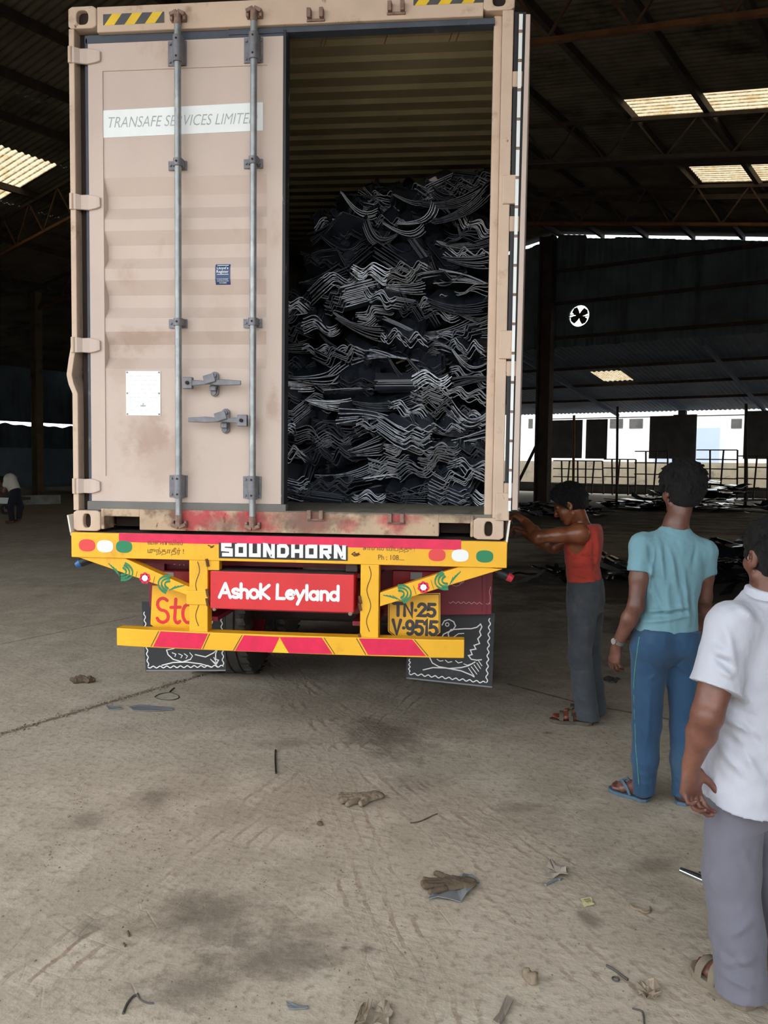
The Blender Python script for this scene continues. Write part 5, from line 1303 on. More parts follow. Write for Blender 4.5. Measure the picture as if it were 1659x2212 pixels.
# ---------------------------------------------------------------- people
def skin_mat(name, a, b, rough=0.42):
    t = NT(name); n = t.noise(t.coord(), 7, 6, 0.6); n2 = t.noise(t.coord(), 60, 4, 0.6)
    c = t.mix(t.ramp(n, 0.35, 0.68), S2L(*a), S2L(*b)); t.base(t.mix(t.math('MULTIPLY', t.ramp(n2, .5, .75), .25), c, tuple(x*.6 for x in S2L(*a))))
    t.b.inputs['Roughness'].default_value = rough; t.b.inputs['Specular IOR Level'].default_value = .5; t.b.inputs['Subsurface Weight'].default_value = 0.0
    t.bump(n2, .12, .002); return t.m
def cloth_mat(name, col, var=.08, rough=.9, weave=420, dirt=None, bumpy=.2, stretch=(1, 1, 1)):
    t = NT(name); c = S2L(*col); n = t.noise(t.coord(), 5, 6, 0.6); w = t.noise(t.coord(stretch), weave, 2, .5); l = t.noise(t.coord(), 16, 5, .6)
    cur = t.mix(t.ramp(n, .3, .7), tuple(x*(1-var) for x in c), tuple(x*(1+var) for x in c))
    if dirt: cur = t.mix(t.math('MULTIPLY', t.ramp(t.noise(t.coord(), 3.2, 7, .65), .52, .74), .7), cur, S2L(*dirt))
    t.base(cur); t.b.inputs['Roughness'].default_value = rough; t.b.inputs['Specular IOR Level'].default_value = .2
    t.b.inputs['Sheen Weight'].default_value = .12
    t.bump(t.math('ADD', t.math('MULTIPLY', w, .25), t.math('MULTIPLY', l, .9)), bumpy, .008); return t.m
def hair_mat(name, col=(15, 14, 15)):
    t = NT(name); n = t.noise(t.coord((60, 60, 12)), 6, 6, .7); c = S2L(*col)
    t.base(t.mix(t.ramp(n, .35, .7), tuple(x*.4 for x in c), tuple(x*1.6 for x in c))); t.b.inputs['Roughness'].default_value = .5
    t.b.inputs['Specular IOR Level'].default_value = .35; t.bump(n, .8, .012); return t.m
M_eye = mk('eye_white', (214, 204, 194), .25)
M_hair = hair_mat('black_hair')

def arr(*p): return np.array(p, float)
def head(S, c, M, s=1.0):
    """skull, jaw, nose, brow, lips, ears in the head's own axes (right, forward, up); c is the middle of the head"""
    H = lambda x, y, z: A3(c)+M@(arr(x, y, z)*s)
    S.ell(H(0, -.014, .030), (.074*s, .093*s, .082*s), M, .02)
    S.ell(H(0, .030, -.030), (.060*s, .062*s, .072*s), M, .02)
    S.cone(H(-.012, .066, -.093), H(.012, .066, -.093), .019*s, .019*s, .02)
    for x in (-1, 1):
        S.cone(H(x*.054, .0, -.058), H(x*.018, .06, -.092), .018*s, .018*s, .02)
        S.ell(H(x*.040, .062, -.022), (.022*s, .020*s, .022*s), M, .02)
        S.cone(H(x*.012, .086, .024), H(x*.046, .070, .022), .0085*s, .008*s, .012)
        S.ell(H(x*.031, .090, .004), (.013*s, .014*s, .010*s), M, .010, 's')
        S.ell(H(x*.031, .0755, .004), (.0135*s, .0115*s, .0105*s), M, .004)
        S.ell(H(x*.012, .098, -.030), (.009*s, .011*s, .008*s), M, .006)
        E = M@np.array(Matrix.Rotation(-x*.42, 3, 'Z')); 
        S.ell(H(x*.0775, -.012, -.004), (.0085*s, .020*s, .031*s), E, .006)
        S.ell(H(x*.084, -.006, .000), (.006*s, .010*s, .016*s), E, .005, 's')
        S.ell(H(x*.0765, .000, -.030), (.007*s, .009*s, .010*s), E, .005)
    S.cone(H(0, .088, .016), H(0, .110, -.022), .0075*s, .0115*s, .010)
    S.cone(H(-.018, .087, -.052), H(.018, .087, -.052), .0065*s, .0065*s, .006)
    S.cone(H(-.015, .086, -.064), H(.015, .086, -.064), .0068*s, .0068*s, .006)
def eyes(root, c, M, s=1.0):
    for x in (-1, 1):
        p = A3(c)+M@(arr(x*.031, .0775, .004)*s); m = MB(); m.lathe(p, M[:, 1], [(-.011, .001), (-.006, .0085), (0, .0112), (.006, .009), (.0085, .005)], 14); m.lathe(p+M[:, 1]*.0085, M[:, 1], [(0, .0052), (.0014, .003), (.0018, .0001), (-.002, .0001)], 12)
        m.build('eye', mk('brown_eye', (58, 40, 32), .2), root, smooth=True)
def hair(root, c, M, s, h, grow=.016, nape=-.075, fringe=.055, tuft=.006, top=.0, seed=0, ear=.031, locks=0, lock=.03):
    H = lambda x, y, z: A3(c)+M@(arr(x, y, z)*s)
    S = Sculpt(A3(c)-.2, A3(c)+.2, h)
    g = grow
    S.ell(H(0, -.016, .032+top*.4), ((.074+g)*s, (.093+g)*s, (.082+g+top)*s), M, .02)
    S.ell(H(0, -.058, -.025), ((.060+g*.6)*s, (.038+g*.7)*s, .058*s), M, .03)
    r = random.Random(seed+50)
    for _ in range(locks):               # overlapping locks that fall from the crown and lift a little at their tips
        v = unit(arr(r.gauss(0, 1), r.gauss(-.35, 1), r.gauss(.3, .9)))
        if v[2] < -.55: continue
        e = arr(.074+g*.9, .093+g*.9, .082+g*.9+top); p = v*e+arr(0, -.016, .032+top*.4)
        fl = unit(arr(v[0]*.6+r.gauss(0, .35), v[1]*.6-.15+r.gauss(0, .35), -.9)); fl = unit(fl-v*(fl@v)); q = p+fl*lock*r.uniform(.6, 1.3)+v*r.uniform(.001, .008)
        S.cone(H(*(p-v*.004)), H(*q), .0095*s, .0030*s, .004)
    for x in (-1, 1): S.cone(H(x*.070, .012, .02), H(x*.0705, .008, -.030), .012*s, .006*s, .012)
    n1 = unit(M@arr(0, .84, -.55)); S.cut(H(0, fringe, .050), n1)
    n2 = unit(M@arr(0, .35, -1)); S.cut(H(0, -.07, nape), n2)
    for x in (-1, 1): S.ell(H(x*.090, -.012, -.014), (.026*s, ear*s, .040*s), M, .008, 's')
    Hi = lambda P: (P-A3(c))@M
    def d(P):
        q = Hi(P); return tuft*(vnoise(q*arr(70, 70, 34), seed)*.6+vnoise(q*arr(150, 150, 60), seed+3)*.5+vnoise(q*24, seed+5)*.8)
    return S.build('hair', M_hair, root, disp=d)
def hand(S, w, d, palm, thumb, L=.185, curl=(25, 40, 25), spread=.12, tcurl=20, k=.0045, stagger=6):
    """palm, four jointed fingers of their own lengths and a thumb from the side of the palm; d towards the fingertips"""
    w = A3(w); d = unit(d); palm = unit(A3(palm)-d*(A3(palm)@d)); th = unit(np.cross(d, palm)); th = th if th@A3(thumb) > 0 else -th
    u = L/.185
    kn = [(.030, .088), (.010, .094), (-.010, .090), (-.028, .080)]; ln = [(.042, .026, .021), (.047, .030, .023), (.043, .028, .022), (.033, .020, .019)]; rr = [(.0098, .0088, .0078, .0068), (.0100, .009, .008, .007), (.0096, .0086, .0076, .0066), (.0086, .0076, .0068, .006)]
    for (x, y) in kn: S.cone(w+d*.012*u, w+(d*y+th*x)*u, .0165*u, .0115*u, .016)
    S.cone(w-d*.02, w+d*.02*u, .022*u, .020*u, .012)
    S.ell(w+(d*.05+th*.0-palm*.0)*u, (.036*u, .044*u, .014*u), np.stack([th, d, palm], 1), .014)
    S.ell(w+(d*.040+th*.024+palm*.008)*u, (.014*u, .028*u, .013*u), np.stack([th, d, palm], 1), .012)
    for i, ((x, y), l, r) in enumerate(zip(kn, ln, rr)):
        p = w+(d*y+th*x)*u; a = 0; side = (x/.03)*spread; pts = [p-d*.01]
        pts.append(p)
        for j in range(3):
            a += math.radians(curl[j]+(i*stagger if j < 2 else 0)); v = unit(d+th*side)*math.cos(a)+palm*math.sin(a); p = p+v*l[j]*u; pts.append(p)
        R_ = [r[0]*u]+[q*u for q in r]
        for j in range(4): S.cone(pts[j], pts[j+1], R_[j], R_[j+1], k)
    p = w+(d*.022+th*.026+palm*.006)*u; v = unit(d*.72+th*.62+palm*.34); pts = [w+d*.01*u+th*.008*u, p]
    for j, l in enumerate((.040, .032, .026)):
        p = p+v*l*u; pts.append(p); a = math.radians(tcurl); v = unit(v*math.cos(a)+(palm*.5-th*.55+d*.5)*math.sin(a))
    for j, (a, b) in enumerate(((.015, .0135), (.0135, .0112), (.0112, .0098), (.0098, .008))): S.cone(pts[j], pts[j+1], a*u, b*u, .008 if j < 2 else k)
def foot(S, heel, toe, ank, z0, L=None, r=1.0):
    """a bare foot: heel, instep, ball and five separate toes, standing on z0"""
    h, t = A3(heel), A3(toe); h[2] = t[2] = 0; d = unit(t-h); L = L or np.linalg.norm(t-h); s_ = np.array([d[1], -d[0], 0]); up = arr(0, 0, 1)
    q = lambda a, b, z: h+d*a*L+s_*b+up*(z0+z)
    S.ell(q(.11, 0, .030), (.030*r, .036*r, .031), np.stack([s_, d, up], 1), .02)
    S.cone(q(.12, 0, .032), q(.68, .004, .022), .028*r, .026*r, .025); S.cone(q(.62, -.020, .018), q(.66, .026, .018), .018*r, .018*r, .02)
    S.cone(A3(ank), q(.36, 0, .046), .034*r, .028*r, .03); S.cone(A3(ank), q(.14, 0, .04), .034*r, .030*r, .03)
    return q, s_, d
def toes(S, q, s_, d, inner):
    for k, (b, l, rr) in enumerate(((.030, .96, .0125), (.012, .97, .0098), (-.003, .94, .0092), (-.017, .90, .0086), (-.030, .85, .0080))):
        S.cone(q(.66, inner*b*.9, .014), q(l-.03, inner*b*1.1, .012), rr*1.05, rr, .005)
def sole(root, name, mat, q, inner, L, w=.046, th=.018, z0=0.0, over=.04):
    pts = [(-over*.6, .010), (-over*.5, -.018), (.08, -.036), (.35, -.032), (.62, -.045), (.82, -.044), (.95, -.030), (1+over, -.006), (1+over, .014), (.93, .038), (.8, .047), (.6, .046), (.38, .034), (.1, .036), (-over*.4, .026)]
    m = MB(); P0 = []
    for a, b in pts:
        p = q(a, inner*b*w/.046, 0); P0.append((p[0], p[1], z0))
    m.prism(P0, (0, 0, th)); return m.build(name, mat, root, bevel=.004)

# ---- 1. the man in the teal T-shirt, seen from behind
def teal_man():
    Y0 = 4.14; J = lambda x, y, dy=0.0: atY(x, y, Y0+dy)
    base = arr(1.01, 4.16, 0); h = .0052
    sk = skin_mat('dark_brown_skin', (88, 56, 46), (116, 78, 66))
    Mt = rot_axes(math.radians(14)); Rt, Ft, Up = Mt[:, 0], Mt[:, 1], Mt[:, 2]
    pel = J(1438, 1400, .02); pel = pel; neck = J(1459, 1138, .03)
    ax = unit(neck-pel); Rx = unit(Rt-ax*(Rt@ax)); Fx = np.cross(ax, Rx); M = np.stack([Rx, Fx, ax], 1); TL = np.linalg.norm(neck-pel)
    shL, shR = J(1387, 1178, -.03), J(1522, 1192, .05)
    elL, wrL = J(1374, 1308, -.07), J(1333, 1394, .02)
    elR, wrR = J(1521, 1290, .10), J(1514, 1350, .26)
    hiL, hiR = J(1402, 1418, .0), J(1477, 1418, .04)
    knL, knR = J(1397, 1568, .03), J(1475, 1566, .06)
    heL, toL = gnd(1398, 1733), gnd(1318, 1706); heR = gnd(1474, 1741); toR = heR+arr(.05, .25, 0)
    anL, anR = heL+arr(-.015, .02, .085), heR+arr(.005, .03, .085)
    hc = J(1470, 1060, .07); Mh = rot_axes(math.radians(17), math.radians(6))
    S = Sculpt(arr(.60, 3.86, -.01), arr(1.36, 4.62, 1.74), h)
    S.loft(pel-ax*.03, M, [(0, 0, 0, .13, .09), (.10, 0, 0, .13, .09), (.25, 0, 0, .105, .07), (.42, 0, .012, .125, .078), (TL-.06, 0, .012, .105, .058), (TL+.02, 0, .0, .054, .052)], .03)
    S.cone(neck-ax*.05, neck+ax*.02, .062, .056, .03); S.cone(neck+ax*.0, hc+Mh@arr(0, -.02, -.05), .056, .054, .02)
    head(S, hc, Mh, 1.0)
    for sh, el, wr in ((shL, elL, wrL), (shR, elR, wrR)):
        S.cone(sh, sh*.45+el*.55, .046, .044, .03); S.cone(sh*.45+el*.55, el, .044, .038, .02)
        m1 = el*.68+wr*.32; S.cone(el, m1, .037, .039, .02); S.cone(m1, wr, .039, .0265, .02)
        S.cone(neck-ax*.085, sh, .040, .042, .03)
    hand(S, wrL, J(1322, 1450, .05)-wrL, arr(.75, .5, -.1), arr(.3, .9, 0), .178, (14, 26, 20), .10, 14)
    hand(S, wrR, arr(-.35, .8, -.3), arr(-.5, -.2, -.8), arr(-.8, .2, .4), .178, (25, 40, 25))
    for hi, kn, an in ((hiL, knL, anL), (hiR, knR, anR)):
        S.cone(hi, kn, .075, .052, .03); S.cone(kn, kn*.65+an*.35, .052, .050, .02); S.cone(kn*.65+an*.35, an, .050, .036, .02)
    qL, sL, dL = foot(S, heL, toL, anL, .019); toes(S, qL, sL, dL, 1)
    qR, sR, dR = foot(S, heR, toR, anR, .019); toes(S, qR, sR, dR, -1)
    man = S.build('person', sk, None, base)
    tag(man, 'person in teal T-shirt and blue track trousers standing with back turned', 'person')
    eyes(man, hc, Mh)
    hair(man, hc+Mh@arr(0, -.004, .0), Mh, 1.04, .0045, grow=.026, nape=-.082, tuft=.004, top=.006, seed=2, ear=.024, locks=320, lock=.042)
    # T-shirt
    T_ = Sculpt(arr(.62, 3.88, .80), arr(1.36, 4.52, 1.46), .005)
    T_.loft(pel-ax*.02, M, [(0, 0, 0, .163, .118), (.06, 0, .0, .166, .118), (.13, -.004, .0, .150, .108), (.26, 0, .002, .134, .100), (.42, .002, .0, .158, .112), (TL-.08, .004, 0, .150, .098), (TL-.015, 0, 0, .085, .07), (TL+.015, 0, 0, .066, .062)], .02, 2.4)
    for sh, el, k in ((shL, elL, .44), (shR, elR, .46)):
        V_ = Sculpt(arr(.62, 3.88, .80), arr(1.36, 4.52, 1.46), .005); d_ = unit(el-sh)
        V_.cone(neck-ax*.055, sh, .056, .056, .04); V_.cone(sh, sh+(el-sh)*.62, .058, .060, .03); V_.cut(sh+(el-sh)*k, d_); T_.merge(V_, .03)
    for (p, q, w, a) in [((1424, 1165), (1447, 1320), .016, .013), ((1447, 1185), (1478, 1330), .014, .012), ((1415, 1180), (1399, 1300), .012, .009), ((1478, 1230), (1494, 1345), .012, .010), ((1400, 1175), (1412, 1225), .010, -.010), ((1512, 1180), (1500, 1225), .010, -.009),
                         ((1395, 1322), (1490, 1313), .010, .010), ((1388, 1335), (1500, 1322), .009, -.008), ((1382, 1346), (1503, 1332), .009, .008), ((1436, 1180), (1440, 1300), .013, -.012), ((1462, 1200), (1470, 1300), .012, -.010), ((1410, 1250), (1440, 1345), .012, -.009), ((1494, 1265), (1505, 1335), .010, -.008)]:
        T_.fold(J(*p, -.09), J(*q, -.10), w, a*1.5 if a > 0 else a*1.1)
    T_.cut(J(1438, 1362, 0), M@arr(.07, 0, -1)); T_.cut(neck+ax*.010, ax*.95-Fx*.12)
    mt = cloth_mat('teal_jersey', (108, 146, 158), .05, .85)
    T_.build('t_shirt', mt, man, disp=lambda P: .0022*vnoise(P*arr(34, 34, 13), 4)+.0012*vnoise(P*60, 5))
    # track trousers
    K = Sculpt(arr(.66, 3.86, .03), arr(1.30, 4.52, 1.02), .0052)
    K.loft(pel-ax*.07, M, [(0, 0, 0, .10, .07), (.05, 0, 0, .150, .108), (.12, 0, .0, .160, .116), (.22, 0, 0, .145, .105)], .05)
    K.ell(J(1418, 1392, -.05), (.075, .07, .09), None, .04); K.ell(J(1474, 1388, -.01), (.075, .07, .09), None, .04)
    for hi, kn, an, w in ((hiL, knL, anL, 1), (hiR, knR, anR, .92)):
        K.cone(hi+arr(0, 0, .03), kn, .090, .068*w, .05); K.cone(kn, kn*.45+an*.55, .068*w, .064*w, .02); K.cone(kn*.45+an*.55, an+arr(0, 0, -.05), .064*w, .054*w, .02)
    for (p, q, w, a) in [((1400, 1425), (1432, 1448), .012, -.008), ((1480, 1420), (1452, 1450), .012, -.008), ((1395, 1470), (1425, 1452), .010, .007), ((1385, 1655), (1412, 1670), .010, .008), ((1380, 1680), (1418, 1690), .010, .009), ((1384, 1700), (1418, 1708), .009, .009), ((1464, 1690), (1482, 1700), .009, .009), ((1462, 1710), (1482, 1716), .008, .008), ((1462, 1500), (1462, 1600), .012, .006), ((1405, 1480), (1400, 1620), .012, .006)]:
        K.fold(J(*p, -.06), J(*q, -.06), w, a)
    K.cut(anL*.5+anR*.5+arr(0, 0, -.046), arr(.05, 0, -1)); K.cut(pel+ax*.10, ax)
    TRO = K.build('trousers', cloth_mat('faded_blue_jersey', (45, 73, 102), .1, .85, dirt=(70, 90, 110)), man, disp=lambda P: .003*vnoise(P*arr(20, 20, 9), 8)+.0015*vnoise(P*arr(55, 55, 30), 9))
    m = MB(); pts = [K.hit(np.interp(y, [1376, 1440, 1480, 1545, 1620, 1690], [1381, 1372, 1369, 1371, 1374, 1380]), y) for y in range(1376, 1700, 6)]
    m.tube([p for p in pts if p is not None], .0030, 6); m.build('green_piping', mk('green_piping', (66, 128, 108), .7), TRO, smooth=True)
    # flip-flops
    mf = mk('blue_grey_foam_rubber', (74, 98, 116), .7, var=.12, vscale=20)
    for q, inner, toe, heel in ((qL, 1, toL, heL), (qR, -1, toR, heR)):
        L = np.linalg.norm(toe-heel); so = sole(man, 'flip_flop', mf, q, inner, L)
        m = MB(); a = q(.80, inner*.018, .034); 
        m.tube([q(.80, inner*.018, .010), a, q(.64, inner*.036, .055), q(.42, inner*.040, .030), q(.36, inner*.038, .005)], [.005, .006, .0085, .008, .007], 8)
        m.tube([a, q(.64, -inner*.016, .058), q(.44, -inner*.036, .036), q(.36, -inner*.038, .005)], [.006, .0085, .008, .007], 8); m.build('strap', mf, so, smooth=True)
    # wristwatch
    d_ = unit(wrL-elL); c_ = wrL-d_*.028; m = MB(); m.lathe(c_, d_, [(-.010, .0285), (-.010, .0325), (.010, .0315), (.010, .0275)], 22); W_ = m.build('wristwatch', mk('steel_watch_bracelet', (150, 150, 150), .3, metal=.8, var=.2, vscale=200), man, smooth=True)
    s_ = unit(np.cross(d_, (0, 1, 0))); s_ = s_ if s_[0] < 0 else -s_
    m = MB(); f_ = unit(s_+arr(0, -.8, 0)); f_ = unit(f_-d_*(f_@d_)); m.tube([c_+f_*.029, c_+f_*.040], .0155, 16); m.build('watch_case', mk('steel_watch_case', (176, 176, 176), .25, metal=.7), W_)

# ---- 2. the man in the red vest, in profile at the trailer
def red_man():
    Y0 = 5.45; J = lambda x, y, dy=0.0: atY(x, y, Y0+dy)
    base = arr(.77, 5.45, 0)
    sk = skin_mat('warm_brown_skin', (112, 62, 40), (146, 86, 58), .33)
    Mt = rot_axes(math.radians(72), math.radians(6)); Rt, Ft = Mt[:, 0], Mt[:, 1]
    pel = J(1264, 1290, .03); neck = J(1258, 1136, .05)
    ax = unit(neck-pel); Rx = unit(Rt-ax*(Rt@ax)); Fx = np.cross(ax, Rx); M = np.stack([Rx, Fx, ax], 1); TL = np.linalg.norm(neck-pel)
    shL, shR = J(1251, 1152, -.13), J(1264, 1152, .22)
    elL, wrL = J(1162, 1160, -.16), J(1135, 1127, .06)
    elR, wrR = J(1196, 1183, .20), J(1142, 1158, .26)
    hiL, hiR = J(1258, 1310, -.05), J(1272, 1308, .12)
    knL, knR = J(1253, 1425, -.06), J(1274, 1425, .14)
    heL, toL = gnd(1277, 1566), gnd(1190, 1559); heR, toR = gnd(1292, 1551), gnd(1216, 1543)
    anL, anR = heL+arr(-.03, .005, .09), heR+arr(-.03, .0, .09)
    hc = J(1229, 1091, .02); Mh = rot_axes(math.radians(78), math.radians(30))
    S = Sculpt(arr(.20, 5.18, -.01), arr(1.06, 5.90, 1.62), .0062)
    S.loft(pel-ax*.06, M, [(0, 0, 0, .13, .095), (.12, 0, 0, .14, .10), (.24, 0, .01, .125, .09), (.40, 0, .01, .165, .105), (TL, 0, -.01, .16, .085), (TL+.05, 0, .01, .07, .06)], .03)
    S.cone(neck-ax*.03, hc+Mh@arr(0, -.025, -.045), .062, .056, .03)
    head(S, hc, Mh, 1.0)
    for sh, el, wr in ((shL, elL, wrL), (shR, elR, wrR)):
        S.cone(sh, sh*.5+el*.5, .056, .048, .03); S.cone(sh*.5+el*.5, el, .048, .040, .02); m1 = el*.68+wr*.32
        S.cone(el, m1, .039, .041, .02); S.cone(m1, wr, .041, .028, .02); S.cone(neck-ax*.07, sh, .065, .058, .04)
    hand(S, wrL, arr(-.5, .35, .35), arr(-.5, .4, -.7), arr(.1, .5, .7), .18, (35, 50, 30))
    hand(S, wrR, arr(-.6, .1, .45), arr(-.5, -.3, -.7), arr(.1, -.5, .7), .18, (35, 50, 30))
    for hi, kn, an in ((hiL, knL, anL), (hiR, knR, anR)):
        S.cone(hi, kn, .075, .052, .03); S.cone(kn, an, .052, .037, .02)
    qL, sL, dL = foot(S, heL, toL, anL, .026); toes(S, qL, sL, dL, 1)
    qR, sR, dR = foot(S, heR, toR, anR, .026); toes(S, qR, sR, dR, -1)
    man = S.build('person', sk, None, base)
    tag(man, 'person in red sleeveless vest reaching toward the trailer side with both arms', 'person')
    eyes(man, hc, Mh)
    hair(man, hc, Mh, 1.03, .0050, grow=.026, nape=-.060, tuft=.006, top=.004, seed=11, ear=.024, locks=300, lock=.034)
    # vest
    V_ = Sculpt(arr(.48, 5.16, .86), arr(1.06, 5.88, 1.42), .0056)
    V_.loft(pel+ax*.06, M, [(0, 0, 0, .152, .112), (.05, 0, .0, .152, .112), (.14, 0, .010, .142, .104), (.28, 0, -.004, .176, .122), (TL-.08, 0, -.022, .150, .108), (TL-.01, 0, 0, .088, .072), (TL+.02, 0, .01, .075, .066)], .02)
    for sh in (shL, shR):      # deep arm holes
        c_ = sh-ax*.045+Fx*.030; V_.ell(c_+Rx*(.03 if sh is shR else -.03), (.088, .088, .115), np.stack([Rx, Fx, ax], 1), .012, 's')
    V_.ell(neck+Fx*.06+ax*.0, (.075, .075, .085), M, .012, 's'); V_.cut(neck+ax*.012, ax-Fx*.1)
    V_.cut(J(1262, 1254, 0), arr(.10, 0, -1))
    for (p, q, w, a) in [((1232, 1240), (1300, 1248), .012, .010), ((1236, 1228), (1300, 1236), .011, -.009), ((1240, 1215), (1300, 1222), .012, .009), ((1248, 1200), (1302, 1208), .012, -.009), ((1290, 1140), (1298, 1230), .012, .010), ((1280, 1150), (1286, 1235), .011, -.009)]:
        V_.fold(J(*p, -.10), J(*q, -.10), w, a)
    V_.build('vest', cloth_mat('red_cotton', (178, 66, 54), .14, .9, dirt=(140, 62, 62)), man, disp=lambda P: .004*vnoise(P*arr(22, 22, 34), 3)+.0016*vnoise(P*70, 6))
    K = Sculpt(arr(.52, 5.16, .02), arr(1.10, 5.84, 1.06), .0062)
    K.loft(pel-ax*.10, M, [(0, 0, 0, .135, .110), (.08, 0, -.004, .150, .120), (.16, 0, -.002, .152, .118), (.24, 0, 0, .140, .108)], .02)
    for hi, kn, an in ((hiL, knL, anL), (hiR, knR, anR)):
        K.cone(hi+arr(0, 0, .03), kn, .098, .074, .03); K.cone(kn, kn*.45+an*.55, .074, .072, .02); K.cone(kn*.45+an*.55, an+arr(.01, 0, -.06), .072, .078, .02)
    for (p, q, w, a) in [((1226, 1420), (1270, 1432), .012, .010), ((1226, 1450), (1272, 1446), .012, -.009), ((1232, 1470), (1268, 1480), .012, .010), ((1236, 1505), (1275, 1515), .012, .011), ((1238, 1525), (1276, 1530), .011, -.010), ((1238, 1545), (1278, 1548), .011, .010), ((1240, 1300), (1262, 1360), .012, -.008), ((1228, 1275), (1236, 1300), .008, -.010)]:
        K.fold(J(*p, -.10), J(*q, -.10), w, a)
    K.cut(arr(0, 0, .036), arr(.0, 0, -1)); K.cut(pel+ax*.125, ax)
    K.build('trousers', cloth_mat('charcoal_twill', (66, 71, 78), .12, .9, dirt=(92, 92, 92)), man, disp=lambda P: .004*vnoise(P*arr(16, 16, 10), 14)+.002*vnoise(P*arr(44, 44, 30), 15))
    ms = mk('dusty_brown_sandal', (84, 76, 66), .8, var=.15, vscale=20)
    for q, inner, toe, heel in ((qL, 1, toL, heL), (qR, -1, toR, heR)):
        so = sole(man, 'sandal', ms, q, inner, np.linalg.norm(toe-heel), w=.05, th=.025)
        for a_, b_, zz in ((.74, .74, .046), (.56, .5, .062)):
            m = MB(); m.sheet(lambda i, j: q(a_+(b_-a_)*i/8+(j-.5)*.10, .050*math.cos(math.pi*i/8), .002+zz*math.sin(math.pi*i/8)), 9, 2, (0, 0, .005)); m.build('strap', ms, so, smooth=True)
        m = MB(); m.sheet(lambda i, j: q(.50-.46*math.sin(math.pi*i/8), .044*math.cos(math.pi*i/8), .03+.025*j), 9, 2, (0, 0, .004)); m.build('heel_strap', ms, so, smooth=True)

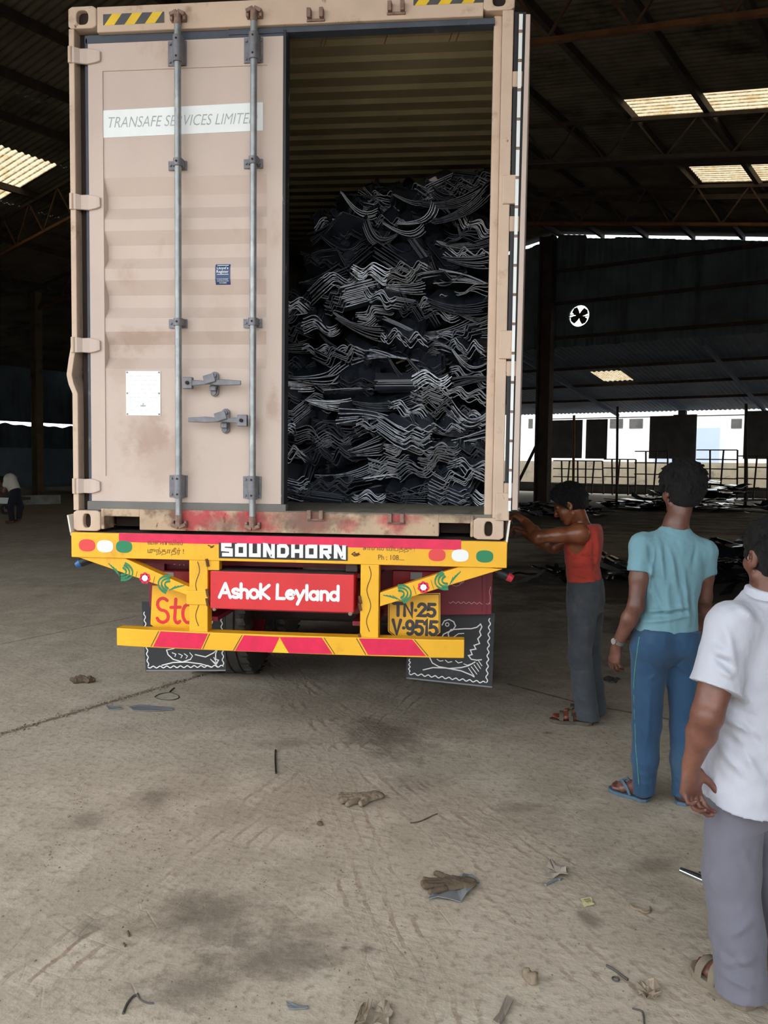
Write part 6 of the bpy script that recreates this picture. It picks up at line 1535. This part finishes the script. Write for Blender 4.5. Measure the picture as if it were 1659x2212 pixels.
# ---- 3. the man in the white shirt, nearest, cut by the right edge of the frame
def white_man():
    Y0 = 2.62; J = lambda x, y, dy=0.0: atY(x, y, Y0+dy)
    base = arr(.93, 2.66, 0)
    sk = skin_mat('deep_brown_skin', (92, 57, 46), (124, 82, 68))
    Mt = rot_axes(math.radians(24)); Rt, Ft = Mt[:, 0], Mt[:, 1]
    neck = J(1662, 1287, .04); pel = J(1652, 1800, .06); pel = arr(neck[0]-.015, neck[1]+.03, .70)
    ax = unit(neck-pel); Rx = unit(Rt-ax*(Rt@ax)); Fx = np.cross(ax, Rx); M = np.stack([Rx, Fx, ax], 1); TL = np.linalg.norm(neck-pel)
    shL = J(1579, 1352, -.05); shR = neck+Rx*.17-ax*.045
    elL, wrL = J(1528, 1545, -.10), J(1492, 1656, -.03)
    elR = shR+arr(.10, .0, -.29); wrR = elR+arr(.03, .12, -.2)
    hiL = pel-Rx*.072; hiR = pel+Rx*.080
    heL, toL = arr(.905, 2.585, 0), gnd(1500, 2092); heR = heL+arr(.19, .10, 0); toR = heR+arr(-.04, .25, 0)
    anL, anR = heL+arr(-.015, .03, .09), heR+arr(0, .03, .09)
    knL, knR = (hiL+anL)/2+arr(-.015, .03, 0), (hiR+anR)/2+arr(0, .04, 0)
    hc = J(1671, 1203, .05); Mh = rot_axes(math.radians(14), math.radians(4))
    S = Sculpt(arr(.56, 2.28, -.01), arr(1.36, 3.10, 1.60), .0048)
    S.loft(pel-ax*.03, M, [(0, 0, 0, .15, .11), (.12, 0, 0, .155, .115), (.26, 0, .0, .150, .115), (.44, 0, 0, .160, .115), (TL-.04, 0, 0, .15, .085), (TL+.01, 0, 0, .07, .062)], .03)
    S.cone(neck-ax*.05, hc+Mh@arr(0, -.02, -.045), .064, .058, .03)
    head(S, hc, Mh, 1.0)
    for sh, el, wr in ((shL, elL, wrL), (shR, elR, wrR)):
        S.cone(sh, sh*.5+el*.5, .056, .052, .03); S.cone(sh*.5+el*.5, el, .052, .046, .02); m1 = el*.66+wr*.34
        S.cone(el, m1, .043, .043, .02); S.cone(m1, wr, .043, .0255, .02); S.cone(neck-ax*.07, sh, .065, .055, .04)
    S.ell(elL+arr(-.01, -.03, .005), (.024, .022, .026), None, .02)
    hand(S, wrL, J(1492, 1730, -.02)-wrL, arr(.45, -.85, 0), arr(.7, .6, 0), .185, (30, 42, 30), .14, 10)
    hand(S, wrR, arr(0, .4, -.8), arr(-.9, 0, 0), arr(0, .8, 0), .18, (20, 30, 20))
    for hi, kn, an in ((hiL, knL, anL), (hiR, knR, anR)):
        S.cone(hi, kn, .080, .055, .03); S.cone(kn, an, .055, .04, .02)
    qL, sL, dL = foot(S, heL, toL, anL, .024, r=1.05); qR, sR, dR = foot(S, heR, toR, anR, .024, r=1.05); toes(S, qL, sL, dL, 1); toes(S, qR, sR, dR, -1)
    man = S.build('person', sk, None, base)
    tag(man, 'person in white short-sleeved shirt and grey trousers at right edge, nearest the viewer', 'person')
    eyes(man, hc, Mh)
    hair(man, hc, Mh, 1.0, .0042, grow=.014, nape=-.062, tuft=.006, top=.004, seed=21, ear=.026, locks=360, lock=.020)
    # shirt
    T_ = Sculpt(arr(.58, 2.28, .56), arr(1.36, 3.04, 1.42), .0048)
    T_.loft(pel-ax*.10, M, [(0, 0, 0, .176, .150), (.10, 0, 0, .172, .145), (.24, 0, .0, .164, .136), (.40, 0, .0, .164, .132), (.54, 0, 0, .172, .130), (TL+.02, 0, 0, .165, .105), (TL+.085, 0, 0, .090, .075), (TL+.12, 0, 0, .070, .066)], .02, 2.4)
    for sh, el, k in ((shL, elL, .68), (shR, elR, .68)):
        V_ = Sculpt(arr(.58, 2.28, .56), arr(1.36, 3.04, 1.42), .0048); d_ = unit(el-sh)
        V_.cone(neck-ax*.065, sh, .066, .062, .05); V_.cone(sh, sh+(el-sh)*.80, .064, .080, .05); V_.cut(sh+(el-sh)*k, d_); T_.merge(V_, .035)
    for (p, q, w, a) in [((1600, 1310), (1640, 1345), .014, .010), ((1568, 1350), (1585, 1440), .014, .010), ((1545, 1420), (1578, 1440), .012, -.010), ((1550, 1440), (1580, 1462), .011, .010), ((1540, 1400), (1580, 1418), .012, .009), ((1575, 1500), (1640, 1530), .014, .009), ((1570, 1525), (1640, 1560), .013, -.009), ((1565, 1560), (1650, 1600), .014, .010),
                         ((1560, 1590), (1630, 1640), .013, -.010), ((1552, 1620), (1620, 1690), .014, .010), ((1546, 1660), (1590, 1720), .013, -.009), ((1600, 1600), (1655, 1700), .013, .009), ((1620, 1560), (1659, 1640), .012, -.008)]:
        T_.fold(J(*p, -.13), J(*q, -.13), w, a*1.3)
    T_.cut(arr(neck[0], neck[1], 0)+arr(0, 0, .650), unit(arr(-.06, .20, -1))); T_.cut(neck+ax*.002, ax-Fx*.16)
    SHT = T_.build('shirt', cloth_mat('white_linen', (174, 176, 187), .03, .9, 300, bumpy=.3), man, disp=lambda P: .0030*vnoise(P*arr(18, 18, 26), 31)+.0014*vnoise(P*arr(60, 60, 40), 32))
    C_ = Sculpt(neck-.14, neck+.14, .004)
    C_.loft(neck-ax*.03+Fx*.004, M, [(0, 0, 0, .084, .080), (.03, 0, 0, .076, .074), (.056, 0, -.002, .070, .070)], .004, 2.0); C_.cut(neck+ax*.026, ax-Fx*.12)
    C_.loft(neck-ax*.03+Fx*.004, M, [(0, 0, 0, .001, .001), (.001, 0, 0, .001, .001)], .001)
    C_.build('collar', SHT.data.materials[0], SHT, disp=lambda P: .0012*vnoise(P*60, 35))
    K = Sculpt(arr(.62, 2.32, .03), arr(1.34, 3.04, .92), .0052)
    K.loft(pel-ax*.12, M, [(0, 0, 0, .12, .09), (.07, 0, 0, .158, .120), (.13, 0, 0, .158, .122), (.24, 0, 0, .145, .110)], .05)
    for hi, kn, an in ((hiL, knL, anL), (hiR, knR, anR)):
        K.cone(hi+arr(0, 0, -.02), kn, .088, .086, .03); K.cone(kn, kn*.4+an*.6, .086, .080, .02); K.cone(kn*.4+an*.6, an+arr(0, 0, -.06), .080, .082, .02)
    for (p, q, w, a) in [((1560, 1760), (1640, 1900), .016, .008), ((1590, 1800), (1640, 1960), .014, -.008), ((1575, 2050), (1640, 2010), .013, .011), ((1570, 2080), (1630, 2120), .013, -.010), ((1560, 2110), (1640, 2090), .013, .011), ((1565, 2130), (1640, 2150), .012, .010), ((1555, 1780), (1552, 2000), .010, .007)]:
        K.fold(J(*p, -.11), J(*q, -.11), w, a)
    K.cut(arr(0, 0, .040), arr(0, 0, -1)); K.cut(pel+ax*.10, ax)
    K.build('trousers', cloth_mat('grey_violet_twill', (104, 103, 114), .06, .9), man, disp=lambda P: .0035*vnoise(P*arr(14, 14, 9), 41)+.0016*vnoise(P*arr(45, 45, 30), 42))
    ms = mk('dust_covered_sandal', (118, 108, 92), .9, var=.1, vscale=20)
    for q, inner, toe, heel in ((qL, 1, toL, heL), (qR, -1, toR, heR)):
        so = sole(man, 'sandal', ms, q, inner, np.linalg.norm(toe-heel), w=.052, th=.024)
        for a_, b_, zz in ((.74, .72, .046), (.52, .48, .066)):
            m = MB(); m.sheet(lambda i, j: q(a_+(b_-a_)*i/8+(j-.5)*.12, .052*math.cos(math.pi*i/8), .002+zz*math.sin(math.pi*i/8)), 9, 2, (0, 0, .005)); m.build('strap', ms, so, smooth=True)

# ---- 4. a man bending over a cart far off on the left
def far_man():
    g_ = gnd(30, 1131); Y0 = g_[1]; J = lambda x, y, dy=0.0: atY(x, y, Y0+dy)
    S = Sculpt(g_+arr(-1.0, -.6, -.02), g_+arr(.8, .7, 1.5), .014)
    sk = skin_mat('mid_brown_skin', (96, 60, 46), (120, 76, 60))  # the man's own brown skin tone
    hipc, chest = J(33, 1062), J(22, 1036, .12); hd = J(6, 1040, .25); Mh = rot_axes(math.radians(60), math.radians(50))
    S.chain([hipc, chest], [.13, .14], .05); S.cone(chest, hd, .06, .055, .04); head(S, hd, Mh, 1.05)
    kL, kR = J(22, 1095, -.12), J(44, 1095, .12); aL, aR = J(26, 1126, -.1), J(41, 1122, .14)
    for k_, a_ in ((kL, aL), (kR, aR)): S.chain([hipc, k_, a_+arr(0, 0, .02)], [.09, .065, .045], .03); S.cone(a_+arr(0, 0, .0), arr(a_[0]-.18, a_[1]+.05, .035), .04, .035, .03)
    for dy, e, w_ in ((-.16, (8, 1062), (-6, 1058)), (.22, (6, 1060), (-8, 1056))):
        el, wr = J(*e, dy+.1), J(*w_, dy+.1); S.chain([chest+arr(0, dy, .02), el, wr], [.055, .042, .03], .03); hand(S, wr, arr(-.9, .1, -.3), arr(0, 0, -1), arr(0, .5 if dy < 0 else -.5, .2), .19, (30, 40, 20))
    man = S.build('person', sk, None, g_*arr(1, 1, 0)); tag(man, 'person in white top bending over a cart, far off at the left edge', 'person')
    hair(man, hd, Mh, 1.08, .010, grow=.018, tuft=.004)
    B = Sculpt(g_+arr(-1, -.6, .4), g_+arr(.8, .7, 1.5), .012); B.chain([hipc+(chest-hipc)*.1, chest], [.150, .165], .05)
    for dy, e in ((-.16, (8, 1062)), (.22, (6, 1060))): B.cone(chest+arr(0, dy, .02), J(*e, dy+.1)*.5+(chest+arr(0, dy, .02))*.5, .075, .065, .04)
    B.build('shirt', cloth_mat('off_white_cotton', (206, 200, 186), .05), man)
    K = Sculpt(g_+arr(-1, -.6, .02), g_+arr(.8, .7, 1.2), .012)
    K.ell(hipc, (.155, .15, .14), None, .04)
    for k_, a_ in ((kL, aL), (kR, aR)): K.chain([hipc, k_, a_+arr(0, 0, .06)], [.115, .085, .07], .03)
    K.build('trousers', cloth_mat('black_cotton', (34, 36, 44), .1), man)
teal_man(); red_man(); white_man(); far_man()
# ---------------------------------------------------------------- litter on the floor
M_glove = mk('dusty_cotton_glove', (128, 114, 96), .95, var=.15, vscale=30, bump=.4, bscale=220)
M_gloved = mk('soiled_dark_glove', (92, 78, 62), .95, var=.2, vscale=20, bump=.4, bscale=220)
M_grey = mk('grey_plastic_offcut', (120, 124, 128), .5, var=.1)
M_rubl = mk('grey_black_rubber_offcut', (72, 70, 68), .7, var=.2, vscale=12)
M_dirt = mk('dried_mud', (128, 114, 96), .95, var=.2, vscale=20, bump=.4, bscale=60)
def glove(c, ang, mat, label, s=1.0, mirror=1):
    c = gnd(*c); S = Sculpt(c+arr(-.2, -.2, -.005), c+arr(.2, .2, .08), .0035)
    d = arr(math.cos(ang), math.sin(ang), 0); n_ = arr(-d[1], d[0], 0)*mirror; q = lambda a, b, z=0: c+d*a*s+n_*b*s+arr(0, 0, .014+z)
    S.ell(q(-.01, 0), (.062*s, .050*s, .017), np.stack([d, n_, arr(0, 0, 1)], 1), .015); S.ell(q(-.075, -.006), (.045*s, .044*s, .015), np.stack([d, n_, arr(0, 0, 1)], 1), .02)
    for b, l, a, z in ((-.036, .070, -.25, .004), (-.013, .085, -.04, .012), (.012, .080, .12, .004), (.036, .062, .35, .0)):
        p = q(.035, b); e = p+(d*math.cos(a)+n_*math.sin(a))*l*s+arr(0, 0, z); S.cone(p, e, .0155*s, .0140*s, .006)
    S.cone(q(-.02, .035), q(.035, .092, .006), .0165*s, .014*s, .01)
    S.put(lambda X, Y, Z: (c[2]+.0015)-Z if False else Z-(c[2]+.0015), c-.2, c+arr(.2, .2, .0015), .004, 's')
    o = S.build('work_glove', mat, None, c, disp=lambda P: .0035*vnoise(P*45, 2)+.0015*vnoise(P*130, 3)); tag(o, label, 'glove'); return o
glove((782, 1728), math.radians(205), M_glove, 'dusty tan work glove lying on the floor below the bumper, fingers to the left', .98)
glove((972, 1917), math.radians(200), M_gloved, 'dark soiled work glove lying on a grey scrap of plastic', .92, -1)
def flat(pts, name, label, cat, mat, lift=.004, th=.003, curl=.0, seed=1):
    P_ = [gnd(*p) for p in pts]; c = sum(P_)/len(P_); r = random.Random(seed); m = MB(); n = len(P_)
    V = [c+arr(0, 0, lift)]; F = []
    ring = []
    for i in range(n):
        for k in range(3): ring.append(P_[i]*(1-k/3)+P_[(i+1) % n]*k/3)
    for p in ring: V.append(p+arr(r.uniform(-.003, .003), r.uniform(-.003, .003), lift+r.uniform(0, curl)))
    for p in ring: V.append(c*.5+p*.5+arr(0, 0, lift+r.uniform(0, curl*.5)))
    k = len(ring)
    for i in range(k): j = (i+1) % k; F += [(1+i, 1+j, 1+k+j, 1+k+i), (0, 1+k+i, 1+k+j)]
    o_ = len(V); V += [v-arr(0, 0, th) for v in V]; F += [tuple(o_+x for x in reversed(f)) for f in F] ; F += [(1+i, o_+1+i, o_+1+(i+1) % k, 1+(i+1) % k) for i in range(k)]
    m.add(V, F); o = m.build(name, mat, None, c); tag(o, label, cat); return o
def wire(pts, r_, name, label, cat, mat, lift=None, closed=False):
    P_ = [gnd(*p[:2])+arr(0, 0, r_+(p[2] if len(p) > 2 else 0)) for p in pts]; c = P_[0]*arr(1, 1, 0); m = MB(); Q = []
    for i in range(len(P_)-1):
        p0, p1, p2, p3 = P_[max(i-1, 0)], P_[i], P_[i+1], P_[min(i+2, len(P_)-1)]
        for k in range(5): t = k/5; Q.append(.5*((2*p1)+(-p0+p2)*t+(2*p0-5*p1+4*p2-p3)*t*t+(-p0+3*p1-3*p2+p3)*t**3))
    Q.append(P_[-1]); m.tube(Q, r_, 7); o = m.build(name, mat, None, c, smooth=True); tag(o, label, cat); return o
def lump(pxy, r3, name, label, cat, mat, seed, yaw=0):
    c = gnd(*pxy); S = Sculpt(c+arr(-.2, -.2, -.01), c+arr(.2, .2, .12), .005); r = random.Random(seed); A = rot_axes(yaw)
    for k in range(6): S.ell(c+A@arr(r.uniform(-.6, .6)*r3[0], r.uniform(-.5, .5)*r3[1], 0)+arr(0, 0, r3[2]*.5), (r3[0]*.5, r3[1]*.5, r3[2]*.6), A@rot_axes(r.uniform(-1, 1)), .008)
    o = S.build(name, mat, None, c, disp=lambda P: .008*vnoise(P*38, seed)+.004*vnoise(P*110, seed+1)); tag(o, label, cat); return o
flat([(922, 1945), (995, 1952), (1036, 1908), (1014, 1890), (975, 1900), (960, 1925)], 'plastic_scrap', 'grey torn plastic scrap half under the dark glove', 'scrap', M_grey, .004, .003, .022, 2)
lump((181, 1475), (.10, .045, .045), 'dirty_rag', 'dark crumpled rag on the floor left of the mud flaps', 'rag', M_gloved, 3, .3)
flat([(1297, 1468), (1320, 1464), (1340, 1470), (1330, 1478), (1310, 1476)], 'rubber_offcut', 'flat black offcut on the floor between charcoal and blue trousers', 'scrap', M_rubl, .006, .004, .02, 4)
wire([(595, 1622), (594.6, 1640), (596, 1672)], .005, 'thin_rod', 'thin black rod lying on the floor below the bumper centre', 'rod', M_black)
flat([(228, 1526), (262, 1529), (264, 1533), (234, 1534)], 'plastic_strip', 'short pale grey strip on the floor near the slab joint', 'strip', M_grey, .005, .003, .004, 5)
flat([(278, 1529), (300, 1524), (370, 1530), (374, 1535), (330, 1538), (288, 1536)], 'plastic_strip', 'long pale grey strip on the floor near the slab joint', 'strip', M_grey, .005, .003, .006, 6)
wire([(334, 1506), (345, 1500), (366, 1497), (383, 1502), (385, 1509), (368, 1513), (345, 1511), (335, 1507)], .003, 'wire_loop', 'loop of thin wire on the floor below the left mud flap', 'wire', M_rubl)
wire([(366, 1496), (372, 1490), (377, 1487)], .004, 'wire_end', 'short bent wire end beside the wire loop', 'wire', M_rubl)
wire([(886, 1779), (905, 1776), (924, 1768), (936, 1762), (945, 1759)], .003, 'dry_twig', 'thin dry twig on the floor right of the tan glove', 'twig', M_gloved)
flat([(1174, 1884), (1190, 1862), (1222, 1878), (1226, 1898), (1178, 1900)], 'clear_shard', 'thin translucent plastic shard with curled brown edge', 'scrap', mk('dusty_clear_plastic', (158, 150, 138), .35, var=.08), .006, .002, .022, 8)
wire([(1178, 1914), (1196, 1905), (1212, 1899), (1208, 1903)], .005, 'twisted_foil', 'twisted bit of foil beside the translucent shard', 'scrap', M_grey)
tk = flat([(1254, 1944), (1275, 1940), (1284, 1957), (1262, 1961)], 'paper_ticket', 'small pale yellow paper ticket on the floor', 'paper', mk('pale_yellow_paper', (206, 200, 150), .8, var=.1, vscale=60), .005, .001, .003, 9)
M_prt = mk('olive_print', (138, 136, 96), .8)
for a, b in (((1261, 1949), (1275, 1947)), ((1266, 1954), (1277, 1951))):
    m = MB(); p, q = gnd(*a)+arr(0, 0, .0105), gnd(*b)+arr(0, 0, .0105); m.bar(p, q, .007, .0012); m.build('printed_line', M_prt, tk)
wire([(1361, 1957), (1370, 1966), (1384, 1969), (1392, 1974), (1402, 1972), (1403, 1963)], .006, 'knotted_cord', 'knotted bit of brown cord on the floor, right', 'cord', M_dirt)
p, q = gnd(1470, 1886), gnd(1528, 1912); ch = thing('chrome_handle', 'shiny chrome handle lying on the floor beside grey trousers', 'handle', p*.5+q*.5)
M_chrome = mk('chrome', (200, 204, 210), .12, metal=1.0)
m = MB(); m.tube([p+arr(0, 0, .012), q+arr(0, 0, .012)], .0105, 12); m.build('bar', M_chrome, ch, smooth=True)
m = MB(); m.tube([p+arr(.005, .02, .009), q+arr(.03, .022, .009), gnd(1556, 1902)+arr(0, 0, .009)], .007, 8); m.build('dark_strip', M_black, ch, smooth=True)
m = MB(); m.tube([q+arr(.012*math.cos(t), .012*math.sin(t)-.005, .018) for t in np.linspace(0, 6.0, 14)], .004, 6); m.build('ring', M_chrome, ch, smooth=True)
m = MB(); m.tube([gnd(1510, 1890)+arr(0, 0, .012), gnd(1519, 1899)+arr(0, 0, .02), gnd(1527, 1905)+arr(0, 0, .012)], .003, 6); m.build('clip', M_black, ch, smooth=True)
flat([(1374, 2144), (1390, 2132), (1426, 2142), (1428, 2164), (1404, 2170), (1378, 2162)], 'crumpled_wrapper', 'crumpled brown wrapper on the floor left of the nearest man', 'wrapper', mk('brown_film', (136, 122, 104), .4, var=.2, vscale=30), .01, .002, .03, 11)
wire([(1366, 2180), (1376, 2183), (1386, 2186), (1390, 2196), (1392, 2222)], .003, 'wire_end', 'thin bent wire below the crumpled wrapper', 'wire', M_rubl)
wire([(1310, 2088), (1330, 2100), (1356, 2119)], .0045, 'thin_strip', 'thin dark strip on the floor left of the nearest man', 'strip', M_rubl)
m = MB(); c = gnd(1330, 2118); m.tube([c+arr(.011*math.cos(t), .011*math.sin(t), .005) for t in np.linspace(0, 2*math.pi, 16, endpoint=False)], .003, 6, closed=True); tag(m.build('rubber_washer', M_rubl, None, c, smooth=True), 'tiny round washer beside the thin dark strip', 'washer')
lump((1147, 2116), (.025, .035, .03), 'mud_clod', 'small clod of dried mud on the floor, bottom centre', 'clod', M_dirt, 13)
flat([(1066, 2212), (1094, 2156), (1108, 2166), (1082, 2222)], 'card_strip', 'grey-brown card strip at the bottom of the picture', 'strip', mk('grey_brown_card', (128, 118, 106), .85), .008, .004, .008, 14)
flat([(762, 2230), (784, 2176), (804, 2174), (790, 2225)], 'card_scrap', 'folded brown card at the bottom edge, left of a second flap', 'scrap', M_dirt, .012, .004, .02, 15)
flat([(806, 2222), (815, 2178), (836, 2168), (848, 2194), (838, 2222)], 'card_scrap', 'pale brown card flap at the bottom edge, right of a folded one', 'scrap', mk('pale_card', (150, 138, 120), .85), .01, .004, .012, 16)
wire([(266, 2192), (274, 2172), (286, 2156), (294, 2152)], .004, 'wire_hook', 'dark hooked wire at lower left, left one of two', 'wire', M_rubl)
wire([(297, 2148), (302, 2160), (318, 2168), (332, 2169)], .003, 'wire_hook', 'dark curved wire at lower left, right one of two', 'wire', M_rubl)
flat([(617, 2168), (666, 2176), (662, 2184), (622, 2182)], 'plastic_strip', 'short blue-grey strip on the floor near the bottom edge', 'strip', M_grey, .005, .003, .004, 17)
for pts, lb in (([(267, 2040), (271, 2046)], 'short dark splinter at lower left, upper of two'), ([(276, 2014), (279, 2024)], 'short dark splinter at lower left, lower of two')):
    wire([(pts[0][0], pts[0][1]), ((pts[0][0]+pts[1][0])/2, (pts[0][1]+pts[1][1])/2+1), pts[1]], .004, 'wood_splinter', lb, 'splinter', M_gloved)
lump((692, 1782), (.013, .011, .012), 'pebble', 'single dark pebble left of the tan glove', 'pebble', M_gloved, 19)
# crumbs of dirt strewn over the slab, too many to count
cr = random.Random(12); mb = MB()
def crumb(c, r_):
    c = A3(c); pts = [(1, 0, 0), (-1, 0, 0), (0, 1, 0), (0, -1, 0), (0, 0, 1), (0, 0, -.6)]
    V = [c+arr(*p)*r_*arr(cr.uniform(.6, 1.5), cr.uniform(.6, 1.5), cr.uniform(.4, .9)) for p in pts]
    mb.add(V, [(4, 0, 2), (4, 2, 1), (4, 1, 3), (4, 3, 0), (5, 2, 0), (5, 1, 2), (5, 3, 1), (5, 0, 3)])
A_, B_ = gnd(-60, 1604), gnd(445, 1456)
for k in range(260):
    t = cr.random(); crumb(A_+(B_-A_)*t+arr(cr.gauss(0, .03), cr.gauss(0, .03), .002), cr.uniform(.004, .012))
for k in range(520):
    x, y = cr.uniform(-20, 1660), cr.uniform(1520, 2230); crumb(gnd(x, y)+arr(0, 0, .001), cr.choice([.002, .002, .003, .003, .004, .006]))
for (x0, y0, x1, y1) in ((230, 1900, 420, 1560), (330, 1880, 420, 1660), (500, 1830, 830, 2200), (610, 1740, 800, 1960), (90, 1880, 180, 1720)):
    for k in range(45):
        t = cr.random(); crumb(gnd(x0+(x1-x0)*t+cr.gauss(0, 8), y0+(y1-y0)*t+cr.gauss(0, 5))+arr(0, 0, .001), cr.uniform(.002, .006))
stuff(mb.build('dirt_crumbs', M_dirt, fix=False), 'crumbs of dried dirt strewn over the concrete floor', 'dirt')
